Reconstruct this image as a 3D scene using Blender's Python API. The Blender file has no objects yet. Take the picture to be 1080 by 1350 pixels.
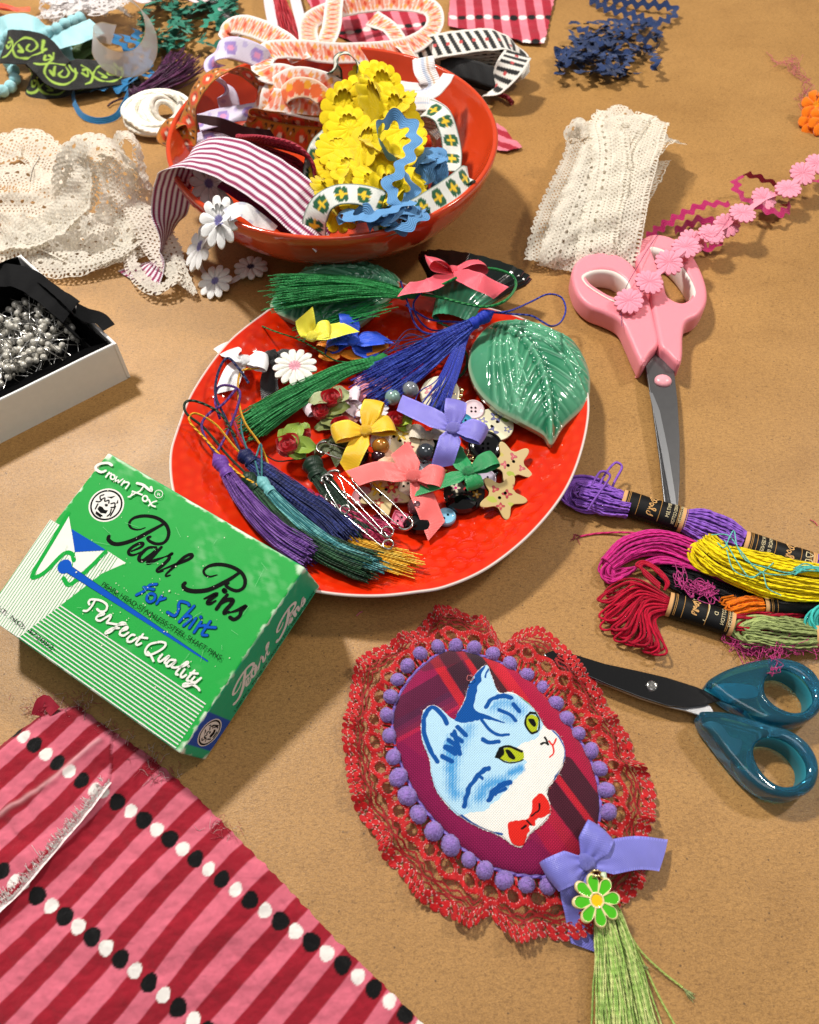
import bpy, math, random
import numpy as np
random.seed(5)
rng = np.random.default_rng(11)
pi = math.pi
sc = bpy.context.scene
col = sc.collection

# ---------------------------------------------------------------- camera, light, exposure
# All layout below is in centimetres (1 cm = 0.01 scene metres), the camera stands 32 cm above the table.
FPX, CAMH, PITCH = 1080.0, 32.0, math.radians(56.5)
fw = np.array([0, math.cos(PITCH), -math.sin(PITCH)])
upv = np.array([0, math.sin(PITCH), math.cos(PITCH)])
rt = np.array([1.0, 0, 0])

cam = bpy.data.cameras.new("camera")
camo = bpy.data.objects.new("camera", cam)
col.objects.link(camo)
camo.location = (0, 0, CAMH * .01)
camo.rotation_euler = (math.radians(90) - PITCH, 0, 0)
cam.sensor_fit = 'VERTICAL'
cam.sensor_height = 32.5
cam.lens = 26.0
cam.clip_start = .01
cam.clip_end = 60
cam.dof.use_dof = True
cam.dof.focus_distance = .365
cam.dof.aperture_fstop = 15.0
sc.camera = camo

w = bpy.data.worlds.new("World")
sc.world = w
w.use_nodes = True
w.node_tree.nodes["Background"].inputs[0].default_value = (1.0, .97, .94, 1)
w.node_tree.nodes["Background"].inputs[1].default_value = .20


def area(name, loc, target, size, power, color):
    l = bpy.data.lights.new(name, 'AREA')
    l.shape = 'DISK'
    l.size = size
    l.energy = power
    l.color = color
    o = bpy.data.objects.new(name, l)
    col.objects.link(o)
    o.location = np.array(loc) * .01
    d = np.array(target, float) - np.array(loc, float)
    from mathutils import Vector
    o.rotation_euler = Vector(d).to_track_quat('-Z', 'Y').to_euler()
    return o


area("key_lamp", (-55, 86, 118), (0, 22, 0), .14, 24.5, (1.0, .955, .885))
area("side_lamp", (95, 70, 110), (0, 25, 0), .16, 9.0, (1.0, .92, .82))
area("overhead_fill", (10, -20, 170), (0, 25, 0), .9, 5.0, (1.0, .98, .97))  # unseen soft fill from overhead, added to lift the shadows

sc.view_settings.view_transform = 'Standard'
sc.view_settings.look = 'None'
sc.view_settings.exposure = 0.0
sc.view_settings.gamma = 1.0
sc.view_settings.use_curve_mapping = False
sc.render.engine = 'CYCLES'
sc.cycles.transparent_max_bounces = 32
sc.cycles.max_bounces = 8


# ---------------------------------------------------------------- helpers
def P(x, y, z=0.0):
    """photo position on the plane at height z -> point on the table, cm"""
    d = fw + (x - 540) / FPX * rt - (y - 675) / FPX * upv
    t = (z - CAMH) / d[2]
    return np.array([0, 0, CAMH]) + t * d


def pp(pts):
    """[(x, y, z[, twist])] -> array of x y z twist"""
    out = []
    for p in pts:
        q = P(p[0], p[1], p[2])
        out.append([q[0], q[1], q[2], p[3] if len(p) > 3 else 0.0])
    return np.array(out)


def proj(V):
    v = np.asarray(V) - np.array([0, 0, CAMH])
    d = v @ fw
    return 540 + FPX * (v @ rt) / d, 675 - FPX * (v @ upv) / d


def hx(s, k=1.0):
    s = s.lstrip('#')
    if len(s) == 3: s = ''.join(ch * 2 for ch in s)
    c = np.array([int(s[i:i + 2], 16) / 255 for i in (0, 2, 4)])
    return np.where(c <= .04045, c / 12.92, ((c + .055) / 1.055) ** 2.4) * k


def wob(P3, f, seed, octaves=2):
    """cheap smooth noise, about -1..1"""
    r = np.random.default_rng(seed)
    P3 = np.asarray(P3, float)
    s = np.zeros(P3.shape[:-1])
    a, tot = 1.0, 0
    for o in range(octaves):
        for k in range(3):
            d = r.normal(size=P3.shape[-1])
            d /= np.linalg.norm(d)
            s += a * np.sin((P3 @ d) * f * (1 + .35 * k) + r.uniform(0, 6.28))
        tot += a * 1.8
        f *= 2.1
        a *= .5
    return s / tot


def crom(pts, closed=False, n=16):
    p = np.asarray(pts, float)
    if closed:
        q = np.vstack([p[-1], p, p[0], p[1]])
    else:
        q = np.vstack([2 * p[0] - p[1], p, 2 * p[-1] - p[-2]])
    t = np.linspace(0, 1, n, endpoint=False)[:, None]
    out = []
    for i in range(len(q) - 3):
        a, b, c, d = q[i:i + 4]
        out.append(.5 * (2 * b + (c - a) * t + (2 * a - 5 * b + 4 * c - d) * t ** 2 + (3 * b - a - 3 * c + d) * t ** 3))
    if not closed:
        out.append(p[-1:])
    return np.vstack(out)


def resample(p, step=None, n=None, closed=False, dims=3):
    p = np.asarray(p, float)
    if closed:
        p = np.vstack([p, p[:1]])
    L = np.concatenate([[0], np.cumsum(np.linalg.norm(np.diff(p[:, :dims], axis=0), axis=1))])
    if n is None:
        n = max(3, int(round(L[-1] / step)) + 1)
    if closed and n is not None and dims == 2: n += 1
    s = np.linspace(0, L[-1], n)
    if closed:
        s = s[:-1]
    return np.stack([np.interp(s, L, p[:, i]) for i in range(p.shape[1])], 1), s


def inpoly(X, Y, poly):
    poly = np.asarray(poly, float)
    r = np.zeros(X.shape, bool)
    x0, y0 = poly.min(0)
    x1, y1 = poly.max(0)
    m = (X >= x0) & (X <= x1) & (Y >= y0) & (Y <= y1)
    if not m.any():
        return r
    x, y = X[m], Y[m]
    ins = np.zeros(x.shape, bool)
    for (ax, ay), (bx, by) in zip(poly, np.roll(poly, -1, 0)):
        c = (ay > y) != (by > y)
        if by != ay:
            ins ^= c & (x < (bx - ax) * (y - ay) / (by - ay) + ax)
    r[m] = ins
    return r


def dline(X, Y, pts, closed=False):
    """distance to a polyline"""
    pts = np.asarray(pts, float)
    if closed:
        pts = np.vstack([pts, pts[:1]])
    D = np.full(X.shape, 1e9)
    for (ax, ay), (bx, by) in zip(pts[:-1], pts[1:]):
        dx, dy = bx - ax, by - ay
        t = np.clip(((X - ax) * dx + (Y - ay) * dy) / (dx * dx + dy * dy + 1e-12), 0, 1)
        D = np.minimum(D, np.hypot(X - ax - t * dx, Y - ay - t * dy))
    return D


class Geo:
    def __init__(s):
        s.V, s.F, s.uv, s.c, s.a, s.m, s.n = [], [], [], [], [], [], 0

    def add(s, V, F, uv=None, c=None, a=None, m=0):
        V = np.asarray(V, float).reshape(-1, 3)
        n = len(V)
        s.V.append(V)
        s.uv.append(np.zeros((n, 2)) if uv is None else np.asarray(uv, float).reshape(-1, 2))
        c = (1, 1, 1) if c is None else c
        s.c.append(np.broadcast_to(np.asarray(c, float), (n, 3)))
        s.a.append(np.ones(n) if a is None else np.asarray(a, float).ravel())
        for f in (F if isinstance(F, list) else [F]):
            f = np.asarray(f, int)
            if len(f):
                s.F.append(f + s.n)
                s.m.append(np.full(len(f), m))
        s.n += n
        return s


def mesh(name, g, mats, origin=(0, 0, 0), smooth=True):
    V = (np.vstack(g.V) - np.asarray(origin)) * .01
    me = bpy.data.meshes.new(name)
    me.vertices.add(len(V))
    me.vertices.foreach_set("co", V.astype(np.float32).ravel())
    tot = sum(f.size for f in g.F)
    loops = np.concatenate([f.ravel() for f in g.F]).astype(np.int32)
    sizes = np.concatenate([np.full(len(f), f.shape[1]) for f in g.F])
    starts = np.concatenate([[0], np.cumsum(sizes)[:-1]]).astype(np.int32)
    me.loops.add(tot)
    me.loops.foreach_set("vertex_index", loops)
    me.polygons.add(len(sizes))
    me.polygons.foreach_set("loop_start", starts)
    me.polygons.foreach_set("material_index", np.concatenate(g.m).astype(np.int32))
    me.polygons.foreach_set("use_smooth", np.full(len(sizes), smooth))
    uvl = me.uv_layers.new(name="UVMap")
    uvl.data.foreach_set("uv", np.vstack(g.uv)[loops].astype(np.float32).ravel())
    ca = me.color_attributes.new("Col", 'FLOAT_COLOR', 'POINT')
    C = np.hstack([np.vstack(g.c), np.ones((len(V), 1))]).astype(np.float32)
    ca.data.foreach_set("color", C.ravel())
    A = np.concatenate(g.a).astype(np.float32)
    if (A < 1).any():
        at = me.attributes.new("Cut", 'FLOAT', 'POINT')
        at.data.foreach_set("value", A)
    me.update(calc_edges=True)
    me.validate()
    for m in (mats if isinstance(mats, (list, tuple)) else [mats]):
        me.materials.append(m)
    return me


def rootloc(o):
    v = np.zeros(3)
    while o is not None:
        v += np.array(o.location) * 100
        o = o.parent
    return v


def tag(o, label=None, cat=None, group=None, kind=None):
    if label: o['label'] = label
    if cat: o['category'] = cat
    if group: o['group'] = group
    if kind: o['kind'] = kind
    return o


def thing(name, label, cat, loc, group=None):
    o = bpy.data.objects.new(name, None)
    o.empty_display_size = .01
    col.objects.link(o)
    o.location = np.asarray(loc, float) * .01
    return tag(o, label, cat, group)


def part(name, g, mats, parent, thick=0, smooth=True, label=None):
    o = bpy.data.objects.new(name, mesh(name, g, mats, rootloc(parent), smooth))
    col.objects.link(o)
    o.parent = parent
    if thick: solid(o, thick)
    if label: o['label'] = label
    return o


def one(name, g, mats, label=None, cat=None, group=None, kind=None, origin=None, thick=0, smooth=True):
    if origin is None:
        V = np.vstack(g.V)
        origin = np.array([V[:, 0].mean(), V[:, 1].mean(), V[:, 2].min()])
    o = bpy.data.objects.new(name, mesh(name, g, mats, origin, smooth))
    o.location = np.asarray(origin) * .01
    col.objects.link(o)
    if thick: solid(o, thick)
    return tag(o, label, cat, group, kind)


def solid(o, t):
    m = o.modifiers.new("thick", 'SOLIDIFY')
    m.thickness = t * .01
    m.offset = 0


def gridF(nu, nv, cu=False, cv=False, keep=None):
    i = np.arange(nu if cu else nu - 1)[:, None]
    j = np.arange(nv if cv else nv - 1)[None]
    i2, j2 = (i + 1) % nu, (j + 1) % nv
    f = np.stack([i * nv + j, i2 * nv + j, i2 * nv + j2, i * nv + j2], -1).reshape(-1, 4)
    if keep is not None:
        k = keep.ravel()
        f = f[k[f].any(1)]
    return f


def frame(C):
    T = np.gradient(C, axis=0)
    T /= np.linalg.norm(T, axis=1)[:, None] + 1e-12
    N = np.zeros_like(T)
    a = np.array([0, 0, 1.0]) if abs(T[0, 2]) < .9 else np.array([1.0, 0, 0])
    n = a - T[0] * (a @ T[0])
    n /= np.linalg.norm(n)
    for i in range(len(T)):
        n = n - T[i] * (n @ T[i])
        n /= np.linalg.norm(n) + 1e-12
        N[i] = n
    return T, N, np.cross(T, N)


def tube(g, C, r, sides=6, c=None, closed=False, flat=1.0, m=0, cap=True):
    C = np.asarray(C, float)[:, :3]
    T, N, B = frame(C)
    if closed:
        T[0] = T[-1] = (T[0] + T[-1]) / 2
    n = len(C)
    r = np.broadcast_to(np.asarray(r, float), (n,))
    th = np.linspace(0, 2 * pi, sides, endpoint=False)
    V = C[:, None] + (N[:, None] * np.cos(th)[None, :, None] * flat + B[:, None] * np.sin(th)[None, :, None]) * r[:, None, None]
    L = np.concatenate([[0], np.cumsum(np.linalg.norm(np.diff(C, axis=0), axis=1))])
    uv = np.stack(np.broadcast_arrays(L[:, None], th[None] / (2 * pi)), -1)
    cc = c
    if c is not None and np.ndim(c) == 2:
        cc = np.repeat(c, sides, 0)
    F = [gridF(n, sides, closed, True)]
    if cap and not closed:
        F.append(np.arange(sides)[::-1][None])
        F.append((np.arange(sides) + (n - 1) * sides)[None])
    g.add(V, F, uv, cc, m=m)
    return g


def path(pts, step=.15, closed=False):
    """control points (x y z [twist]) -> evenly spaced smooth curve"""
    p = crom(pts, closed)
    return resample(p, step, closed=closed)[0]


def ribbon(g, pts, width, c=(.8, .8, .8), step=.08, nv=9, cut=None, lat=None, relief=None, wf=None,
           slant=(0, 0), cup=0.0, wob_amp=0.0, m=0, closed=False, seed=0):
    """flat tape along pts (x y z twist): twist 0 lies flat, 90 stands on edge.
    c, cut, lat, relief: functions of u (cm along) and v (-1..1 across)"""
    pts = np.asarray(pts, float)
    if pts.shape[1] == 3:
        pts = np.hstack([pts, np.zeros((len(pts), 1))])
    D = crom(pts, closed)
    D, u = resample(D, step, closed=closed)
    C, tw = D[:, :3], np.radians(D[:, 3])
    n = len(C)
    T = np.gradient(C, axis=0)
    T /= np.linalg.norm(T, axis=1)[:, None] + 1e-12
    S = np.zeros_like(T)
    prev = None
    for i in range(n):
        s = np.cross([0, 0, 1.0], T[i])
        l = np.linalg.norm(s)
        if prev is not None:
            if l > 1e-6 and s @ prev < 0: s = -s
            k = min(1, l / .35)
            s = (s / (l + 1e-9)) * k + prev * (1 - k)
            s -= T[i] * (s @ T[i])
        elif l < 1e-3:
            s = np.array([1.0, 0, 0])
        prev = s / (np.linalg.norm(s) + 1e-9)
        S[i] = prev
    N = np.cross(T, S)
    W = S * np.cos(tw)[:, None] + N * np.sin(tw)[:, None]
    NN = np.cross(T, W)
    v = np.linspace(-1, 1, nv)
    U, VV = np.meshgrid(u, v, indexing='ij')
    hw = np.full(n, width / 2.0)
    if wf is not None: hw = hw * wf(u / u[-1])
    off = VV * hw[:, None]
    if lat is not None: off = off + lat(U, VV)
    h = np.zeros_like(U)
    if relief is not None: h = h + relief(U, VV)
    if cup: h = h + cup * VV ** 2
    if wob_amp: h = h + wob_amp * wob(np.stack([U, VV * width / 2], -1), 2.2, seed)
    X = C[:, None] + W[:, None] * off[..., None] + NN[:, None] * h[..., None]
    s0 = np.clip(1 - U / width, 0, 1)
    s1 = np.clip(1 - (u[-1] - U) / width, 0, 1)
    X = X + T[:, None] * (VV * hw[:, None] * (slant[0] * s0 + slant[1] * s1))[..., None]
    uv = np.stack([U, VV * width / 2], -1)
    cc = c(U, VV).reshape(-1, 3) if callable(c) else c
    a, keep = None, None
    if cut is not None:
        a = np.clip(cut(U, VV), -1, .99)
        keep = a > 0
    g.add(X, gridF(n, nv, closed, False, keep), uv, cc, a, m)
    return g


def blob(g, c, r, axes=None, c3=None, nu=20, nv=12, lump=0, seed=0, m=0):
    th = np.linspace(0, 2 * pi, nu, endpoint=False)
    ph = np.linspace(0, pi, nv)
    D = np.stack([np.cos(th)[:, None] * np.sin(ph), np.sin(th)[:, None] * np.sin(ph), np.broadcast_to(np.cos(ph), (nu, nv))], -1)
    R = np.ones((nu, nv))
    if lump: R = R + lump * wob(D, 5.0, seed, 3)
    X = D * R[..., None] * np.asarray(r)
    if axes is not None: X = X @ np.asarray(axes)
    uv = np.stack(np.broadcast_arrays(th[:, None], ph[None]), -1)
    g.add(X + np.asarray(c), gridF(nu, nv, True, False), uv, c3, m=m)
    return g


def lathe(g, prof, center, seg=96, c=None, m=0):
    p = np.asarray(prof, float)
    th = np.linspace(0, 2 * pi, seg, endpoint=False)
    X = np.stack([np.cos(th)[:, None] * p[:, 0], np.sin(th)[:, None] * p[:, 0], np.broadcast_to(p[:, 1], (seg, len(p)))], -1)
    g.add(X + np.asarray(center), gridF(seg, len(p), True, False)[:, ::-1], None, c, m=m)
    return g


def curve_solid(name, loops, half, bevel, mats, parent, z, res=3, origin=None):
    """flat outline(s) (cm, world xy; holes after the outer loop) made into a rounded slab"""
    cu = bpy.data.curves.new(name, 'CURVE')
    cu.dimensions = '2D'
    cu.fill_mode = 'BOTH'
    o0 = rootloc(parent)
    for lp in loops:
        s = cu.splines.new('POLY')
        s.points.add(len(lp) - 1)
        for q, pt in zip(s.points, lp):
            q.co = ((pt[0] - o0[0]) * .01, (pt[1] - o0[1]) * .01, 0, 1)
        s.use_cyclic_u = True
    cu.extrude = max(half - bevel, 1e-4) * .01
    cu.bevel_depth = bevel * .01
    cu.bevel_resolution = res
    cu.offset = -bevel * .01
    t = bpy.data.objects.new(name, cu)
    col.objects.link(t)
    bpy.context.view_layer.update()
    me = bpy.data.meshes.new_from_object(t.evaluated_get(bpy.context.evaluated_depsgraph_get()))
    bpy.data.objects.remove(t)
    bpy.data.curves.remove(cu)
    me.name = name
    me.materials.clear()
    for m in (mats if isinstance(mats, (list, tuple)) else [mats]):
        me.materials.append(m)
    o = bpy.data.objects.new(name, me)
    col.objects.link(o)
    o.parent = parent
    o.location = (0, 0, (z - o0[2]) * .01)
    me.polygons.foreach_set("use_smooth", np.full(len(me.polygons), True))
    try:
        me.set_sharp_from_angle(angle=math.radians(50))
    except Exception:
        pass
    return o


# ---------------------------------------------------------------- materials
def newmat(name):
    m = bpy.data.materials.new(name)
    m.use_nodes = True
    nt = m.node_tree
    return m, nt, nt.nodes["Principled BSDF"], nt.nodes["Material Output"]


def N_(nt, typ, **kw):
    n = nt.nodes.new(typ)
    for k, v in kw.items():
        if k.startswith('i_'):
            n.inputs[k[2:].replace('_', ' ')].default_value = v
        else:
            setattr(n, k, v)
    return n


def math_(nt, op, a, b=None):
    n = nt.nodes.new('ShaderNodeMath')
    n.operation = op
    for i, x in enumerate((a, b)):
        if x is None: continue
        if isinstance(x, (int, float)): n.inputs[i].default_value = x
        else: nt.links.new(x, n.inputs[i])
    return n.outputs[0]


def mat(name, c=None, rough=.6, metal=0.0, spec=.5, sheen=0.0, coat=0.0, trans=0.0, ior=1.45, bump=(), var=0.0,
        varscale=3.0, alpha=None, cut=False, sss=0.0, aniso=0.0, transl=0.0, wv=None):
    """procedural material; c None reads the mesh colour attribute. bump: (kind, frequency per cm, depth in cm)"""
    m, nt, b, out = newmat(name)
    L = nt.links.new
    tc = N_(nt, 'ShaderNodeTexCoord')
    if c is None:
        a = N_(nt, 'ShaderNodeAttribute', attribute_name='Col')
        csock = a.outputs['Color']
    else:
        rgb = N_(nt, 'ShaderNodeRGB')
        rgb.outputs[0].default_value = (*c, 1)
        csock = rgb.outputs[0]
    if var:
        nz = N_(nt, 'ShaderNodeTexNoise')
        nz.inputs['Scale'].default_value = varscale * 100
        nz.inputs['Detail'].default_value = 4
        L(tc.outputs['Object'], nz.inputs['Vector'])
        f = math_(nt, 'MULTIPLY_ADD', nz.outputs['Fac'], 2 * var)
        f.node.inputs[2].default_value = 1 - var
        mx = N_(nt, 'ShaderNodeMix', data_type='RGBA', blend_type='MULTIPLY')
        mx.inputs['Factor'].default_value = 1
        L(csock, mx.inputs['A'])
        cb = N_(nt, 'ShaderNodeCombineColor')
        for i in range(3): L(f, cb.inputs[i])
        L(cb.outputs[0], mx.inputs['B'])
        csock = mx.outputs['Result']
    if wv:
        sp = N_(nt, 'ShaderNodeSeparateXYZ')
        L(tc.outputs['UV'], sp.inputs[0])
        pu = math_(nt, 'ADD', sp.outputs[0], sp.outputs[1])
        pv = math_(nt, 'SUBTRACT', sp.outputs[0], sp.outputs[1])
        h = math_(nt, 'MULTIPLY', math_(nt, 'SINE', math_(nt, 'MULTIPLY', pu, wv[0] * 6.283)), math_(nt, 'SINE', math_(nt, 'MULTIPLY', pv, wv[0] * 6.283)))
        f = math_(nt, 'MULTIPLY_ADD', h, wv[1])
        f.node.inputs[2].default_value = 1.0
        mx = N_(nt, 'ShaderNodeMix', data_type='RGBA', blend_type='MULTIPLY')
        mx.inputs['Factor'].default_value = 1
        L(csock, mx.inputs['A'])
        cb = N_(nt, 'ShaderNodeCombineColor')
        for i in range(3): L(f, cb.inputs[i])
        L(cb.outputs[0], mx.inputs['B'])
        csock = mx.outputs['Result']
    L(csock, b.inputs['Base Color'])
    b.inputs['Roughness'].default_value = rough
    b.inputs['Metallic'].default_value = metal
    b.inputs['Specular IOR Level'].default_value = spec
    b.inputs['IOR'].default_value = ior
    b.inputs['Sheen Weight'].default_value = sheen
    b.inputs['Sheen Roughness'].default_value = .5
    b.inputs['Coat Weight'].default_value = coat
    b.inputs['Coat Roughness'].default_value = .06
    b.inputs['Transmission Weight'].default_value = trans
    b.inputs['Anisotropic'].default_value = aniso
    if sss:
        b.inputs['Subsurface Weight'].default_value = sss
        b.inputs['Subsurface Radius'].default_value = (.004, .003, .002)
        b.inputs['Subsurface Scale'].default_value = .3
    last = None
    for kind, fr, dep in bump:
        if kind == 'noise':
            nz = N_(nt, 'ShaderNodeTexNoise')
            nz.inputs['Scale'].default_value = fr * 100
            nz.inputs['Detail'].default_value = 3
            L(tc.outputs['Object'], nz.inputs['Vector'])
            h = nz.outputs['Fac']
        else:
            sp = N_(nt, 'ShaderNodeSeparateXYZ')
            L(tc.outputs['UV'], sp.inputs[0])
            if kind == 'weave':
                h = math_(nt, 'MULTIPLY', math_(nt, 'SINE', math_(nt, 'MULTIPLY', sp.outputs[0], fr * 6.283)),
                          math_(nt, 'SINE', math_(nt, 'MULTIPLY', sp.outputs[1], fr * 6.283)))
            elif kind == 'across':
                h = math_(nt, 'SINE', math_(nt, 'MULTIPLY', sp.outputs[0], fr * 6.283))
            elif kind == 'along':
                h = math_(nt, 'SINE', math_(nt, 'MULTIPLY', sp.outputs[1], fr * 6.283))
            elif kind == 'twist':
                h = math_(nt, 'SINE', math_(nt, 'ADD', math_(nt, 'MULTIPLY', sp.outputs[0], fr * 6.283),
                                            math_(nt, 'MULTIPLY', sp.outputs[1], 2 * 6.283)))
        bn = N_(nt, 'ShaderNodeBump')
        bn.inputs['Strength'].default_value = 1
        bn.inputs['Distance'].default_value = dep * .01
        L(h, bn.inputs['Height'])
        if last is not None: L(last, bn.inputs['Normal'])
        last = bn.outputs[0]
    if last is not None: L(last, b.inputs['Normal'])
    sh = b.outputs[0]
    if transl:
        tb = N_(nt, 'ShaderNodeBsdfTranslucent')
        L(csock, tb.inputs['Color'])
        mx = N_(nt, 'ShaderNodeMixShader')
        mx.inputs[0].default_value = transl
        L(sh, mx.inputs[1])
        L(tb.outputs[0], mx.inputs[2])
        sh = mx.outputs[0]
    if cut or alpha is not None:
        tr = N_(nt, 'ShaderNodeBsdfTransparent')
        mx = N_(nt, 'ShaderNodeMixShader')
        if cut:
            a = N_(nt, 'ShaderNodeAttribute', attribute_name='Cut')
            f = math_(nt, 'GREATER_THAN', a.outputs['Fac'], 0.0)
            if alpha is not None: f = math_(nt, 'MULTIPLY', f, alpha)
            L(f, mx.inputs[0])
        else:
            mx.inputs[0].default_value = alpha
        L(tr.outputs[0], mx.inputs[1])
        L(sh, mx.inputs[2])
        sh = mx.outputs[0]
    L(sh, out.inputs['Surface'])
    return m


M = dict(
    satin=mat('satin', rough=.33, spec=.6, sheen=.15, bump=[('weave', 12, .006)], var=.06),
    satin_cut=mat('satin_cut', rough=.45, spec=.4, bump=[('weave', 14, .006)], var=.06, cut=True),
    gros=mat('grosgrain', rough=.6, spec=.3, sheen=.2, bump=[('across', 9, .012)], var=.05),
    jacq=mat('jacquard', rough=.65, spec=.3, sheen=.2, bump=[('weave', 11, .012)], var=.08),
    cotton=mat('cotton', rough=.9, spec=.15, sheen=.15, bump=[('weave', 16, .008), ('noise', 8, .02)], var=.10),
    cotton_cut=mat('cotton_cut', rough=.9, spec=.15, sheen=.15, bump=[('weave', 16, .008), ('noise', 8, .03)], var=.10, cut=True),
    canvas=mat('canvas', rough=.9, spec=.15, sheen=.1, bump=[('weave', 9, .012)], var=.10, wv=(6.5, .28), cut=False),
    canvas_cut=mat('canvas_cut', rough=.9, spec=.15, sheen=.1, bump=[('weave', 10, .01)], var=.06, wv=(7.5, .10), cut=True),
    lace=mat('crochet', rough=.9, spec=.15, sheen=.2, bump=[('noise', 22, .06)], var=.08, cut=True, transl=.3),
    felt=mat('felt', rough=1, spec=.1, sheen=.35, bump=[('noise', 30, .03)], var=.10, varscale=12),
    felt_cut=mat('felt_cut', rough=1, spec=.1, sheen=.3, bump=[('noise', 26, .03)], var=.08, varscale=12, cut=True),
    thread=mat('thread', rough=.5, spec=.35, sheen=.06, bump=[('twist', 5, .005)], var=.14, varscale=14),
    floss=mat('floss', rough=.75, spec=.15, sheen=.08, bump=[('twist', 2.6, .009)], var=.08, varscale=9),
    cord=mat('cord', rough=.5, spec=.35, sheen=.1, bump=[('twist', 3.2, .02)], var=.10, varscale=10),
    ric=mat('ric_rac', rough=.7, spec=.25, sheen=.2, bump=[('along', 9, .012)], var=.10),
    plain=mat('plain', rough=.75, spec=.12, var=.05),
    card=mat('card', rough=.5, spec=.28, bump=[('noise', 25, .004)], var=.05),
    glaze=mat('glaze', rough=.14, spec=.55, coat=.5, bump=[('noise', 1.2, .02)], var=.06, varscale=1.2),
    steel=mat('steel', c=(.46, .45, .44), rough=.25, metal=1, bump=[('noise', 40, .001)]),
    wire=mat('wire', c=(.5, .49, .47), rough=.2, metal=1),
    gold=mat('gold', c=(.85, .66, .33), rough=.22, metal=1),
    plastic=mat('plastic', rough=.3, spec=.5, var=.03),
    gloss=mat('gloss', rough=.1, spec=.6, coat=.3, var=.03),
    pearl=mat('pearl', rough=.16, spec=.6, metal=.3, coat=.5),
    paper=mat('paper', rough=.85, spec=.2, bump=[('noise', 6, .02)], var=.06),
)
# ---------------------------------------------------------------- table
def hardboard():
    m, nt, b, out = newmat('hardboard')
    L = nt.links.new
    tc = N_(nt, 'ShaderNodeTexCoord')

    def noise(scale, detail, sx=1, sy=1, rough=.5, dist=0):
        mp = N_(nt, 'ShaderNodeMapping')
        mp.inputs['Scale'].default_value = (sx, sy, 1)
        L(tc.outputs['Object'], mp.inputs[0])
        n = N_(nt, 'ShaderNodeTexNoise')
        n.inputs['Scale'].default_value = scale
        n.inputs['Detail'].default_value = detail
        n.inputs['Roughness'].default_value = rough
        n.inputs['Distortion'].default_value = dist
        L(mp.outputs[0], n.inputs['Vector'])
        return n.outputs['Fac']

    def ramp(fac, stops):
        r = N_(nt, 'ShaderNodeValToRGB')
        while len(r.color_ramp.elements) < len(stops): r.color_ramp.elements.new(.5)
        for e, (p, c) in zip(r.color_ramp.elements, stops):
            e.position = p
            e.color = (*c, 1) if len(c) == 3 else c
        L(fac, r.inputs[0])
        return r.outputs[0]

    def mixc(a, bb, f, mode='MULTIPLY'):
        x = N_(nt, 'ShaderNodeMix', data_type='RGBA', blend_type=mode)
        if isinstance(f, float): x.inputs['Factor'].default_value = f
        else: L(f, x.inputs['Factor'])
        L(a, x.inputs['A'])
        L(bb, x.inputs['B'])
        return x.outputs['Result']

    base = ramp(noise(9, 5, 1, 1, .6), [(.3, (.335, .174, .051)), (.7, (.425, .230, .072))])
    fib = ramp(noise(1050, 5, .55, 1.0, .78, .8), [(.3, (.48, .44, .38)), (.5, (1, 1, 1)), (.70, (1.26, 1.26, 1.28))])
    fine = ramp(noise(2300, 3, .7, 1, .75), [(.3, (.6, .57, .52)), (.52, (1.03, 1.03, 1.03)), (.75, (1.3, 1.3, 1.3))])
    stain = ramp(noise(22, 4, 1, 1.6, .55, .5), [(.28, (.88, .86, .84)), (.5, (1, 1, 1)), (.9, (1.04, 1.03, 1.02))])
    c = mixc(mixc(mixc(base, fib, .9), fine, .8), stain, .9)
    v = N_(nt, 'ShaderNodeTexVoronoi')
    v.inputs['Scale'].default_value = 300
    v.inputs['Randomness'].default_value = 1
    L(tc.outputs['Object'], v.inputs['Vector'])
    sp = ramp(v.outputs['Distance'], [(.06, (1, 1, 1)), (.15, (0, 0, 0))])
    pick = ramp(noise(260, 2), [(.50, (0, 0, 0)), (.55, (1, 1, 1))])
    dark = N_(nt, 'ShaderNodeRGB')
    dark.outputs[0].default_value = (.06, .032, .015, 1)
    f = math_(nt, 'MULTIPLY', math_(nt, 'MULTIPLY', sp, pick), .8)
    c = mixc(c, dark.outputs[0], f, 'MIX')
    # pale scuffs
    sc_ = ramp(noise(60, 6, 3.0, .5, .8, 1.5), [(.70, (0, 0, 0)), (.78, (1, 1, 1))])
    pale = N_(nt, 'ShaderNodeRGB')
    pale.outputs[0].default_value = (.55, .36, .17, 1)
    c = mixc(c, pale.outputs[0], math_(nt, 'MULTIPLY', sc_, .35), 'MIX')
    L(c, b.inputs['Base Color'])
    rr = math_(nt, 'MULTIPLY_ADD', noise(30, 4), .25)
    rr.node.inputs[2].default_value = .30
    L(rr, b.inputs['Roughness'])
    b.inputs['Specular IOR Level'].default_value = .4
    hgt = math_(nt, 'ADD', math_(nt, 'MULTIPLY', noise(1500, 4, .5, 1, .7, .6), .6), math_(nt, 'MULTIPLY', noise(2300, 3, .6), .4))
    bn = N_(nt, 'ShaderNodeBump')
    bn.inputs['Strength'].default_value = .35
    bn.inputs['Distance'].default_value = .0005
    L(hgt, bn.inputs['Height'])
    L(bn.outputs[0], b.inputs['Normal'])
    return m


g = Geo()
x0, x1, y0, y1 = -95, 95, -45, 130
tv = np.array([[x, y, z] for z in (-1.2, 0) for x, y in ((x0, y0), (x1, y0), (x1, y1), (x0, y1))])
g.add(tv, np.array([[4, 5, 6, 7], [0, 3, 2, 1], [0, 1, 5, 4], [1, 2, 6, 5], [2, 3, 7, 6], [3, 0, 4, 7]]))
one('tabletop', g, hardboard(), kind='structure', origin=(0, 0, 0), smooth=False)

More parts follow.
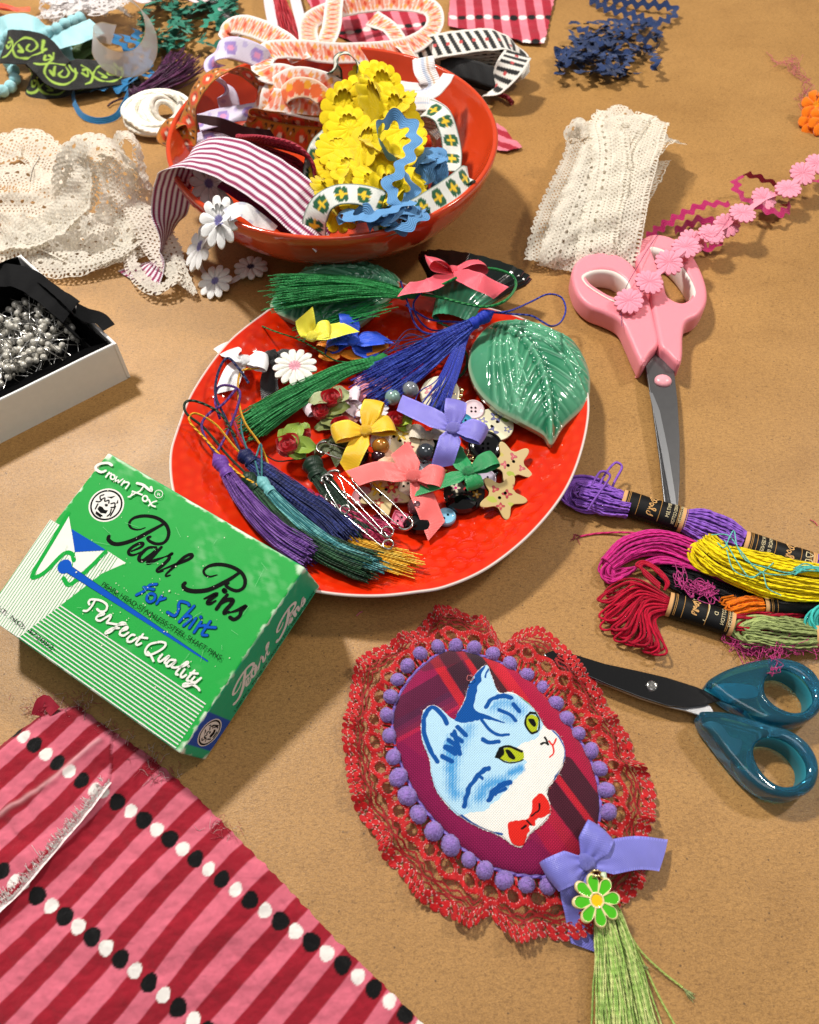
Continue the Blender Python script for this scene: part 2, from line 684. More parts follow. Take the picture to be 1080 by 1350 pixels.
# ---------------------------------------------------------------- bowl
BC = np.array([-4.35, 43.6, 0])
BR = 9.35


def bowl_in(r):
    """height of the bowl's inside at radius r"""
    return np.interp(r, [0, 3, 5, 6.6, 7.8, 8.6, 9.0], [.62, .7, 1.15, 2.0, 3.1, 4.2, 5.0])


prof = crom([(0.02, .25), (3.3, .25), (3.6, 0), (4.1, 0), (4.4, .35), (5.6, .85), (7.5, 2.0), (8.65, 3.2), (9.22, 4.4), (9.36, 5.0),
             (9.30, 5.2), (9.12, 5.2), (9.0, 5.0), (8.6, 4.2), (7.8, 3.1), (6.6, 2.0), (5, 1.15), (3, .7), (.02, .62)], n=6)
g = lathe(Geo(), prof, BC, 128, hx('#c8401c'))
bowl = one('serving_bowl', g, M['glaze'], 'wide glazed orange-red bowl heaped with rolled ribbons and trims', 'bowl', origin=BC)

# ---------------------------------------------------------------- strawberry plate
PO = [(500, 785.5), (545, 781), (589, 773), (644, 748), (700, 703), (744, 648), (767, 592), (776, 537), (768, 500), (740, 455), (700, 425),
      (650, 408), (600, 398), (560, 385), (510, 368), (450, 368), (400, 382), (372, 398), (350, 412), (300, 453), (256, 514), (233, 570),
      (225, 603), (228, 645), (242, 684), (280, 727), (340, 760), (400, 776), (450, 784)]
PR = np.array([P(x, y, 1.9)[:2] for x, y in PO])
PRs = resample(crom(PR, True), n=400, closed=True, dims=2)[0]
PC = np.array([(PRs[:, 0].min() + PRs[:, 0].max()) / 2, (PRs[:, 1].min() + PRs[:, 1].max()) / 2])
_th = np.arctan2(PRs[:, 1] - PC[1], PRs[:, 0] - PC[0])
_o = np.argsort(_th)
_tt = np.concatenate([_th[_o] - 2 * pi, _th[_o], _th[_o] + 2 * pi])
_rr = np.tile(np.hypot(PRs[:, 0] - PC[0], PRs[:, 1] - PC[1])[_o], 3)


def plate_R(th):
    return np.interp(th, _tt, _rr)


def plate_z(x, y):
    x, y = np.asarray(x, float), np.asarray(y, float)
    r = np.hypot(x - PC[0], y - PC[1]) / plate_R(np.arctan2(y - PC[1], x - PC[0]))
    return np.interp(r, [0, .5, .62, .74, .86, .95, 1.0, 1.04, 1.1], [.45, .48, .56, .82, 1.3, 1.75, 1.95, 1.0, 0])


def Q(px, py, lift=0.0, z=1.0):
    """point lying `lift` above the plate"""
    for _ in range(6):
        q = P(px, py, z)
        z = float(plate_z(q[0], q[1])) + lift
    return P(px, py, z)


def qp(pts):
    out = []
    for p in pts:
        q = Q(p[0], p[1], p[2])
        out.append([q[0], q[1], q[2], p[3] if len(p) > 3 else 0.0])
    return np.array(out)


plate = thing('strawberry_plate', 'glossy red strawberry-shaped ceramic plate with two green leaves holding tassels and bows', 'plate', (PC[0], PC[1], 0))
th = np.linspace(0, 2 * pi, 420, endpoint=False)
Rt = plate_R(th)
ru = np.concatenate([np.linspace(.004, .94, 120), np.linspace(.945, 1.0, 14)])
g = Geo()
X = PC[0] + np.cos(th)[:, None] * Rt[:, None] * ru
Y = PC[1] + np.sin(th)[:, None] * Rt[:, None] * ru
Z = plate_z(X, Y)
k = 2 * pi / .62
wv_ = np.stack([X, Y], -1)
wx = X + .16 * wob(wv_, 1.9, 61)
wy = Y + .16 * wob(wv_, 1.9, 62)
bump = sum(np.cos(k * (wx * math.cos(a) + wy * math.sin(a))) for a in (0.2, 0.2 + 2 * pi / 3, 0.2 + 4 * pi / 3)) / 3
am = np.interp(ru, [0, .55, .7, .92, .97, 1], [.012, .018, .034, .034, 0, 0])
Z = Z + np.maximum(bump, -.3) * am
redc, palec, whc = hx('#cf2406'), hx('#e8481c'), hx('#e8ddd6')
f = np.clip(bump * .5 + .35 + .25 * wob(np.stack([X, Y], -1), .9, 3), 0, 1)[..., None]
C = redc * (1 - f * .35) + palec * f * .35
e = np.clip((ru - .992) / .006, 0, 1)[None, :, None]
C = C * (1 - e) + whc * e
g.add(np.stack([X, Y, Z], -1), gridF(420, len(ru), True, False), None, C.reshape(-1, 3))
# lip and underside
ro = np.array([1.0, 1.004, 1.006, 1.003, .99, .9, .75, .6, .58, .3, .01])
zo = np.array([1.95, 1.93, 1.88, 1.82, 1.74, 1.1, .45, .2, .02, .04, .04])
X = PC[0] + np.cos(th)[:, None] * Rt[:, None] * ro
Y = PC[1] + np.sin(th)[:, None] * Rt[:, None] * ro
g.add(np.stack([X, Y, np.broadcast_to(zo, X.shape)], -1), gridF(420, len(ro), True, False), None, whc)
part('dish', g, M['glaze'], plate)


def leaf(outline, rib, zb, zc, seed, nside):
    O = np.array([P(x, y, zb)[:2] for x, y in outline])
    O = resample(crom(O, True), n=260, closed=True, dims=2)[0]
    rb = resample(crom(np.array([P(x, y, zb + .5)[:2] for x, y in rib])), n=40, dims=2)[0]
    c = O.mean(0)
    r = np.concatenate([np.linspace(.01, .92, 90), np.linspace(.93, 1, 12)])
    XY = c + (O - c)[:, None] * r[None, :, None]
    X, Y = XY[..., 0], XY[..., 1]
    dome = (1 - r ** 2.6) ** .75
    Z = zb - .35 + (zc - zb + .35) * dome[None] * np.ones_like(X)
    dm = dline(X, Y, rb)
    H = .09 * np.exp(-(dm / .10) ** 2) - .07 * np.exp(-((dm - .24) / .10) ** 2)
    size = np.ptp(O, axis=0).max()
    T = np.gradient(rb, axis=0)
    T /= np.linalg.norm(T, axis=1)[:, None]
    allv = np.full(X.shape, 9.0)
    for i in range(nside):
        k = int(3 + (33 * i) / nside)
        for s in (-1, 1):
            nrm = np.array([-T[k, 1], T[k, 0]]) * s
            d = T[k] * .8 + nrm * .8
            ln = size * .66 * math.sin(pi * (.12 + .8 * i / nside)) ** .6
            t = np.linspace(0, 1, 8)[:, None]
            v = rb[k] + d * ln * t + T[k] * ln * .35 * t ** 2
            dv = dline(X, Y, v)
            allv = np.minimum(allv, dv)
            # little barbs off each vein
            for q in (2, 3, 4, 5):
                for s2 in (-1, 1):
                    b0 = v[q]
                    dd = (v[q + 1] - v[q]) / np.linalg.norm(v[q + 1] - v[q])
                    bb = b0 + (dd * .8 + np.array([-dd[1], dd[0]]) * s2 * .6) * size * .065 * (1 - q * .09)
                    db = dline(X, Y, [b0, bb])
                    H = H + .035 * np.exp(-(db / .05) ** 2)
    for k in (1, 2, 4):                                          # veins fanning from the leaf base
        for s in (-1, 1):
            nrm = np.array([-T[k, 1], T[k, 0]]) * s
            t = np.linspace(0, 1, 14)[:, None]
            v = rb[k] + (T[k] * (.05 + .1 * k) + nrm) * size * (.44 - .05 * k) * np.sin(t * 1.5) + T[16] * size * .62 * t ** 1.7
            allv = np.minimum(allv, dline(X, Y, v))
            for q in range(3, 12, 2):
                for s2 in (-1, 1):
                    dd = (v[q + 1] - v[q]) / np.linalg.norm(v[q + 1] - v[q])
                    bb = v[q] + (dd * .8 + np.array([-dd[1], dd[0]]) * s2 * .6) * size * .06
                    H = H + .035 * np.exp(-(dline(X, Y, [v[q], bb]) / .05) ** 2)
    H = H + .07 * np.exp(-(allv / .075) ** 2) - .045 * np.exp(-((allv - .17) / .08) ** 2)
    Z = Z + H * np.clip((1 - r) / .08, 0, 1)[None]
    f = np.clip(.45 + H * 5.5 + .2 * wob(XY, 1.1, seed), 0, 1)[..., None]
    dk, lt = hx('#176b49'), hx('#66ad88')
    Cc = dk * (1 - f) + lt * f
    ed = np.clip((r - .95) / .05, 0, 1)[None, :, None] * .7
    Cc = Cc * (1 - ed) + hx('#bfcfb0') * ed
    g = Geo()
    g.add(np.stack([X, Y, Z], -1), gridF(260, len(r), True, False), None, Cc.reshape(-1, 3))
    rs = np.array([1.0, 1.0, .9, .7])
    zs = np.array([zb - .35, zb - .6, zb - .9, zb - 1.1])
    XY = c + (O - c)[:, None] * rs[None, :, None]
    g.add(np.concatenate([XY, np.broadcast_to(zs, XY.shape[:2])[..., None]], -1), gridF(260, 4, True, False), None, hx('#86a07c'))
    return part('leaf', g, M['glaze'], plate)


leaf([(650, 420), (624, 447), (618, 476), (629, 507), (655, 533), (688, 551), (717, 567), (729, 580), (745, 556), (774, 527), (780, 500), (775, 472),
      (758, 444), (727, 426), (688, 416)], [(655, 418), (673, 428), (701, 458), (720, 500), (728, 545), (729, 576)], 2.15, 2.75, 4, 7)
leaf([(523, 357), (505, 347), (480, 339), (455, 336), (425, 340), (395, 352), (370, 372), (355, 395), (365, 407), (390, 418), (425, 429), (455, 430),
      (480, 418), (505, 395), (528, 370)], [(526, 362), (490, 362), (440, 372), (390, 390), (358, 402)], 2.15, 2.7, 8, 7)

# stem with its dark cut end
g = Geo()
S0, S1 = P(594, 430, 1.4), P(626, 352, 1.7)
d = (S1 - S0)
d[2] = 0
Ls = np.linalg.norm(d)
d /= Ls
nrm = np.array([d[1], -d[0], 0])
uu = np.linspace(0, 1, 40)
ph = np.linspace(0, 2 * pi, 72, endpoint=False)
wid = np.interp(uu, [0, .3, .7, .9, 1], [1.0, 1.25, 2.35, 3.05, 3.15])
hei = np.interp(uu, [0, .3, .7, 1], [.45, .55, .7, .8])
rid = 1 + .035 * np.cos(22 * ph)
V = (S0 + d * Ls * uu[:, None])[:, None] + nrm * (wid[:, None] * np.cos(ph) * rid)[..., None] + np.array([0, 0, 1.0]) * (hei[:, None] * np.sin(ph) * rid + .35)[..., None]
f = np.clip((uu - .40) / .14, 0, 1)[:, None, None] + np.zeros((1, 72, 1))
Cs = (hx('#3f8f6c') * (1 - f) + hx('#0b1512') * f) * (1 + .12 * np.cos(22 * ph))[None, :, None]
g.add(V, gridF(40, 72, False, True)[:, ::-1], None, Cs.reshape(-1, 3))
rr = np.linspace(1, .02, 14)
ce = S1 + np.array([0, 0, .35])
V = ce + (V[-1] - ce)[None] * rr[:, None, None] + d * (-.35 * (1 - rr) ** .8)[:, None, None]
g.add(V, gridF(14, 72, False, True)[:, ::-1], None, hx('#0c1611'))
part('stem', g, M['glaze'], plate)

# ---------------------------------------------------------------- lettering helpers
def stroke(g, pts, w, to3, lift, c, closed=False, taper=(1, 1), cap=True):
    """brush stroke of width w (plane cm) along plane points"""
    p = crom(np.asarray(pts, float), closed, n=8) if len(pts) > 2 else np.asarray(pts, float)
    p, s = resample(p, n=max(6, len(pts) * 8), closed=closed, dims=2)
    T = np.gradient(p, axis=0)
    if closed:
        T = np.roll(p, -1, 0) - np.roll(p, 1, 0)
    T /= np.linalg.norm(T, axis=1)[:, None] + 1e-9
    Nn = np.stack([-T[:, 1], T[:, 0]], 1)
    n = len(p)
    q = np.linspace(0, 1, n)
    ww = w / 2 * np.interp(q, [0, .3, .7, 1], [taper[0], 1, 1, taper[1]])
    A = p + Nn * ww[:, None]
    B = p - Nn * ww[:, None]
    V = np.stack([A, B], 1).reshape(-1, 2)
    g.add(to3(V, lift), gridF(n, 2, closed, False), None, c)
    if cap and not closed:
        for e in (0, n - 1):
            a = np.linspace(0, 2 * pi, 10, endpoint=False)
            D = p[e] + np.stack([np.cos(a), np.sin(a)], 1) * ww[e] * .98
            g.add(to3(D, lift + .0004), np.arange(10)[None], None, c)


def shape(g, pts, to3, lift, c):
    """filled outline"""
    import mathutils
    pts = np.asarray(pts, float)
    tr = mathutils.geometry.tessellate_polygon([[(x, y, 0) for x, y in pts]])
    g.add(to3(pts, lift), np.array(tr), None, c)


def text2d(s, shear=0.0):
    """outline text as triangles in a unit box: x 0..1 over the whole line, y 0..1 cap height"""
    cu = bpy.data.curves.new('t', 'FONT')
    cu.body = s
    cu.shear = shear
    o = bpy.data.objects.new('t', cu)
    col.objects.link(o)
    bpy.context.view_layer.update()
    me = bpy.data.meshes.new_from_object(o.evaluated_get(bpy.context.evaluated_depsgraph_get()))
    V = np.array([v.co[:2] for v in me.vertices])
    me.calc_loop_triangles()
    F = np.array([t.vertices[:] for t in me.loop_triangles])
    bpy.data.objects.remove(o)
    bpy.data.curves.remove(cu)
    bpy.data.meshes.remove(me)
    V[:, 0] -= V[:, 0].min()
    V[:, 0] /= V[:, 0].max()
    V[:, 1] /= .73
    return V, F


# ---------------------------------------------------------------- pin carton (tilted: its rear edge rests on the plate)
BP = np.array([-10.3851, 15.4366, 2.2084])
bw, bl, bt = 10.446, 8.1169, 2.528


def rodr(a):
    t = np.linalg.norm(a)
    k = a / t
    K = np.array([[0, -k[2], k[1]], [k[2], 0, -k[0]], [-k[1], k[0], 0]])
    return np.eye(3) + math.sin(t) * K + (1 - math.cos(t)) * K @ K


BM = rodr(np.array([.2302, -.0723, -.5681]))


def top_uv(px, py):
    """photo point -> carton top plane (cm from its centre)"""
    o = np.array([0, 0, CAMH])
    d = fw + (px - 540) / FPX * rt - (py - 675) / FPX * upv
    n = BM[:, 2]
    c = BP + n * bt / 2
    t = ((c - o) @ n) / (d @ n)
    q = (o + t * d - BP) @ BM
    return q[:2]


def top3(V, lift):
    V = np.asarray(V)
    q = np.column_stack([V, np.full(len(V), bt / 2 + lift)])
    return q @ BM.T + BP


def side3(V, lift):
    """x: from front to back along the end face, y: up it"""
    V = np.asarray(V)
    q = np.column_stack([np.full(len(V), bw / 2 + lift), V[:, 0] - bl / 2, V[:, 1] - bt / 2])
    return q @ BM.T + BP


carton = thing('pin_carton', 'closed green cardboard box reading Pearl Pins for Shirt, leaning on the red plate', 'box', BP - [0, 0, 2.2])
g = Geo()
rad = .09
grn, tea, blu, wht = hx('#179d3d'), hx('#18a878'), hx('#0d4db0'), hx('#e2e0da')
n = 150
hs = np.array([bw, bl, bt]) / 2
for ax in range(3):
    for sgn in (-1, 1):
        a1, a2 = [(1, 2), (2, 0), (0, 1)][ax]

        def lin(h):
            return np.concatenate([np.linspace(-h, -h + rad, 5)[:-1], np.linspace(-h + rad, h - rad, n - 8), np.linspace(h - rad, h, 5)[1:]])
        A, B = np.meshgrid(lin(hs[a1]), lin(hs[a2]), indexing='ij')
        q = np.zeros((n, n, 3))
        q[..., ax] = sgn * hs[ax]
        q[..., a1], q[..., a2] = A, B
        inn = np.clip(q, -(hs - rad), hs - rad)
        dd = q - inn
        q2 = inn + dd / (np.linalg.norm(dd, axis=-1, keepdims=True) + 1e-9) * rad
        Cb = np.broadcast_to(grn if ax == 2 else tea, q.shape).copy()
        if ax == 0 and sgn == 1:
            yy = q[..., 1] + hs[1]
            Cb[(yy > .38) & (yy < 1.75)] = blu
        if ax == 2 and sgn == 1:
            Cb[q[..., 1] < -hs[1] + .12] = hx('#25a862')
        ed = np.minimum(hs[a1] - abs(A), hs[a2] - abs(B))
        nz = wob(q, 9, 5 + ax, 3)
        wear = np.clip((.07 + .10 * nz - ed) / .03, 0, 1) * np.clip(.6 + wob(q, 2.3, 9), 0, 1)
        corner = np.clip((.36 - np.hypot(hs[a1] - abs(A), hs[a2] - abs(B)) + .1 * nz) / .15, 0, 1)
        wear = np.clip(wear + corner * .8, 0, 1)[..., None] * (.95 if ax != 1 else .5)
        # rubbed cloudy patches
        rub = np.clip(wob(q, 1.1, 21, 3) - .35, 0, 1)[..., None] * .35 * (np.clip(.3 + wob(q, 8, 22, 4), 0, 1)[..., None])
        Cb = Cb * (1 - wear) + hx('#d9e6d2') * wear
        Cb = Cb * (1 - rub) + hx('#b9e0b9') * rub
        F = gridF(n, n)
        if sgn < 0: F = F[:, ::-1]
        g.add(q2 @ BM.T + BP, F, None, Cb.reshape(-1, 3))
part('carton_body', g, M['card'], carton)

ZA = lambda pts: [top_uv(100 + x / 4.5, 650 + y / 4.5) for x, y in pts]          # three working scales of the lettering layout
ZB = lambda pts: [top_uv(80 + x / 5.4, 760 + y / 5.4) for x, y in pts]
ZC = lambda pts: [top_uv(80 + x / 6.0, 590 + y / 6.0) for x, y in pts]
ZD = lambda pts: [top_uv(x / 2.4545, 580 + y / 2.4545) for x, y in pts]
lift = [.002]


def nl(d=.0012):
    lift[0] += d
    return lift[0]


blk = hx('#0a0b0a')
PEARL = [
    ([(412, 206), (372, 218), (330, 208), (318, 178), (346, 148), (410, 136), (480, 148), (530, 182), (551, 225), (545, 268), (520, 296), (480, 302), (440, 287), (425, 267), (442, 260)], 14, (.35, .8)),
    ([(528, 180), (440, 228), (350, 276), (270, 301), (222, 300), (194, 276), (196, 258)], 17, (.7, .9)),
    ([(330, 346), (385, 322), (400, 302), (380, 298), (340, 318), (314, 345), (322, 366), (352, 366), (390, 348)], 10, (.5, .4)),
    ([(478, 322), (430, 326), (386, 364), (376, 394), (398, 402), (440, 370), (482, 332)], 12, (.6, .5)),
    ([(508, 322), (462, 372), (430, 405), (432, 416), (470, 400), (530, 378)], 12, (.8, .3)),
    ([(530, 378), (566, 366), (572, 358), (556, 372), (552, 392), (520, 425), (484, 455), (490, 468), (518, 462)], 11, (.4, .5)),
    ([(500, 460), (570, 432), (660, 398), (692, 376), (680, 364), (640, 384), (590, 432), (540, 478), (536, 494), (560, 488)], 10, (.4, .5)),
]
PINS = [
    ([(838, 486), (795, 496), (765, 482), (762, 455), (798, 431), (860, 424), (930, 440), (984, 474), (1005, 518), (996, 560), (960, 580), (920, 570), (890, 547), (905, 535)], 14, (.35, .8)),
    ([(975, 470), (900, 520), (800, 570), (722, 583), (662, 575), (637, 550), (648, 535)], 17, (.7, .9)),
    ([(762, 628), (800, 612), (838, 600), (798, 632), (782, 652), (800, 656), (830, 640)], 13, (.4, .5)),
    ([(880, 577), (886, 583)], 19, (1, 1)),
    ([(900, 604), (870, 640), (836, 688)], 15, (.8, 1)),
    ([(848, 668), (895, 636), (932, 636), (918, 665), (884, 700), (882, 716), (910, 704)], 13, (.5, .5)),
    ([(905, 712), (960, 695), (1012, 670), (984, 698), (972, 730), (940, 750), (915, 738)], 14, (.3, 1)),
]
g = Geo()
for pts, w, tp in PEARL + PINS:
    stroke(g, ZA(pts), (w if w > 13.5 else w + 3) * 1.45 / 4.5 / 29.5, top3, nl(), blk, taper=tp)
FOR = [[(362, 606), (410, 580), (440, 548), (482, 542)], [(405, 560), (465, 574)], [(512, 612), (482, 658)], [(498, 636), (532, 626)],
       [(675, 668), (665, 655), (625, 645), (612, 665), (612, 692), (590, 730), (545, 708)], [(704, 672), (616, 766)], [(648, 735), (676, 730), (684, 748), (642, 788)],
       [(715, 745), (676, 802)], [(742, 736), (746, 740)], [(745, 766), (704, 828)], [(728, 792), (768, 786)], [(800, 764), (752, 836), (782, 846)], [(768, 796), (832, 800)]]
OO = [(432, 606), (456, 598), (474, 612), (466, 638), (440, 648), (424, 632)]
for wd, cc in ((19, hx('#06234f')), (13, hx('#0b50b5'))):
    for pts in FOR:
        stroke(g, ZA(pts), wd / 4.5 / 29.5, top3, nl(), cc)
    stroke(g, ZA(OO), wd / 4.5 / 29.5, top3, nl(), cc, closed=True)
PERF = [[(168, 246), (194, 246), (225, 215), (250, 172)], [(210, 202), (204, 184), (225, 166), (290, 174), (334, 205), (326, 244), (288, 252), (264, 234)],
        [(268, 286), (312, 272), (306, 260), (274, 278), (258, 304), (285, 318), (330, 292)], [(330, 292), (362, 276), (356, 300), (334, 330), (346, 334)],
        [(346, 334), (420, 345), (468, 340), (440, 330), (400, 360), (360, 396), (326, 408), (330, 396), (372, 372), (420, 370)],
        [(430, 392), (478, 376), (476, 360), (444, 380), (426, 410), (452, 424), (488, 402)], [(532, 420), (512, 418), (484, 442), (482, 464), (508, 466), (548, 440)],
        [(592, 414), (545, 472), (552, 490), (578, 478)], [(566, 434), (622, 442)],
        [(700, 470), (640, 486), (608, 530), (624, 562), (680, 546), (738, 510), (752, 480), (718, 468), (680, 474)], [(626, 540), (650, 570), (666, 604)],
        [(728, 558), (702, 592), (714, 608), (752, 582), (778, 568), (746, 612), (762, 622)], [(822, 598), (784, 598), (758, 630), (772, 642), (812, 616), (828, 602), (796, 642), (816, 652)],
        [(816, 652), (880, 640), (914, 618), (900, 612), (866, 640), (826, 690), (840, 702)], [(888, 664), (860, 704), (872, 720), (898, 704)], [(914, 640), (917, 643)],
        [(958, 672), (905, 734), (918, 746)], [(928, 690), (982, 694)], [(958, 718), (934, 748), (960, 756), (1002, 728)], [(1004, 726), (960, 762), (900, 784), (876, 778), (894, 764), (950, 774), (984, 798), (994, 812)]]
for pts in PERF:
    stroke(g, ZB(pts), 14 / 5.4 / 29.5, top3, nl(), wht)
CROWN = [([(412, 146), (380, 128), (322, 134), (286, 156), (292, 182), (330, 200), (362, 190)], 20), ([(392, 204), (366, 238)], 15), ([(380, 214), (408, 212)], 13),
         ([(452, 236), (440, 272), (466, 262), (462, 284), (490, 262), (500, 256)], 10), ([(512, 270), (488, 302)], 13), ([(500, 286), (530, 280), (548, 292), (522, 330)], 13),
         ([(612, 288), (660, 302), (700, 335), (728, 348), (722, 320)], 19), ([(664, 312), (634, 350), (600, 366), (558, 392), (542, 396)], 11), ([(575, 352), (652, 380)], 12), ([(574, 366), (556, 398)], 9),
         ([(705, 418), (728, 462), (756, 474)], 12), ([(766, 430), (735, 440), (704, 466)], 11)]
for pts, w in CROWN:
    stroke(g, ZC(pts), w / 6 / 28.5, top3, nl(), wht)
for c0, r0, w in (((420, 240), 17, 12), ((676, 410), 20, 12)):
    stroke(g, ZC([(c0[0] + r0 * math.cos(a), c0[1] + r0 * 1.1 * math.sin(a)) for a in np.linspace(0, 2 * pi, 10)[:-1]]), w / 6 / 28.5, top3, nl(), wht, closed=True)
stroke(g, ZC([(783 + 32 * math.cos(a), 374 + 30 * math.sin(a)) for a in np.linspace(0, 2 * pi, 14)[:-1]]), 5 / 6 / 28.5, top3, nl(), wht, closed=True)


def put_text(g, s, p0, p1, h, to3, c, up=None, shear=0.0):
    V, F = text2d(s, shear)
    p0, p1 = np.array(p0), np.array(p1)
    d = p1 - p0
    u = np.array([-d[1], d[0]]) / np.linalg.norm(d) if up is None else np.array(up)
    g.add(to3(p0 + V[:, :1] * d + V[:, 1:] * u * h, nl()), F, None, c)


put_text(g, 'R', *ZC([(768, 386), (796, 392)]), .13, top3, wht)
put_text(g, 'PEARL HEAD STAINLESS STEEL SHAFT PINS', top_uv(135, 773), top_uv(291, 871), .20, top3, hx('#0b1c12'))
put_text(g, 'PAT. NO. 472852', top_uv(-10, 798), top_uv(70, 858), .18, top3, hx('#0b1c12'))
part('lettering', g, M['plain'], carton)

# printed picture of a shirt collar, a pin and rules
g = Geo()
lift[0] = .0008
SH = [(163, 257), (222, 292), (345, 357), (408, 398), (330, 432), (190, 540), (60, 640), (-48, 567)]
shape(g, ZD(SH), top3, nl(), wht)
pa, pb = np.array(top_uv(160 / 2.4545, 580 + 260 / 2.4545)), np.array(top_uv(-52 / 2.4545, 580 + 566 / 2.4545))
dirn = (pb - pa) / np.linalg.norm(pb - pa)
nn = np.array([-dirn[1], dirn[0]])
if nn[0] < 0: nn = -nn
shp = np.array(ZD(SH))
for i in range(30):
    o = pa + nn * (.06 + i * .125)
    t = np.linspace(-4, 10, 900)
    pts = o + t[:, None] * dirn
    ins = inpoly(pts[:, 0], pts[:, 1], shp)
    if ins.sum() > 8:
        ks = np.where(ins)[0]
        stroke(g, [pts[ks[0]], pts[ks[-1]]], .028, top3, nl(.0002), grn, cap=False)
shape(g, ZD([(222, 237), (243, 363), (205, 372), (150, 432), (118, 440), (120, 418)]), top3, nl(), wht)
shape(g, ZD([(243, 364), (342, 360), (262, 430), (230, 440), (222, 380)]), top3, nl(), wht)
shape(g, ZD([(232, 288), (345, 357), (243, 363)]), top3, nl(), blu)
gr2 = hx('#179d3d')
for pts, w in (([(222, 238), (180, 310), (108, 432), (116, 444), (150, 425), (205, 370), (232, 368), (240, 390)], 13), ([(342, 362), (290, 415), (228, 468), (206, 448)], 13), ([(243, 364), (228, 440)], 3)):
    stroke(g, ZD(pts), w / 2.4545 / 29, top3, nl(), gr2)
pA, pB = np.array(ZD([(210, 410)])[0]), np.array(ZD([(674, 716)])[0])
d = pB - pA
u = np.array([-d[1], d[0]]) / np.linalg.norm(d)
shape(g, [pA + u * .17, pB + u * .02, pB - u * .02, pA - u * .17], top3, nl(), hx('#06234f'))
shape(g, [pA + u * .15, pB + u * .005, pB - u * .035, pA - u * .15], top3, nl(), hx('#0b50b5'))
shape(g, [pA + .30 * np.array([math.cos(a), math.sin(a)]) for a in np.linspace(0, 2 * pi, 28)[:-1]], top3, nl(), hx('#0b50b5'))
# ruled lines at the foot of the panel
h0, h1 = np.array(ZD([(195, 536)])[0]), np.array(ZD([(62, 636)])[0])
for i in range(14):
    a = h0 + (h1 - h0) * i / 13
    stroke(g, [a, [bw / 2 - .25, a[1] - .0]], .045, top3, nl(.0003), wht, cap=False)
r = np.random.default_rng(3)
for i in range(105):                                              # scuffs through the print
    q = np.array([r.uniform(-4.8, 4.8), r.uniform(-3.8, 3.6)]) if i > 70 else np.array([r.normal(.6, 1.6), r.normal(-.2, 1.1)])
    s = r.uniform(.010, .026) * (1.9 if i < 8 else 1)
    shape(g, [q + s * r.uniform(.7, 1.2) * np.array([math.cos(a), math.sin(a)]) for a in np.linspace(0, 2 * pi, 8)[:-1]], top3, .052 - .00002 * i, hx('#dcdcc4'))
for i in range(26):
    q = np.array([r.uniform(-4.8, 4.8), r.uniform(-3.8, 3.6)])
    a = r.uniform(0, 6.28)
    stroke(g, [q, q + r.uniform(.15, .8) * np.array([math.cos(a), math.sin(a)])], .010, top3, .0535 + .00003 * i, hx('#7fca8c'), cap=False)
part('printed_picture', g, M['plain'], carton)


def emblem(to3, o, sx, sy, rot, base):
    """round emblem: ring, and inked face marks"""
    g = Geo()
    cr, sr = math.cos(rot), math.sin(rot)

    def E(pts):
        pts = np.asarray(pts, float)
        return np.stack([o[0] + sx * (cr * pts[:, 0] - sr * pts[:, 1]), o[1] + sy * (sr * pts[:, 0] + cr * pts[:, 1])], 1)
    circ = np.array([[math.cos(a), math.sin(a)] for a in np.linspace(0, 2 * pi, 40)[:-1]])
    shape(g, E(circ), to3, base, wht)
    stroke(g, E(circ * .86), .05 * (sx + sy), to3, base + .002, blk, closed=True)
    k = base + .004
    for pts in ([(-.30, -.25), (-.12, -.2), (.1, -.28), (.28, -.2), (.3, -.42), (.02, -.55), (-.28, -.45)], [(-.05, .06), (.08, .08), (.1, -.04), (0, -.1), (-.1, -.02)],
                [(-.1, .52), (.12, .72), (.02, .46), (-.28, .4)], [(.36, .62), (.42, .35), (.52, .42)]):
        shape(g, E(pts), to3, k, blk)
        k += .0006
    for pts in ([(-.5, .42), (-.62, .25), (-.46, .1), (-.34, .3), (-.2, .14), (-.06, .3), (.06, .16)], [(.18, .2), (.34, .34), (.46, .14), (.32, .02)], [(-.62, -.12), (-.46, -.05), (-.4, .1)],
                [(.5, .2), (.56, -.1), (.6, -.4)], [(.4, -.05), (.5, -.3), (.46, -.5)], [(-.22, -.62), (.2, -.64)], [(-.18, -.7), (.16, -.72)], [(-.44, -.2), (-.38, -.5)]):
        stroke(g, E(pts), .05 * (sx + sy) / 1.3, to3, k, blk)
        k += .0006
    return g


ec = top_uv(80 + 362 / 6, 590 + 455 / 6)
part('emblem', emblem(top3, ec, .80, .73, .0, .004), M['plain'], carton)
part('emblem', emblem(side3, (1.06, bt * .5), .58, .86, 0.0, .004), M['plain'], carton)

g = Geo()
lift[0] = .003
b0 = np.array(ZA([(205, 292)])[0])
b1 = np.array(ZA([(1010, 745)])[0])
bd = b1 - b0
bL = np.linalg.norm(bd)
bd /= bL
bu = np.array([-bd[1], bd[0]])


def on_side(pts):
    o = []
    for q in ZA(pts):
        r_ = np.array(q) - b0
        o.append([2.55 + (r_ @ bd) / bL * (bl * .60), .72 + (r_ @ bu) * .62])
    return o


for pts, w, tp in PEARL + PINS:
    stroke(g, on_side(pts), w * 1.3 / 4.5 / 26, side3, nl(), wht, taper=tp)
put_text(g, '1,000 PCS.  MADE BY CROWN FOX MENBO,JAPAN', (2.15, .24), (7.75, .24), .20, side3, hx('#0b1c12'))
part('lettering', g, M['plain'], carton)

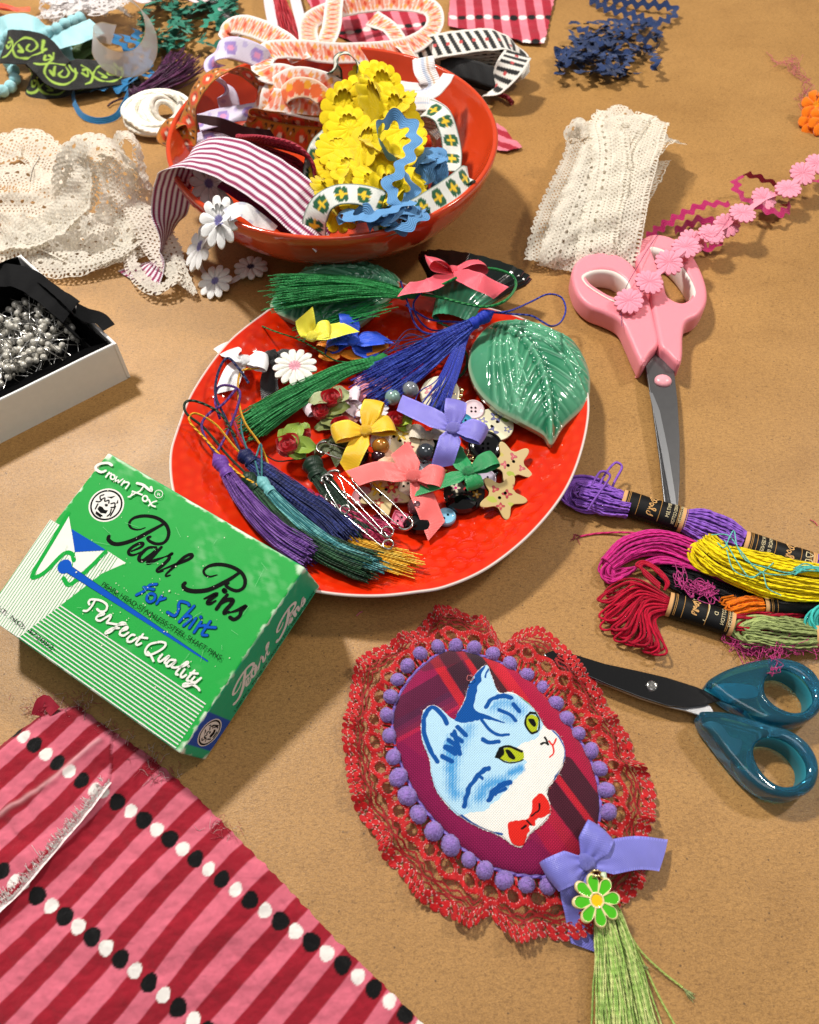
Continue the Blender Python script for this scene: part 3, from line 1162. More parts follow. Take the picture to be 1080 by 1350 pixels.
# ---------------------------------------------------------------- tray of pearl-headed pins
fr_, br_ = np.array([-14.66, 29.68, 0]), np.array([-21.2, 36.4, 0])
fl_ = P(0, 585, 0)
df = (fl_ - fr_) / np.linalg.norm(fl_ - fr_)
fl_ = fr_ + df * 8.6
bl_ = br_ + df * 8.6
tray = thing('pin_tray', 'open white cardboard tray lined with black paper and filled with pearl pins', 'tray', (fr_ + bl_) / 2)
g = Geo()
TH, tk = 2.5, .16
corn = [fr_, br_, bl_, fl_]
cen = (fr_ + bl_) / 2
for i in range(4):
    a, b = corn[i], corn[(i + 1) % 4]
    d = (b - a) / np.linalg.norm(b - a)
    nI = cen - (a + b) / 2
    nI[2] = 0
    nI = nI - d * (nI @ d)
    nI /= np.linalg.norm(nI)
    a2, b2 = a + d * .0, b - d * (tk + .004)
    n = 40
    L = np.linalg.norm(b2 - a2)
    sx = np.linspace(0, 1, n)
    # section: outer foot, outer top, inner top, inner foot, slightly rounded
    sec = [(0, 0), (0, TH - .05), (.03, TH), (tk - .03, TH), (tk, TH - .05), (tk, .1)]
    V = np.array([[a2 + d * L * s + nI * q[0] + np.array([0, 0, q[1]]) for q in sec] for s in sx])
    V[..., 2] += .02 * wob(V, .8, 2) * (V[..., 2:3][..., 0] > 1)
    F = [gridF(n, len(sec)), np.array([[0, 1, 2, 3, 4, 5]]), np.array([[5, 4, 3, 2, 1, 0]]) + (n - 1) * len(sec)]
    g.add(V, F, None, hx('#e6e4e2'))
V = np.array([c + np.array([0, 0, z]) for z in (.02, .12) for c in corn])
g.add(V, np.array([[4, 5, 6, 7], [3, 2, 1, 0]]), None, hx('#d8d6d4'))
part('card_tray', g, M['card'], tray, smooth=False)
g = Geo()
blkp = hx('#0d0d0f')
inset = .3


def liner(a, b, zt, lean, seed, over=0.0):
    d = (b - a) / np.linalg.norm(b - a)
    nI = cen - (a + b) / 2
    nI[2] = 0
    nI = nI - d * (nI @ d)
    nI /= np.linalg.norm(nI)
    L = np.linalg.norm(b - a)
    s = np.linspace(.035, .965 + over, 70)
    h = np.linspace(0, 1, 26)
    V = a + d * (s[:, None, None] * L) + nI * (inset + lean * h + .09 * np.sin(h * 7))[None, :, None] + np.array([0, 0, 1.0]) * (.2 + (zt - .2) * h)[None, :, None]
    V = V + nI * (.10 * wob(V, 1.7, seed, 3))[..., None] + np.array([0, 0, 1]) * (.10 * wob(V, 1.2, seed + 1) * h[None])[..., None]
    g.add(V, gridF(70, 26), None, blkp)
    g.add(V + nI * .05, gridF(70, 26)[:, ::-1], None, blkp)


liner(fr_, br_, 2.75, .15, 1)
liner(fr_ + df * .2, br_ + df * .2, 2.3, .55, 7)
liner(br_, bl_, 2.9, .35, 3)
liner(br_ + np.array([0, -.4, 0]), bl_, 2.7, .8, 13)
liner(fl_, fr_, 2.45, .15, 5)
liner(fl_, fr_, 2.2, .5, 15)
# a loose flap of the liner poking over the right wall
fa = P(118, 420, 2.8)
ribbon(g, pp([(100, 408, 2.75, 60), (116, 416, 2.95, 40), (132, 420, 2.9, 15), (144, 432, 2.75, 0)]), .7, blkp, nv=8, wob_amp=.05)
ribbon(g, pp([(-10, 362, 2.6, 20), (30, 366, 2.9, 10), (60, 385, 2.6, 0), (95, 412, 2.5, 20)]), 1.4, blkp, nv=8, wob_amp=.1)
q0 = np.array([fr_, br_, bl_, fl_])
V = np.array([cen + (c - cen) * .95 + np.array([0, 0, .35]) for c in q0])
g.add(V, np.array([[0, 1, 2, 3]]), None, blkp)
part('paper_liner', g, M['paper'], tray)

g = Geo()
blob(g, (0, 0, 0), (.175, .175, .185), c3=hx('#d6d2c8'), nu=14, nv=9, m=0)
tube(g, np.array([[.16, 0, 0], [1.2, 0, 0], [2.6, 0, .0]]), [.03, .03, .012], 5, hx('#c9bfa8'), m=1)
pm = mesh('pearl_pin', g, [M['pearl'], M['wire']])
r = np.random.default_rng(4)
from mathutils import Euler
poly = np.array([(-8, 415), (28, 392), (78, 405), (112, 448), (60, 470), (20, 498), (-8, 510)])
cnt = 0
ex = (br_ - fr_) / np.linalg.norm(br_ - fr_)
while cnt < 190:
    px, py = r.uniform(-8, 114), r.uniform(392, 510)
    if not inpoly(np.array([px]), np.array([py]), poly)[0]: continue
    z = r.uniform(.75, 1.75)
    q = P(px, py, z)
    a = r.uniform(0, 2 * pi)
    tip = q + 2.6 * np.array([math.cos(a), math.sin(a), 0])
    rel = tip - fr_
    if (rel @ df) < .6 or (rel @ ex) < .6 or (rel @ ex) > 8.9: continue
    o = bpy.data.objects.new('pearl_pin', pm)
    col.objects.link(o)
    o.location = q * .01
    o.rotation_euler = (0, r.uniform(-.16, .22), a)
    tag(o, 'steel pin with a pearly grey head in the black-lined tray', 'pin', 'pearl-headed pins heaped in the tray')
    cnt += 1
# ---------------------------------------------------------------- printed cotton cloth
def cloth_colour(X, Y):
    """striped print with rows of dots, in table cm"""
    a0, a1 = P(156.6, 1059)[:2], P(451.6, 1274)[:2]
    b0, b1 = P(54, 1181)[:2], P(253.6, 1334.5)[:2]
    e = (a1 - a0) / np.linalg.norm(a1 - a0)
    per = np.linalg.norm(a1 - a0) / 8.0
    sd = P(200 + 410 / 3, 950 + 545 / 3)[:2] - P(200 + 20 / 3, 950 + 990 / 3)[:2]
    sd /= np.linalg.norm(sd)
    nrm = np.array([-sd[1], sd[0]])
    sgn = 1 if nrm @ e > 0 else -1
    nrm = nrm * sgn
    R = np.stack([X, Y], -1) - a0
    t = (R @ nrm) / (e @ nrm) / per + .13 * wob(np.stack([X, Y], -1), .45, 31)
    fr = t - np.floor(t)
    pk, dk = hx('#d86c80'), hx('#921a2a')
    s = np.clip((np.abs(fr - .5) - .25) / .035 + .5, 0, 1)[..., None]
    wash = (.5 + .5 * wob(np.stack([X, Y], -1), 2.2, 33, 3))[..., None]
    fine = (1 + .06 * wob(np.stack([X, Y], -1), 9, 34, 2))[..., None]
    Cc = (pk * (.82 + .25 * wash)) * (1 - s) + (dk * (.85 + .4 * wash)) * s
    Cc = Cc * fine
    bk, wh = hx('#0b0b0d'), hx('#ece7e2')
    gap = abs(np.cross(b0 - a0, e)) if False else abs((b0 - a0)[0] * e[1] - (b0 - a0)[1] * e[0])
    perp = np.array([-e[1], e[0]])
    if (b0 - a0) @ perp < 0: perp = -perp
    rad = per * .218
    q = R @ perp
    p = R @ e
    sh = ((b0 - a0) @ e)
    for row in range(-1, 4):
        for half, cc, rr in ((0, bk, 1.08), (.5, wh, .88)):
            pr = p - row * sh
            kk = np.round(pr / per - half)
            jx = .04 * np.sin(kk * 12.9 + row * 3)
            jy = .04 * np.sin(kk * 7.3 + row * 5 + half)
            dx, dy = pr - (kk + half) * per + jx, q - row * gap + jy
            ang = np.arctan2(dy, dx)
            d = np.hypot(dx * (1 + .1 * np.sin(kk * 5.1)), dy * .95) * (1 + .05 * np.sin(3 * ang + kk))
            m = np.clip((rad * rr - d) / .02, 0, 1)[..., None]
            Cc = Cc * (1 - m) + cc * m
    return Cc


edge = [(-120, 1010), (0, 985), (30, 962), (56, 944), (80, 936), (104, 931), (128, 950), (150, 965), (197, 996), (259, 1050), (311, 1102), (373, 1164), (446, 1242),
        (518, 1310), (570, 1362), (620, 1420), (600, 1470), (-160, 1470)]
EW = np.array([P(x, y)[:2] for x, y in edge])
xs = np.arange(EW[:, 0].min(), EW[:, 0].max(), .05)
ys = np.arange(max(EW[:, 1].min(), -2.2), EW[:, 1].max() + .1, .05)
X, Y = np.meshgrid(xs, ys, indexing='ij')
ins = inpoly(X, Y, EW)
dist = np.where(ins, 1, -1) * np.minimum(dline(X, Y, EW, True), .9)
dist = dist + .035 * wob(np.stack([X, Y], -1), 9, 41, 3)
fl = [P(x, y)[:2] for x, y in ((150, 1035), (120, 1075), (75, 1128), (40, 1170), (0, 1211), (-80, 1300))]
fold = dline(X, Y, fl)
Z = .16 + .10 * wob(np.stack([X, Y], -1), .5, 42) + .05 * wob(np.stack([X, Y], -1), 1.3, 43, 3) + .05 * np.abs(wob(np.stack([X * 1.2 + Y, Y * .4], -1), 2.6, 44, 2)) + .05 * np.abs(wob(np.stack([X, Y], -1), 2.0, 46, 3)) ** .6 + .022 * wob(np.stack([X, Y], -1), 5.5, 47, 3)
Z = Z + .22 * np.exp(-(fold / .35) ** 2)
left = inpoly(X, Y, np.array(fl + [P(-300, 1300)[:2], P(-300, 900)[:2], P(150, 900)[:2]]))
Z = Z + np.where(left, .16, 0) * np.clip(fold / .1, 0, 1)
sm = P(0, 1075)[:2]
crease = dline(X, Y, [P(x, y)[:2] for x, y in ((-60, 1130), (0, 1080), (70, 1035), (135, 980))])
Z = Z + .13 * np.exp(-(crease / .16) ** 2)
Z = np.maximum(Z * np.clip(dist / .5 + .25, .1, 1), .03)
Cc = cloth_colour(X + np.where(left, .33, 0), Y + np.where(left, -.1, 0))
ff = np.exp(-(crease / .09) ** 2)[..., None] * .55
Cc = Cc * (1 - ff) + hx('#f0b9bd') * ff
g = Geo()
g.add(np.stack([X, Y, Z], -1), gridF(len(xs), len(ys), keep=dist > 0), np.stack([X, Y], -1), Cc.reshape(-1, 3), np.clip(dist * 5, -1, .99))
cl = P(150, 1200)
cloth = thing('striped_cloth', 'raw-edged cotton cloth, pink and red stripes crossed by rows of black and white dots', 'cloth', (cl[0], cl[1], 0))
part('fabric_sheet', g, M['cotton_cut'], cloth)
g = Geo()
r = np.random.default_rng(8)
fpath = resample(crom(np.array(fl)), n=420, dims=2)[0]
for i in range(900):
    p = fpath[i * 420 // 900]
    z = .53 + .04 * r.random()
    n_ = np.array([-.8, .55]) + r.normal(size=2) * .3
    L = r.uniform(.1, .42)
    pts = [(*p, z), (*(p + n_ * L * .5 + r.normal(size=2) * .04), z + .02), (*(p + n_ * L), z - .06)]
    tube(g, crom(pts, n=3), .011, 3, hx('#f0e8e4') if r.random() < .75 else hx('#e58c98'), cap=False)
ribbon(g, np.column_stack([fpath, np.full(420, .53) + .03 * wob(fpath, 4, 2)])[::14], .2, hx('#f0dcdc'), nv=7, wob_amp=.04)
for (xa, ya), n in (((57, 930), 60), ((104, 933), 70), ((150, 967), 40), ((196, 998), 30), ((297, 1090), 26), ((215, 1018), 30)):
    for i in range(n):
        p = P(xa + r.normal() * 14, ya + r.normal() * 9, .2)
        a = r.uniform(0, 6.28)
        L = r.uniform(.1, .45)
        d = np.array([math.cos(a), math.sin(a), .1])
        pts = [p, p + d * L * .5 + r.normal(size=3) * .06, p + d * L + r.normal(size=3) * .1]
        pts = [np.maximum(q, [-99, -99, .03]) for q in pts]
        tube(g, crom(pts, n=4), .009, 3, hx('#d0606a') if r.random() < .7 else hx('#efd9d5'), cap=False)
part('frayed_edge', g, M['thread'], cloth)
# crumpled raw corner
g = Geo()
ribbon(g, pp([(50, 944, .25, 40), (58, 924, .5, 30), (74, 938, .25, 10)]), .5, hx('#a52438'), nv=10, wob_amp=.12)
part('turned_corner', g, M['cotton'], cloth)

# ---------------------------------------------------------------- cat brooch
S7 = lambda pts: [(440 + x / 2.348, 780 + y / 2.348) for x, y in pts]
PADH = .95
pad_px = [(585, 859), (550, 885), (526, 920), (519, 950), (522, 980), (532, 1010), (552, 1052), (580, 1087), (615, 1120), (653, 1143), (704, 1153), (745, 1146), (776, 1120),
          (790, 1076), (788, 1035), (775, 995), (747, 950), (722, 918), (695, 893), (668, 877), (640, 866), (612, 858)]
pO = np.array([P(x, y, .55)[:2] for x, y in pad_px])
pO = resample(crom(pO, True), n=400, closed=True, dims=2)[0]
pc = pO.mean(0)
brooch = thing('cat_brooch', 'oval padded fabric brooch with a blue cat face, red lace frill and lilac pompoms', 'brooch', (pc[0], pc[1], 0))


def pad_r(X, Y):
    th = np.arctan2(Y - pc[1], X - pc[0])
    t0 = np.arctan2(pO[:, 1] - pc[1], pO[:, 0] - pc[0])
    o = np.argsort(t0)
    R = np.hypot(pO[:, 0] - pc[0], pO[:, 1] - pc[1])[o]
    R = np.interp(th, np.concatenate([t0[o] - 2 * pi, t0[o], t0[o] + 2 * pi]), np.tile(R, 3))
    return np.hypot(X - pc[0], Y - pc[1]) / R


def pad_z(X, Y):
    r_ = np.clip(pad_r(X, Y), 0, 1)
    return .45 + .5 * (1 - r_ ** 4) ** .6


def weave(X, Y, f=13, a=.14):
    return 1 + a * np.sin((X + Y) * f) * np.sin((X - Y) * f)


S5 = lambda pts: [(540 + x / 4.1538, 830 + y / 4.1538) for x, y in pts]   # lettering/picture layout scale of the cat
rs = np.concatenate([np.linspace(.003, .9, 260), np.linspace(.905, 1, 24)])
XY = pc + (pO - pc)[:, None] * rs[None, :, None]
X, Y = XY[..., 0], XY[..., 1]
Z = pad_z(X, Y)
px, py = proj(np.stack([X, Y, Z], -1))
Cc = np.zeros(X.shape + (3,))
Cc[:] = hx('#8a1a48')
ax1 = P(740, 1120, 1)[:2] - P(575, 870, 1)[:2]
# long bands run down-right (towards the bow), cross bands run up-right
def band(a, b, half, colr, w):
    global Cc
    d = dline(px, py, [a, b])
    m = np.clip((half - d) / 1.2 + .5, 0, 1)[..., None] * w
    Cc = Cc * (1 - m) + hx(colr) * m


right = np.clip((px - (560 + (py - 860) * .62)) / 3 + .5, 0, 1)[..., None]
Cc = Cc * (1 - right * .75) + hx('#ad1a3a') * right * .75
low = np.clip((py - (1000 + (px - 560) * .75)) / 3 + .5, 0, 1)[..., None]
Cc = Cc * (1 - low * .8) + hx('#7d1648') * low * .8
for (a, b, h, c_, w_) in (((515, 945), (640, 872), 17, '#4a1c36', .85), ((520, 975), (600, 930), 6, '#b52345', .7), ((510, 968), (640, 898), 11, '#4e2240', .7),
                          ((572, 868), (632, 960), 6, '#c4252c', .75), ((590, 862), (655, 965), 11, '#33222c', .8), ((608, 856), (655, 935), 4, '#c4252c', .8),
                          ((622, 858), (665, 915), 9, '#2c2428', .9), ((640, 858), (690, 925), 8, '#c4272f', .7), ((560, 875), (650, 850), 10, '#3c2a34', .5),
                          ((725, 1040), (790, 1125), 12, '#331a26', .92), ((745, 1010), (800, 1085), 13, '#341c28', .92), ((733, 1022), (795, 1105), 4, '#b8222e', .85),
                          ((712, 1055), (765, 1130), 7, '#a82236', .7)):
    band(a, b, h, c_, w_)
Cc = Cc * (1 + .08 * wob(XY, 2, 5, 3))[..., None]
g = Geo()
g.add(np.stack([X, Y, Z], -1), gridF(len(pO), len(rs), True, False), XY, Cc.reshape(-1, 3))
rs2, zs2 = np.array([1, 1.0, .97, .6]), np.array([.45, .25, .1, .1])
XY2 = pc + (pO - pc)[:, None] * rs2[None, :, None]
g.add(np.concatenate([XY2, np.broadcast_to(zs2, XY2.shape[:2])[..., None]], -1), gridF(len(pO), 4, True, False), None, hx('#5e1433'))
part('padded_oval', g, M['canvas'], brooch)

# cat face patch
catO = S5([(70, 455), (85, 430), (122, 408), (165, 425), (240, 490), (262, 455), (300, 385), (325, 300), (370, 225), (425, 180), (450, 240), (490, 338), (560, 338), (640, 385), (700, 450),
           (750, 535), (800, 550), (838, 600), (855, 650), (850, 720), (800, 820), (755, 885), (776, 990), (735, 1060), (660, 1120), (620, 1185), (560, 1172), (500, 1130), (380, 1080),
           (280, 1022), (215, 965), (150, 880), (120, 790), (108, 705), (75, 620), (62, 540)])
co = resample(crom(np.array(catO), True, n=6), n=500, closed=True, dims=2)[0]
cw = np.array([P(x, y, .98)[:2] for x, y in co])
xs = np.linspace(cw[:, 0].min() - .1, cw[:, 0].max() + .1, 520)
ys = np.linspace(cw[:, 1].min() - .1, cw[:, 1].max() + .1, 640)
X, Y = np.meshgrid(xs, ys, indexing='ij')
ins = inpoly(X, Y, cw)
sd = np.where(ins, 1, -1) * dline(X, Y, cw, True)
Z = pad_z(X, Y) + .05 - .035 * np.clip(1 - sd / .06, 0, 1)
px, py = proj(np.stack([X, Y, Z], -1))
U, V = (px - 540) * 4.1538, (py - 830) * 4.1538
jit = 5 * wob(np.stack([U, V], -1), .06, 71, 2)
grain = wob(np.stack([U, V], -1), .35, 72, 3)
pale, white, dkb, mid = hx('#aed4ea'), hx('#e6e4de'), hx('#0d4d99'), hx('#3f93d0')
Cc = np.zeros(X.shape + (3,))
Cc[:] = pale


def fill(poly, c, soft=0.0):
    global Cc
    m = inpoly(U + jit, V + jit, crom(np.array(poly), True, n=5))
    Cc[m] = c


def brush(pts, w, c, strength=1.0, dry=0.0, taper=False):
    global Cc
    q = crom(np.array(pts, float), n=6) if len(pts) > 2 else np.array(pts, float)
    d = dline(U + jit * .6, V + jit * .6, q)
    m = np.clip((w / 2 - d) / 3 + .5, 0, 1)
    if dry: m = np.clip((1 - d / w) * 1.6 - (.5 + .9 * grain) * dry, 0, 1)
    m = (m * strength)[..., None]
    Cc = Cc * (1 - m) + c * m


fill([(300, 1010), (420, 985), (520, 890), (640, 740), (600, 690), (590, 640), (690, 600), (720, 545), (760, 530), (900, 600), (900, 800), (800, 900), (700, 1250), (480, 1160), (280, 1060)], white)
fill([(480, 338), (560, 336), (620, 372), (560, 352), (500, 350)], white)
brush([(215, 620), (230, 760), (235, 860), (250, 900)], 60, mid, .95, .8)
brush([(330, 540), (270, 650), (225, 760)], 60, mid, .7, .9)
brush([(460, 420), (540, 400), (610, 440)], 60, mid, .75, .9)
brush([(520, 480), (560, 490)], 50, mid, .6, .8)
brush([(380, 920), (430, 850), (520, 830)], 62, mid, .95, .8)
brush([(550, 785), (610, 760)], 34, mid, .95, .5)
brush([(300, 900), (320, 960)], 40, mid, .5, .8)
fill([(425, 180), (372, 230), (325, 305), (300, 385), (262, 455), (240, 490), (290, 506), (360, 498), (420, 492), (530, 515), (430, 468), (355, 432), (372, 330), (412, 205)], dkb)
fill([(372, 330), (432, 200), (482, 335), (430, 440), (360, 425)], pale)
brush([(432, 215), (415, 260)], 10, dkb)
brush([(150, 720), (105, 640), (80, 560), (78, 500), (95, 450), (130, 425), (180, 470), (205, 515)], 26, dkb)
fill([(110, 470), (140, 455), (190, 520), (205, 560), (150, 690), (110, 600), (95, 530)], pale)
brush([(420, 425), (450, 380), (510, 362), (555, 372)], 24, dkb)
brush([(490, 440), (550, 465), (582, 500)], 20, dkb)
brush([(570, 410), (600, 445)], 24, dkb)
brush([(395, 495), (440, 550), (490, 578), (540, 574)], 18, dkb)
brush([(400, 600), (435, 618), (485, 612)], 26, dkb)
for a, b in (((265, 535), (305, 575)), ((235, 575), (285, 610)), ((215, 605), (270, 645)), ((195, 645), (250, 680)), ((180, 695), (230, 720)), ((245, 560), (275, 680)), ((200, 640), (260, 660))):
    brush([a, b], 26, dkb)
brush([(300, 970), (315, 900), (350, 830), (400, 775), (435, 760)], 26, dkb)
brush([(380, 800), (400, 815)], 18, dkb)
brush([(435, 935), (460, 885), (510, 850), (550, 838)], 30, dkb)
brush([(470, 900), (525, 870)], 20, dkb)
brush([(285, 1018), (350, 1065), (430, 1105), (505, 1120)], 14, dkb)
brush([(795, 820), (845, 745), (852, 700)], 14, dkb)
brush([(770, 540), (820, 590), (850, 650), (852, 690)], 9, hx('#2b5aa8'))
brush([(600, 362), (680, 430), (748, 530)], 9, hx('#2a7a44'))
gy, bk = hx('#a9b51e'), hx('#08090a')
fill([(640, 478), (670, 462), (705, 490), (700, 545), (670, 562), (645, 530)], gy)
brush([(700, 555), (668, 566), (640, 530), (636, 490), (655, 458), (690, 458)], 12, bk)
brush([(690, 458), (712, 500), (708, 550)], 9, bk)
fill([(652, 490), (680, 490), (698, 525), (680, 532), (660, 512)], bk)
fill([(480, 690), (540, 648), (625, 672), (610, 715), (560, 728), (500, 712)], gy)
brush([(472, 695), (500, 655), (545, 640), (615, 668)], 16, bk)
fill([(470, 690), (505, 650), (520, 665), (490, 705)], bk)
brush([(492, 706), (530, 728), (580, 730), (620, 712)], 9, bk)
fill([(528, 665), (550, 662), (575, 695), (568, 712), (540, 695)], bk)
for pts in ([(740, 590), (750, 605), (758, 628)], [(722, 628), (745, 622), (760, 630)]): brush(pts, 12, bk)
rd = hx('#d8261e')
for pts in ([(765, 612), (785, 632), (805, 600)], [(785, 632), (788, 670), (770, 700)]): brush(pts, 10, rd)
fill([(706, 898), (735, 905), (772, 960), (776, 1000), (740, 1030), (690, 1040), (690, 1075), (655, 1085), (635, 1170), (600, 1185), (560, 1168), (540, 1110), (542, 1062), (590, 1050), (640, 1035), (665, 1010), (672, 950)], rd)
for pts in ([(712, 955), (705, 990), (670, 1022)], [(642, 1045), (668, 1072)], [(612, 1088), (640, 1075)]): brush(pts, 10, bk)
rim = np.clip(1 - sd / .035, 0, 1)[..., None] * np.clip(.55 + wob(np.stack([X, Y], -1), 3, 7), 0, 1)[..., None]
Cc = Cc * (1 - rim) + hx('#ece4de') * rim
g = Geo()
sdn = sd + .012 * wob(np.stack([X, Y], -1), 25, 8, 2)
g.add(np.stack([X, Y, Z], -1), gridF(len(xs), len(ys), keep=sdn > 0), np.stack([X, Y], -1), Cc.reshape(-1, 3), np.clip(sdn * 10, -1, .99))
part('cat_patch', g, M['canvas_cut'], brooch)
g = Geo()
r = np.random.default_rng(12)
for i in range(170):
    k = r.integers(len(cw))
    p = np.array([*cw[k], pad_z(cw[k][0], cw[k][1]) + .03])
    d = r.normal(size=3) * np.array([1, 1, .3])
    d /= np.linalg.norm(d)
    L = r.uniform(.04, .14)
    tube(g, crom([p, p + d * L * .6 + r.normal(size=3) * .01, p + d * L], n=3), .007, 3, [hx('#efe9e2'), hx('#d94a4a'), hx('#e9a0a0')][r.integers(3)], cap=False)
loop = S5([(335, 245), (352, 262), (340, 280), (315, 275), (322, 250), (345, 258)])
tube(g, path([P(x, y, 1.06) for x, y in loop], .03), .014, 4, hx('#e27a7a'))
part('loose_threads', g, M['thread'], brooch)

# lace frill
out_px = S7([(295, 60), (345, 42), (420, 58), (480, 92), (525, 150), (560, 128), (640, 118), (705, 165), (770, 240), (830, 300), (875, 385), (925, 450), (945, 520), (990, 580), (1003, 650),
             (985, 750), (970, 840), (955, 925), (890, 985), (800, 1065), (720, 1085), (650, 1075), (575, 1095), (530, 1060), (480, 1012), (420, 1045), (340, 1005), (255, 955), (200, 875),
             (145, 822), (125, 765), (65, 680), (40, 590), (28, 500), (22, 430), (40, 340), (58, 240), (100, 185), (185, 140), (255, 112)])
oW = np.array([P(x, y, .35)[:2] for x, y in out_px])
oW = resample(crom(oW, True, n=8), n=1700, closed=True, dims=2)[0]
# pair each rim point with a point under the pad
inn = pc + (pO - pc) * .93
th_i = np.unwrap(np.arctan2(inn[:, 1] - pc[1], inn[:, 0] - pc[0]))
th_o = np.arctan2(oW[:, 1] - pc[1], oW[:, 0] - pc[0])
ti = np.arctan2(inn[:, 1] - pc[1], inn[:, 0] - pc[0])
oo = np.argsort(ti)
iR = np.interp(th_o, np.concatenate([ti[oo] - 2 * pi, ti[oo], ti[oo] + 2 * pi]), np.tile(np.hypot(*(inn - pc).T)[oo], 3))
iW = pc + np.stack([np.cos(th_o), np.sin(th_o)], 1) * iR[:, None]
nu, nv = 1700, 88
v = np.linspace(0, 1, nv)
L = np.concatenate([[0], np.cumsum(np.linalg.norm(np.diff(oW, axis=0), axis=1))])
U, VV = np.meshgrid(L, v, indexing='ij')
XY = iW[:, None] * (1 - v)[None, :, None] + oW[:, None] * v[None, :, None]
nr = 17
ph = U / L[-1] * 2 * pi
ruf = np.sin(nr * ph + .9 * np.sin(3 * ph)) + .45 * np.sin(2.1 * nr * ph + 1)
tan = np.roll(oW, -1, 0) - np.roll(oW, 1, 0)
tan /= np.linalg.norm(tan, axis=1)[:, None]
XY = XY + tan[:, None] * (.16 * np.cos(nr * ph + .9 * np.sin(3 * ph)) * VV ** 1.5)[..., None]
Z = .34 + (.24 * ruf * VV ** 1.2 + .05) + .06 * np.sin(VV * 9 + ph * 5)
lp_ = P(742, 866, .7)[:2]
Z = np.maximum(Z, .05)
near_ = np.exp(-(np.hypot(XY[..., 0] - lp_[0], XY[..., 1] - lp_[1]) / 1.9) ** 4)
Z = Z * (1 - near_) + np.maximum(Z, .78 + .12 * np.sin(nr * ph)) * near_      # rides over the scissor blade
motif = L[-1] / round(L[-1] / .60)
u = U / motif
fu = u - np.floor(u) - .5                                # -0.5..0.5 in a motif
wd = np.linalg.norm(oW - iW, axis=1)[:, None]
d_out = (1 - VV) * wd                                    # cm in from the rim
cm = fu * motif
# flower chain along the rim: petals
pet = np.full(U.shape, 9.0)
for ox, oy in ((-.14, .16), (.14, .16), (-.14, .42), (.14, .42), (0, .29)):
    pet = np.minimum(pet, np.hypot(cm - ox, d_out - oy) - .132)
cm2 = ((u + .5) - np.floor(u + .5) - .5) * motif
pet = np.minimum(pet, np.hypot(cm2, (d_out - .54)) - .095)
pet = np.minimum(pet, np.hypot(cm2 * 1.0, (d_out - .26)) - .065)
eye = np.hypot(cm, (d_out - .29) * 1.2) - .045
chain = np.maximum(pet, -eye)
# ring row near the pad, and wavy threads between
u3 = U / (motif * 2)
f3 = (u3 - np.floor(u3) - .5) * motif * 2
dr = d_out / wd
dv_ = VV * wd
ring = np.abs(dv_ - 1.10) - .33 + .10 * np.cos(u3 * 6.28)
ring = np.maximum(ring, .21 - np.hypot(f3 * .66, dv_ - 1.10))
ring = np.maximum(ring, .10 - np.hypot((np.abs(f3) - motif) * .9, dv_ - .98))
ring = np.minimum(ring, np.maximum(dv_ - .72, .06 - np.abs(((U / .3) % 1) - .5) * .3))
band_ = np.minimum(np.abs(VV * wd - .02) - .12, 9)
net = np.full(U.shape, 9.0)
for k, (o_, am_, fq) in enumerate(((.64, .05, 1), (.70, .05, .5), (.76, .045, 1))):
    net = np.minimum(net, np.abs((VV - o_) * wd - am_ * np.sin(fq * u * 6.28 + k)) - .034)
mesh_ = np.minimum(np.abs(((U * 9 + VV * wd * 9) % 1) - .5) / 9, np.abs(((U * 9 - VV * wd * 9) % 1) - .5) / 9) - .0085
mesh_ = np.where((VV > .3) & (VV < .8), mesh_, 9)
allsd = np.minimum.reduce([chain, ring, band_, net, mesh_])
cut = -allsd * 12
red, dred, sil = hx('#c40a12'), hx('#9c0a12'), hx('#e0c0bc')
Cc = np.zeros(U.shape + (3,))
Cc[:] = dred
sol = np.minimum(chain, np.minimum(ring, band_))
m = np.clip(-sol / .01, 0, 1)[..., None]
Cc = Cc * (1 - m) + red * m
outline = (np.abs(chain + .012) < .008) & (np.sin(u * 25 + VV * 60) > .3)
Cc[outline] = sil
outl2 = (np.abs(ring + .03) < .009) & (np.sin(u * 33 + VV * 40) > .7)
Cc[outl2] = sil
Cc = Cc * (1 + .25 * wob(np.stack([U, VV * wd], -1), 14, 3, 2))[..., None]
Z = Z + np.clip(-sol / .03, 0, 1) * .03
g = Geo()
g.add(np.concatenate([XY, Z[..., None]], -1), gridF(nu, nv, True, False, cut > 0), np.stack([U, VV], -1), Cc.reshape(-1, 3), np.clip(cut, -1, .99))
M['redlace'] = mat('red_lace', rough=.55, spec=.4, sheen=.2, bump=[('noise', 26, .03)], var=.1, cut=True, transl=.2)
part('lace_frill', g, M['redlace'], brooch)

# pompom edging
pom = S7([(323, 170), (378, 168), (435, 175), (493, 192), (546, 222), (598, 258), (648, 298), (686, 346), (720, 394), (757, 440), (797, 492), (823, 548), (843, 614), (850, 682),
          (268, 193), (228, 230), (198, 272), (177, 325), (165, 382), (172, 446), (185, 512), (200, 575), (228, 633), (262, 690), (310, 742), (362, 785), (418, 830), (468, 863),
          (528, 893), (597, 908), (662, 912), (716, 896)])
g = Geo()
blob(g, (0, 0, 0), (.315, .29, .26), c3=hx('#9676c2'), nu=30, nv=18, lump=.055, seed=3)
r = np.random.default_rng(9)
for i in range(520):
    d = r.normal(size=3)
    d /= np.linalg.norm(d)
    t = np.cross(d, r.normal(size=3))
    t /= np.linalg.norm(t)
    p = d * np.array([.308, .283, .253])
    tube(g, crom([p, p + d * .02 + t * .03, p + d * .025 + t * .07], n=2), .0055, 3, hx('#a892dc'), cap=False)
pmesh = mesh('pompom', g, M['felt'])
base0 = rootloc(brooch)
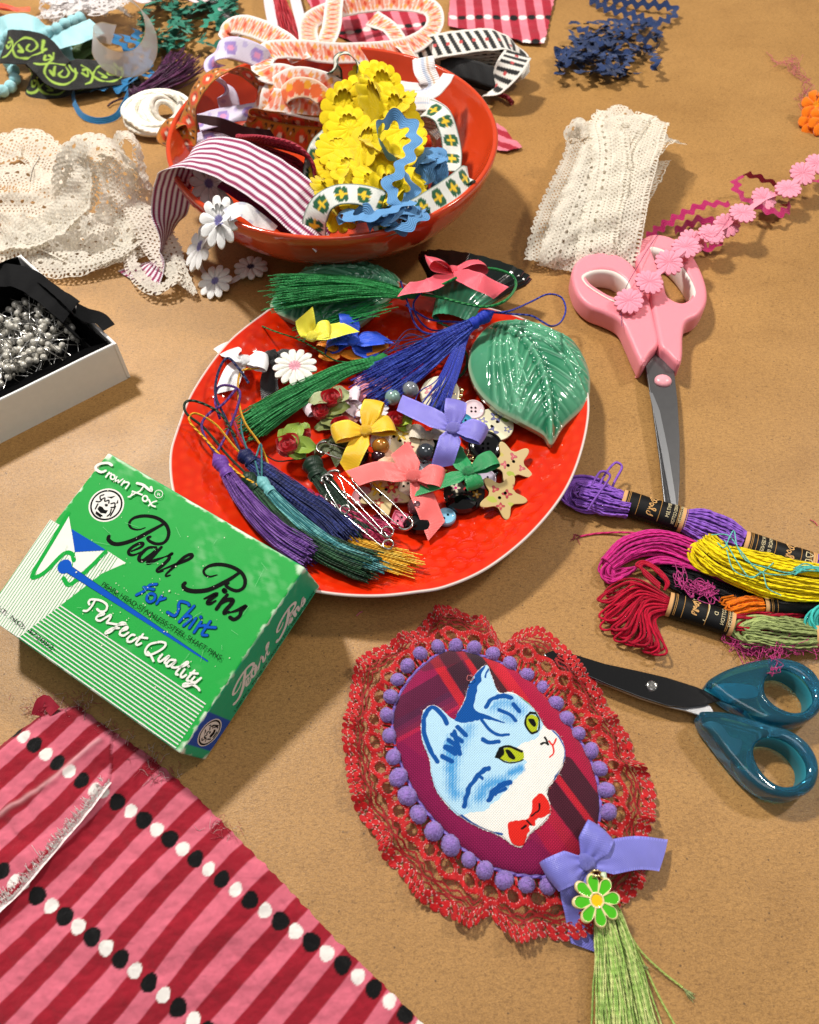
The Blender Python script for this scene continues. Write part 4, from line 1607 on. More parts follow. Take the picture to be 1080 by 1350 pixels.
for i, (x, y) in enumerate(pom):
    o = bpy.data.objects.new('pompom', pmesh)
    col.objects.link(o)
    o.parent = brooch
    o.location = (P(x, y, .5) - base0) * .01
    o.rotation_euler = (r.uniform(0, 6), r.uniform(0, 6), r.uniform(0, 6))
    s = r.uniform(.92, 1.06) * (1.0 + (.16 if 600 > x and y > 1020 else 0))
    o.scale = (s, s, s)
g = Geo()
tr = pc + (pO - pc) * 1.01
tube(g, np.column_stack([tr, np.full(len(tr), .42) + .03 * np.sin(np.arange(len(tr)) * .9)]), .075, 6, hx('#8068c0'), closed=True)
part('pompom_braid', g, M['cord'], brooch)


# ---------------------------------------------------------------- bows, tassels, bits
def satin_c(c):
    """satin ribbon with slightly paler stitched edges"""
    def f(U, V):
        e = (np.abs(V) > .86) & (np.sin(U * 60) > -.2)
        return np.where(e[..., None], np.minimum(c * 1.35 + .02, 1), c) * (1 + .05 * np.sin(U * 3 + V))[..., None]
    return f


def pinch(a, b):
    return lambda s: np.clip(np.interp(s, [0, .22, .78, 1], [a, 1, 1, b]), .2, 1)


def bow(name, label, colr, knot, loops, tails, wd, parent=None, group=None, kz=.22, cat='bow', kr=None):
    """knot: 3-D point. loops: lists of points from the knot to the fold (fold rolls over); tails: lists of points"""
    c = hx(colr) if isinstance(colr, str) else colr
    knot = np.asarray(knot, float)
    if parent is None:
        root = thing(name, label, cat, knot - [0, 0, kz], group)
    else:
        root = parent
    for lp in loops:
        lp = np.asarray(lp, float)
        tip = lp[-1, :3]
        mid = (knot + tip) / 2 if len(lp) == 1 else lp[0, :3]
        d = tip - knot
        L = np.linalg.norm(d)
        d /= L
        tw = lp[-1, 3] if lp.shape[1] > 3 else 0
        h = min(.30 * L, .45)
        up = np.array([0, 0, 1.0])
        pts = [knot + up * .02, mid + up * h * .95, knot * .12 + tip * .88 + up * h * .8, tip + up * h * .1, knot * .14 + tip * .86 - up * h * .25, mid - up * .10, knot - up * .06]
        pts = np.array([[*q, tw * k] for q, k in zip(pts, (.3, 1, 1, 1, 1, .6, .2))])
        pts[:, 2] = np.maximum(pts[:, 2], .06)
        g = Geo()
        ribbon(g, pts, wd, satin_c(c), step=.05, nv=19, wf=pinch(.36, .36), cup=-.06 * wd, relief=lambda U, V, L=2.1 * L: .07 * wd * np.cos(V * 8 + .6) * (np.exp(-U / (.3 * wd)) + np.exp(-np.maximum(L - U, 0) / (.3 * wd))), wob_amp=.02)
        part('loop', g, M['satin'], root)
    for tl in tails:
        tl = np.asarray(tl, float)
        if tl.shape[1] == 3: tl = np.hstack([tl, np.zeros((len(tl), 1))])
        sl = 1 if int(abs(tl[-1, 0]) * 10) % 2 else -1
        g = Geo()
        ribbon(g, np.vstack([[*knot, tl[0, 3]], tl]), wd, satin_c(c), step=.05, nv=19, wob_amp=.03, relief=lambda U, V: .07 * wd * np.cos(V * 8 + .4) * np.exp(-U / (.4 * wd)), wf=lambda s: np.clip(np.interp(s, [0, .28, 1], [.36, 1, 1]), .2, 1), slant=(0, .55 * sl), cup=-.03 * wd)
        part('tail', g, M['satin'], root)
    g = Geo()
    kr = kr or wd * .36
    blob(g, knot + [0, 0, .04], (kr, kr * .9, kr * .62), c3=c, nu=22, nv=14, lump=.10, seed=4)
    part('knot', g, M['satin'], root)
    return root


def mix_c(c, n, seed, v=.25):
    r = np.random.default_rng(seed)
    return np.clip(c * (1 + v * (r.random((n, 1)) * 2 - 1)), 0, 1)


def tassel(name, label, colr, neck, end, r0, r1, n=90, cord=None, group=None, surf=None, cap=True, th=.032, seed=1, parent=None, glint=None, fl=.5, uneven=.12, capc=None, curl=.0, cord_r=.065):
    """neck: list of points down to where the fringe starts; end: points through the fringe"""
    c = hx(colr)
    r = np.random.default_rng(seed)
    axis = np.asarray(end, float)[:, :3]
    root = parent if parent is not None else thing(name, label, 'tassel', axis[0] * [1, 1, 0] + [0, 0, max(axis[0][2] - .4, 0)], group)
    g = Geo()
    P0 = crom(axis, n=10)
    P0, _ = resample(P0, n=18)
    T, _, _ = frame(P0)
    side = np.cross([0, 0, 1.0], T)
    side /= np.linalg.norm(side, axis=1)[:, None] + 1e-9
    up = np.cross(T, side)
    if surf is not None: n = int(n * 1.5)
    for i in range(n):
        a, q = r.uniform(0, 2 * pi), math.sqrt(r.random())
        ox, oz = q * math.cos(a), q * math.sin(a) * fl
        k = np.linspace(0, 1, 18)
        rad = r0 + (r1 - r0) * k ** .8
        drift = np.cumsum(r.normal(size=18)) * .018 * r1 + curl * np.sin(k * r.uniform(2, 7) + r.uniform(0, 6)) * k
        e = 1 + r.normal() * uneven * .5
        kk = np.clip(k * e, 0, 1.0)
        C = np.stack([np.interp(kk, k, P0[:, j]) for j in range(3)], 1)
        if e > 1: C = C + T[-1] * (np.clip(k * e - 1, 0, 1) * np.linalg.norm(P0[-1] - P0[0]))[:, None]
        C = C + side * (ox * rad + drift)[:, None] + up * (oz * rad + np.abs(drift) * .3)[:, None]
        if surf is not None:
            C[:, 2] = np.maximum(C[:, 2], surf(C[:, 0], C[:, 1]) + th + .02 + .10 * r.random())
        else:
            C[:, 2] = np.maximum(C[:, 2], th + .01)
        cc = np.clip(c * (1 + .45 * (r.random() - .5)), 0, 1)
        col_ = np.broadcast_to(cc, (18, 3)).copy()
        if glint is not None:
            col_[r.random(18) < .35] = hx(glint)
        tube(g, C, th, 4, col_, cap=False)
    part('fringe', g, M['thread'], root)
    if cap:
        N = np.asarray(neck, float)[:, :3]
        N = resample(crom(N, n=10), n=22)[0]
        q = np.linspace(0, 1, 22)
        rr = r0 * (1.0 + .22 * np.exp(-((q - .3) / .22) ** 2) - .15 * np.exp(-((q - .72) / .08) ** 2) + .12 * np.exp(-((q - .86) / .06) ** 2)) * np.clip(np.sin(np.clip(q * 3, 0, pi / 2)) + .1, 0, 1)
        rr = rr * (1 + .05 * np.sin(q * 80))
        g = Geo()
        tube(g, N, rr, 16, hx(capc) if capc else c * .85)
        part('cap', g, M['thread'], root)
    if cord is not None:
        for cd in cord:
            g = Geo()
            tube(g, path(np.asarray(cd, float)[:, :3], .09), cord_r, 7, c)
            part('cord', g, M['cord'], root)
    return root


# brooch bow, charm and tassel
kn = P(772, 1137, 1.15)
bow('bow', None, '#7878d0', kn, [[[*P(722, 1158, 1.05), -12]], [[*P(793, 1093, 1.15), 10]]],
    [np.vstack([pp([(800, 1131, 1.2, 8), (840, 1124, 1.0, 4), (876, 1127, .55, 0)])]), pp([(760, 1168, .95, 6), (766, 1205, .45, 0), (776, 1252, .12, 0)])], 1.12, parent=brooch, kr=.34)
fc = P(786, 1187, 1.25)
g = Geo()
ng = 180
thf = np.linspace(0, 2 * pi, ng, endpoint=False)
Rf = .86 * (.52 + .48 * np.abs(np.cos(4 * (thf - .12))) ** .55)
rr_ = np.linspace(.01, 1, 40)
X = np.cos(thf)[:, None] * Rf[:, None] * rr_
Y = np.sin(thf)[:, None] * Rf[:, None] * rr_
rim = np.abs(np.cos(4 * (thf - .12)))[:, None]
rad_ = np.hypot(X, Y)
gold_m = (rr_[None] > .90) | ((rim < .33) & (rad_ > .24)) | ((rad_ > .20) & (rad_ < .26))
Cf = np.where(gold_m[..., None], hx('#e8d8a0'), hx('#4cb81f'))
Cf = np.where((rad_ <= .20)[..., None], hx('#f2c114'), Cf)
Zf = .08 + np.where(gold_m, .03, 0) - .08 * np.clip((rr_[None] - .94) / .06, 0, 1)
tilt = np.array([[1, 0, -.12], [0, 1, .10], [.12, -.10, 1]])
g.add(np.stack([X, Y, Zf], -1) @ tilt + fc, gridF(ng, 40, True, False), None, Cf.reshape(-1, 3))
g.add(np.stack([X[:, ::13], Y[:, ::13], np.zeros_like(X[:, ::13]) - .02], -1) @ tilt + fc, gridF(ng, 4, True, False)[:, ::-1], None, hx('#caa85a'))
part('flower_charm', g, M['gloss'], brooch)
g = Geo()
for i, (x, y) in enumerate(((785, 1151), (787, 1158))):
    C = P(x, y, 1.35)
    a = np.linspace(0, 2 * pi, 24, endpoint=False)
    tube(g, C + np.stack([np.cos(a) * .17, np.sin(a) * .06, np.sin(a) * .15], 1), .04, 6, (1, 1, 1), closed=True)
part('jump_ring', g, M['gold'], brooch)
tas = [P(797, 1192, 1.0), P(806, 1225, .75), P(816, 1280, .5), P(825, 1345, .42), P(832, 1420, .4)]
tassel('tassel', None, '#9cc060', [P(788, 1160, 1.1), P(797, 1192, 1.0)], tas, .36, 1.3, 230, parent=brooch, th=.028, seed=5, glint='#d4dc8e', fl=.36, cap=False)
g = Geo()
tube(g, path([P(795, 1150, 1.1), P(797, 1168, 1.1), P(800, 1195, .95)], .05), .12, 8, hx('#cfe0c0'))
for pts in ([(826, 1225, .5), (845, 1254, .3), (872, 1280, .15), (900, 1302, .08)], [(834, 1240, .4), (852, 1278, .1), (868, 1312, .06), (890, 1352, .06)], [(818, 1300, .7), (835, 1318, .5), (860, 1350, .06)]):
    tube(g, path([P(*q) for q in pts], .07), .04, 6, hx('#a9bf62'))
for p_, d_ in ((P(900, 1302, .08), (.3, -.3)), (P(855, 1276, .12), (-.3, .05))):
    for i in range(14):
        dd = np.array([*d_, .05]) + r.normal(size=3) * .07
        tube(g, crom([p_, p_ + dd * .6, p_ + dd], n=2), .012, 3, hx('#b9c886'), cap=False)
part('loose_strands', g, M['thread'], brooch)
# ---------------------------------------------------------------- scissors
def outl(pts, z, f=None, n=10):
    q = np.array([P(x, y, z)[:2] for x, y in pts])
    return crom(q, True, n=n)


ZP = lambda pts: [(740 + x / 3.4636, 290 + y / 3.4636) for x, y in pts]
M['pinkp'] = mat('pink_plastic', c=tuple(hx('#ee8f9c')), rough=.38, spec=.45, sss=.2, bump=[('noise', 60, .002)])
M['pinkl'] = mat('pink_rivet', c=tuple(hx('#f0a3ad')), rough=.3, spec=.5, sss=.1)
M['whitep'] = mat('white_plastic', c=tuple(hx('#e4dcd4')), rough=.4, spec=.45, sss=.1)
M['dsteel'] = mat('dark_steel', c=(.16, .16, .165), rough=.38, metal=.9, bump=[('noise', 45, .002)], var=.1)
M['bsteel'] = mat('bevel_steel', c=(.42, .43, .45), rough=.35, metal=.9, bump=[('noise', 60, .002)])
ps = thing('scissors', 'pink-handled scissors with white-lined grips and dark steel blades', 'scissors', P(862, 470))
zs = .75
lA_o = ZP([(40, 290), (55, 230), (100, 192), (165, 178), (235, 185), (295, 215), (335, 260), (355, 310), (395, 400), (420, 500), (436, 590), (400, 640), (362, 690), (335, 650), (300, 570), (262, 495),
           (200, 458), (120, 425), (65, 370)])
lA_h = ZP([(112, 285), (150, 265), (200, 262), (245, 275), (285, 310), (292, 350), (270, 385), (225, 378), (165, 345), (125, 315)])
lB_o = ZP([(332, 200), (345, 140), (380, 108), (430, 100), (500, 118), (570, 170), (622, 255), (652, 345), (650, 415), (615, 470), (562, 500), (545, 560), (542, 650), (525, 690), (470, 640), (438, 605),
           (420, 520), (400, 410), (385, 330), (350, 265)])
lB_h = ZP([(405, 175), (425, 170), (480, 190), (540, 250), (580, 320), (585, 380), (545, 410), (500, 400), (470, 370), (455, 300), (430, 240)])
curve_solid('handle', [outl(lA_o, zs), outl(lA_h, zs)], .62, .26, M['pinkp'], ps, .68, 5)
curve_solid('handle', [outl(lB_o, zs), outl(lB_h, zs)], .62, .26, M['pinkp'], ps, .74, 5)
for hole in (lA_h, lB_h):
    h = resample(outl(hole, 1.0), n=120, closed=True, dims=2)[0]
    c = h.mean(0)
    k = np.array([1.24, 1.13, 1.06, 1.05, 1.06, 1.16])
    zz = np.array([1.33, 1.335, 1.15, .75, .3, .12])
    g = Geo()
    XYh = c + (h - c)[:, None] * k[None, :, None]
    g.add(np.concatenate([XYh, np.broadcast_to(zz, XYh.shape[:2])[..., None]], -1), gridF(120, 6, True, False), None, (1, 1, 1))
    part('grip_lining', g, M['whitep'], ps)
bl1 = ZP([(384, 670), (432, 612), (470, 628), (514, 690), (530, 830), (540, 1000), (540, 1200), (532, 1320), (505, 1310), (470, 1120), (430, 900), (402, 780)])
bl2 = ZP([(390, 690), (404, 780), (425, 930), (448, 1100), (470, 1300), (495, 1330), (510, 1310), (470, 1080), (440, 880), (420, 740)])
curve_solid('blade', [np.array([P(x, y, .62)[:2] for x, y in bl1])], .07, .03, M['dsteel'], ps, .62, 2)
curve_solid('blade', [np.array([P(x, y, .42)[:2] for x, y in bl2])], .07, .03, M['dsteel'], ps, .42, 2)
bev = ZP([(402, 785), (418, 790), (450, 870), (490, 1060), (520, 1250), (528, 1322), (505, 1310), (468, 1110), (428, 900)])
g = Geo()
shape(g, [P(x, y, .7)[:2] for x, y in bev], lambda V, l: np.column_stack([V, np.full(len(V), l)]), .694, (1, 1, 1))
part('blade_bevel', g, M['bsteel'], ps)
g = Geo()
blob(g, P(740 + 465 / 3.4636, 290 + 735 / 3.4636, .72), (.44, .40, .22), c3=(1, 1, 1), nu=32, nv=16)
part('rivet', g, M['pinkl'], ps)

# blue scissors
ZT = lambda pts: [(740 + x / 3.1765, 850 + y / 3.1765) for x, y in pts]
m, nt, b, out = newmat('teal_translucent')
b.inputs['Base Color'].default_value = (*hx('#4fb6dc'), 1)
b.inputs['Roughness'].default_value = .06
b.inputs['Transmission Weight'].default_value = .92
b.inputs['IOR'].default_value = 1.46
b.inputs['Coat Weight'].default_value = .4
b.inputs['Specular IOR Level'].default_value = .6
M['teal'] = m
M['insert'] = mat('frosted_insert', c=tuple(hx('#2d7f8d')), rough=.5, spec=.3)
bs = thing('scissors', 'scissors with translucent teal-blue ring handles, one blade tucked under the lace frill', 'scissors', P(950, 930))
uh_o = ZT([(596, 178), (640, 140), (720, 105), (820, 80), (900, 72), (980, 90), (1040, 130), (1080, 195), (1085, 250), (1050, 310), (980, 345), (900, 345), (830, 330), (770, 300), (690, 255), (640, 215)])
uh_h = ZT([(836, 200), (845, 155), (880, 128), (930, 125), (985, 155), (1025, 205), (1032, 250), (1005, 290), (950, 298), (890, 275), (850, 240)])
lh_o = ZT([(568, 300), (600, 292), (680, 298), (760, 318), (850, 345), (940, 372), (1010, 420), (1050, 480), (1062, 545), (1040, 610), (985, 645), (910, 652), (830, 625), (760, 570), (690, 490), (620, 400), (580, 345)])
lh_h = ZT([(792, 470), (805, 425), (850, 405), (905, 412), (960, 445), (1000, 500), (1005, 555), (975, 595), (915, 605), (860, 580), (815, 530)])
curve_solid('handle', [outl(uh_o, .6), outl(uh_h, .6)], .55, .24, M['teal'], bs, .60, 5)
curve_solid('handle', [outl(lh_o, .6), outl(lh_h, .6)], .55, .24, M['teal'], bs, .58, 5)
for hole in (uh_h, lh_h):
    h = resample(outl(hole, .85), n=100, closed=True, dims=2)[0]
    c = h.mean(0)
    k = np.array([1.10, 1.04, 1.025, 1.03])
    zz = np.array([1.02, .95, .55, .12])
    g = Geo()
    XYh = c + (h - c)[:, None] * k[None, :, None]
    g.add(np.concatenate([XYh, np.broadcast_to(zz, XYh.shape[:2])[..., None]], -1), gridF(100, 4, True, False), None, (1, 1, 1))
    part('grip_lining', g, M['insert'], bs)
tang1 = ZT([(600, 185), (700, 170), (790, 180), (820, 205), (800, 232), (700, 235), (640, 225)])
tang2 = ZT([(600, 330), (650, 380), (720, 470), (745, 440), (745, 405), (700, 390), (660, 340)])
for tg in (tang1, tang2):
    curve_solid('tang', [outl(tg, .6)], .06, .03, M['insert'] if tg is tang1 else M['dsteel'], bs, .62, 2)
M['mirror'] = mat('polished_steel', c=(.085, .085, .088), rough=.14, metal=1, bump=[('noise', 18, .004)])
b1 = ZT([(-75, 42), (-40, 28), (0, 30), (60, 45), (180, 82), (320, 112), (440, 140), (560, 178), (610, 198), (670, 233), (600, 255), (520, 265), (440, 258), (330, 222), (200, 172), (60, 112), (-50, 68)])
b2 = ZT([(-60, 62), (0, 100), (200, 176), (330, 228), (440, 262), (520, 280), (580, 300), (640, 290), (620, 255), (560, 240), (400, 200), (0, 60), (-50, 44)])
curve_solid('blade', [np.array([P(x, y, .6)[:2] for x, y in b1])], .06, .025, M['mirror'], bs, .62, 2)
curve_solid('blade', [np.array([P(x, y, .45)[:2] for x, y in b2])], .06, .025, M['bsteel'], bs, .47, 2)
sc_c = P(740 + 380 / 3.1765, 850 + 172 / 3.1765, .7)
g = Geo()
lathe(g, [(.0, .05), (.12, .06), (.2, .05), (.235, .01), (.235, -.05)], sc_c, 32)
a = np.linspace(.6, 5.6, 30)
tube(g, sc_c + np.stack([.16 * np.cos(a), .16 * np.sin(a), np.full(30, .06)], 1), .02, 5)
part('screw', g, M['wire'], bs)

# ---------------------------------------------------------------- embroidery skeins
def skein_part(root, name, centre, halfw, height, n, c, seed, th=.066, loop0=False, loop1=False, z0=.05, wseq=None, var=.22):
    """bundle of parallel floss strands along a centre line; looped ends turn back"""
    n, th = int(n * 1.6), th * .78
    C = resample(crom(np.asarray(centre, float)[:, :3], n=12), n=26)[0]
    T, _, _ = frame(C)
    S = np.cross([0, 0, 1.0], T)
    S /= np.linalg.norm(S, axis=1)[:, None]
    q = np.linspace(0, 1, 26)
    W = np.interp(q, np.linspace(0, 1, len(halfw)), halfw)
    Hh = np.interp(q, np.linspace(0, 1, len(height)), height)
    r = np.random.default_rng(seed)
    g = Geo()
    for i in range(n):
        a = 2 * pi * i / n + r.uniform(-.3, .3)
        rad = math.sqrt(r.uniform(.25, 1)) if i % 3 else 1.0
        dr = np.cumsum(r.normal(size=26)) * .05 * W
        X = C + S * (math.cos(a) * rad * W + dr * .5)[:, None]
        zc = C[:, 2] + Hh * (math.sin(a) * rad)
        X[:, 2] = np.maximum(zc, th + .01)
        pts = X
        if loop0 and i % 2 == 0:
            e = X[0]
            d = -T[0] * r.uniform(.05, .35)
            o = S[0] * r.uniform(-.25, .25)
            pts = np.vstack([e + o * 1.2 + T[0] * .4, e + o * 1.3 + d * .4, e + o * .6 + d, e + d * .5, pts[1:]])
        cc = np.clip(c * (1 + var * (r.random() * 2 - 1)), 0, 1)
        tube(g, pts, th, 5, cc)
        if i % 2:                                               # stray fibres
            p = X[r.integers(3, 22)] + [0, 0, th]
            d = r.normal(size=3) * [1, 1, .5]
            d *= r.uniform(.08, .25) / np.linalg.norm(d)
            tube(g, crom([p, p + d * .6 + r.normal(size=3) * .03, p + d], n=2), .006, 3, np.clip(c * 1.2, 0, 1), cap=False)
    return part(name, g, M['floss'], root)


def coil(root, name, centre, a, b, rot, n, c, seed, th=.066, zr=.35, turns=1.0):
    """looped end of a skein: many nested oval loops, flopped over each other"""
    g = Geo()
    r = np.random.default_rng(seed)
    for i in range(n):
        k = .25 + .75 * (i + 1) / n
        t = np.linspace(0, 2 * pi, 30, endpoint=False)
        x = a * k * np.cos(t) * (1 + .06 * r.normal())
        y = b * k * np.sin(t) * (1 + .10 * r.normal()) + .06 * r.normal()
        x = x + (1 - k) * a * .35
        cr, sr = math.cos(rot + r.normal() * .06), math.sin(rot + r.normal() * .06)
        z = centre[2] + zr * np.sin(t + r.uniform(-.5, .5)) * (1 - .4 * k) + zr * r.uniform(-.3, .6)
        X = np.stack([centre[0] + cr * x - sr * y, centre[1] + sr * x + cr * y, np.maximum(z, th + .01)], 1)
        cc = np.clip(c * (1 + .22 * (r.random() * 2 - 1)), 0, 1)
        tube(g, X, th, 5, cc, closed=True)
    return part(name, g, M['floss'], root)


def band(root, p0, p1, rad, flat, writing, gold_end=True):
    """black paper label wrapped round a skein, with gilt ends and writing"""
    p0, p1 = np.asarray(p0, float), np.asarray(p1, float)
    d = p1 - p0
    L = np.linalg.norm(d)
    d /= L
    s = np.cross([0, 0, 1.0], d)
    s /= np.linalg.norm(s)
    u = np.cross(d, s)
    c = (p0 + p1) / 2
    n, k = 60, 40
    t = np.linspace(0, 1, n)
    a = np.linspace(0, 2 * pi, k, endpoint=False)
    rr = rad * (1 + .02 * np.sin(t * 9))[:, None]
    V = p0 + d * (t * L)[:, None, None] + s * (np.cos(a) * rr)[..., None] + u * (np.sin(a) * rr * flat)[..., None]
    x = t * L
    ck, cg, ct = hx('#0a0a0b'), hx('#c99a5a'), hx('#b98a4c')
    C = np.zeros((n, k, 3))
    C[:] = ck
    C[(x < .16) | (x > L - .16)] = hx('#d0a06a')
    g = Geo()
    g.add(V, gridF(n, k, False, True), None, C.reshape(-1, 3))
    lab = part('label_band', g, M['card'], root)
    g = Geo()

    def to3(Q, lift):
        Q = np.asarray(Q, float)
        an = np.pi / 2 + Q[:, 1] / rad
        return p0 + d * Q[:, :1] + s * (np.cos(an) * (rad + lift))[:, None] + u * (np.sin(an) * (rad * flat + lift))[:, None]
    hw = rad * 1.25
    for xx in (.26, .32, L - .26, L - .32):
        pts = np.column_stack([np.full(24, xx), np.linspace(-hw, hw, 24)])
        stroke(g, pts, .022, to3, .016, ct, cap=False)
    lf = [.018]
    for kind, xx, val in writing:
        lf[0] += .0004
        if kind == 'line':
            stroke(g, np.column_stack([np.full(20, xx), np.linspace(-hw, hw, 20)]), .022, to3, lf[0], ct, cap=False)
        elif kind == 'text':                                   # runs across the band
            V2, F2 = text2d(val[0])
            w_, h_ = val[1], val[2]
            Q = np.column_stack([xx - V2[:, 1] * h_ * -1 - h_ / 2, (V2[:, 0] - .5) * w_ * 1.0])
            Q[:, 0] = xx + (V2[:, 1] - .5) * -h_
            Q[:, 1] = (V2[:, 0] - .5) * w_
            g.add(to3(Q, lf[0]), F2, None, hx('#d8c9a0'))
        elif kind == 'script':
            for pts in val:
                lf[0] += .0006
                stroke(g, np.array([[xx + q[0], q[1]] for q in pts]), .05, to3, lf[0], hx('#cfa066'), taper=(.5, .6))
        elif kind == 'shape':
            for pts in val:
                lf[0] += .0006
                stroke(g, np.vstack([np.array([[xx + q[0], q[1]] for q in pts])]), .035, to3, lf[0], hx('#d8c9a0'), cap=True)
    part('lettering', g, M['plain'], lab)
    return lab


SCR = [[(.22, -.34), (.30, -.5), (.12, -.55), (-.1, -.42), (-.02, -.25), (.16, -.28), (.24, -.42)], [(-.2, -.5), (-.02, -.38), (.2, -.2), (.1, -.1), (-.05, -.2)], [(.05, -.05), (-.08, .02), (.02, .1), (.1, .02), (.04, -.06)],
       [(.08, .14), (-.08, .2), (.24, .3), (.2, .2), (-.1, .3)], [(.06, .42), (-.1, .38), (-.06, .52), (.22, .56), (.06, .5)]]
pur = hx('#8f5cc4')
sk = thing('floss_skein', 'long violet skein of embroidery cotton held by two black paper labels', 'thread skein', P(880, 690))
zk = .52
skein_part(sk, 'strands', [P(765, 652, zk), P(800, 660, zk), P(830, 668, zk)], [.55, .75, .5], [.42, .5, .42], 44, pur, 1, loop0=True)
coil(sk, 'strands', P(772, 652, .5), 1.25, .8, -.2, 22, pur, 2, zr=.32)
g = Geo()
tube(g, path([P(790, 640, .8), P(800, 622, .95), P(812, 610, 1.0), P(820, 616, .9), P(812, 632, .75), P(806, 645, .6)], .06), .06, 6, pur)
tube(g, path([P(780, 640, .95), P(792, 622, 1.1), P(804, 626, 1.1), P(800, 636, 1.0), P(783, 660, 1.0), P(776, 672, .8)], .06), .06, 6, pur * .8)
part('loose_loop', g, M['floss'], sk)
band(sk, P(819, 661, zk), P(901, 686, zk), .62, .8, [('line', .75, 0), ('script', 1.3, SCR), ('line', 1.75, 0), ('text', 2.1, ('8M/7.5M', .8, .17)), ('text', 2.4, ('STRANDED COTTON', 1.3, .15)), ('text', 2.68, ('100% COTTON', 1.0, .15)), ('line', 2.95, 0)])
skein_part(sk, 'strands', [P(900, 686, zk), P(925, 693, .55), P(950, 703, .55), P(978, 716, zk)], [.5, .82, .8, .5], [.42, .5, .5, .42], 50, pur, 3)
band(sk, P(979, 716, zk), P(1072, 746, zk), .62, .8, [('line', .5, 0), ('text', .75, ('W.SENSE', .9, .17)), ('text', 1.05, ('MADE IN', .9, .17)), ('line', 1.3, 0), ('script', 1.85, SCR), ('line', 2.4, 0),
                                                     ('shape', 2.72, [[(-.12, -.3), (.16, -.14), (-.12, .02), (-.12, -.3)], [(-.12, .14), (.14, .14), (.14, .42), (-.12, .42), (-.12, .14)]]), ('line', 3.0, 0)])
skein_part(sk, 'strands', [P(1072, 746, zk), P(1095, 752, zk), P(1140, 766, zk)], [.5, .7, .7], [.42, .45, .45], 40, pur, 4)


def ok_floss(x):
    return x


mg, cr_, ye, orr, ol, tq = hx('#cf2a86'), hx('#b80a30'), hx('#f2d80c'), hx('#ee7a0c'), hx('#9aa868'), hx('#3fb8b0')
sk = thing('floss_skein', 'magenta pink skein with loops spread out left of the yellow one', 'thread skein', P(870, 740))
skein_part(sk, 'strands', [P(800, 745, .35), P(830, 722, .5), P(870, 715, .55), P(910, 728, .55), P(950, 750, .45), P(990, 768, .4)], [.35, .55, .6, .6, .5, .4], [.3, .35, .4, .4, .35, .3], 34, mg, 5)
g = Geo()
r = np.random.default_rng(21)
for i in range(20):                                             # long drooping loops
    k = i / 19
    w1 = r.normal() * 5
    pts = [(905 + 8 * k, 728 + 14 * k, .45), (868, 712 + 10 * k + w1 * .3, .55), (838 - 4 * k, 722 + 10 * k, .5), (800 + 14 * k, 742 + w1, .35), (792 + 20 * k + w1 * .4, 757 + 2 * w1 * .3, .2),
           (806 + 10 * k, 768 - 14 * k + w1 * .5, .15), (830, 757 - 8 * k, .25), (850, 740 + 6 * k, .4), (880, 735 + 8 * k, .5), (930, 752 + w1 * .5, .4)]
    tube(g, path([P(x, y, z + .25 * r.random()) for x, y, z in pts], .1), .055, 5, np.clip(mg * (1 + .35 * (r.random() - .5)), 0, 1))
part('loops', g, M['floss'], sk)
g = Geo()
tube(g, path([P(765, 707, .05), P(790, 703, .06), P(825, 702, .2), P(848, 705, .5), P(856, 715, .6)], .08), .05, 6, hx('#d2356f'))
for i in range(5):
    tube(g, path([P(768, 707, .05), P(762 + r.normal() * 4, 708 + r.normal() * 3, .04), P(758 + r.normal() * 7, 712 + r.normal() * 6, .04)], .05), .014, 3, hx('#d2356f'))
part('loose_end', g, M['floss'], sk)

sk = thing('floss_skein', 'crimson skein fanned into loops with one black label towards its right end', 'thread skein', P(880, 800))
g = Geo()
for i in range(34):
    k = i / 33
    tx, ty = np.interp(k, [0, .3, .6, 1], [795, 800, 822, 855]), np.interp(k, [0, .3, .6, 1], [782, 815, 838, 856])
    tx, ty = tx + r.normal() * 6, ty + r.normal() * 4
    mx_, my_ = np.interp(k, [0, 1], [840, 858]), np.interp(k, [0, 1], [770, 815])
    o = 6 + 3 * r.random()
    n_ = np.array([ty - 805, 890 - tx]) / math.hypot(ty - 805, 890 - tx)
    zt = .12 + .35 * r.random()
    pts = [(888, 792 + 10 * k, .55), (mx_ + r.normal() * 3 - n_[0] * o * .6, my_ - n_[1] * o * .6, .75 - .3 * k + .2 * r.random()), (tx + 14 - n_[0] * o, ty - 5 - n_[1] * o, zt + .2), (tx - 3, ty + 2, zt), (tx + 12 + n_[0] * o, ty - 4 + n_[1] * o, zt + .1),
           (mx_ + r.normal() * 3 + n_[0] * o, my_ + n_[1] * o, .6 - .2 * k), (892, 796 + 10 * k, .45)]
    tube(g, path([P(*q) for q in pts], .09), .055, 5, np.clip(cr_ * (1 + .4 * (r.random() - .5)), 0, 1))
for i in range(3):
    pts = [(870, 770 + i * 3, .8), (850, 752 + i * 3, .95), (838 + i * 4, 745, 1.0), (850 + i * 3, 740 + i * 3, 1.0), (870, 752 + i * 3, .95), (882 - i * 2, 768, .85), (876, 778, .7)]
    tube(g, path([P(*q) for q in pts], .09), .055, 5, np.clip(cr_ * (1 + .3 * (r.random() - .5)), 0, 1))
part('loops', g, M['floss'], sk)
band(sk, P(880, 796, .45), P(966, 823, .45), .56, .78, [('line', .62, 0), ('shape', 1.1, [[(-.1, -.4), (-.1, -.5), (.5, -.5), (.5, .4), (.4, .45)]]), ('script', 1.05, [[(q[0] * .7, q[1] * .6) for q in s_] for s_ in SCR]),
                                                         ('line', 1.6, 0), ('text', 1.95, ('D', .16, .17)), ('text', 2.25, ('COTTON', .8, .16)), ('text', 2.55, ('COTTON', .8, .16))])
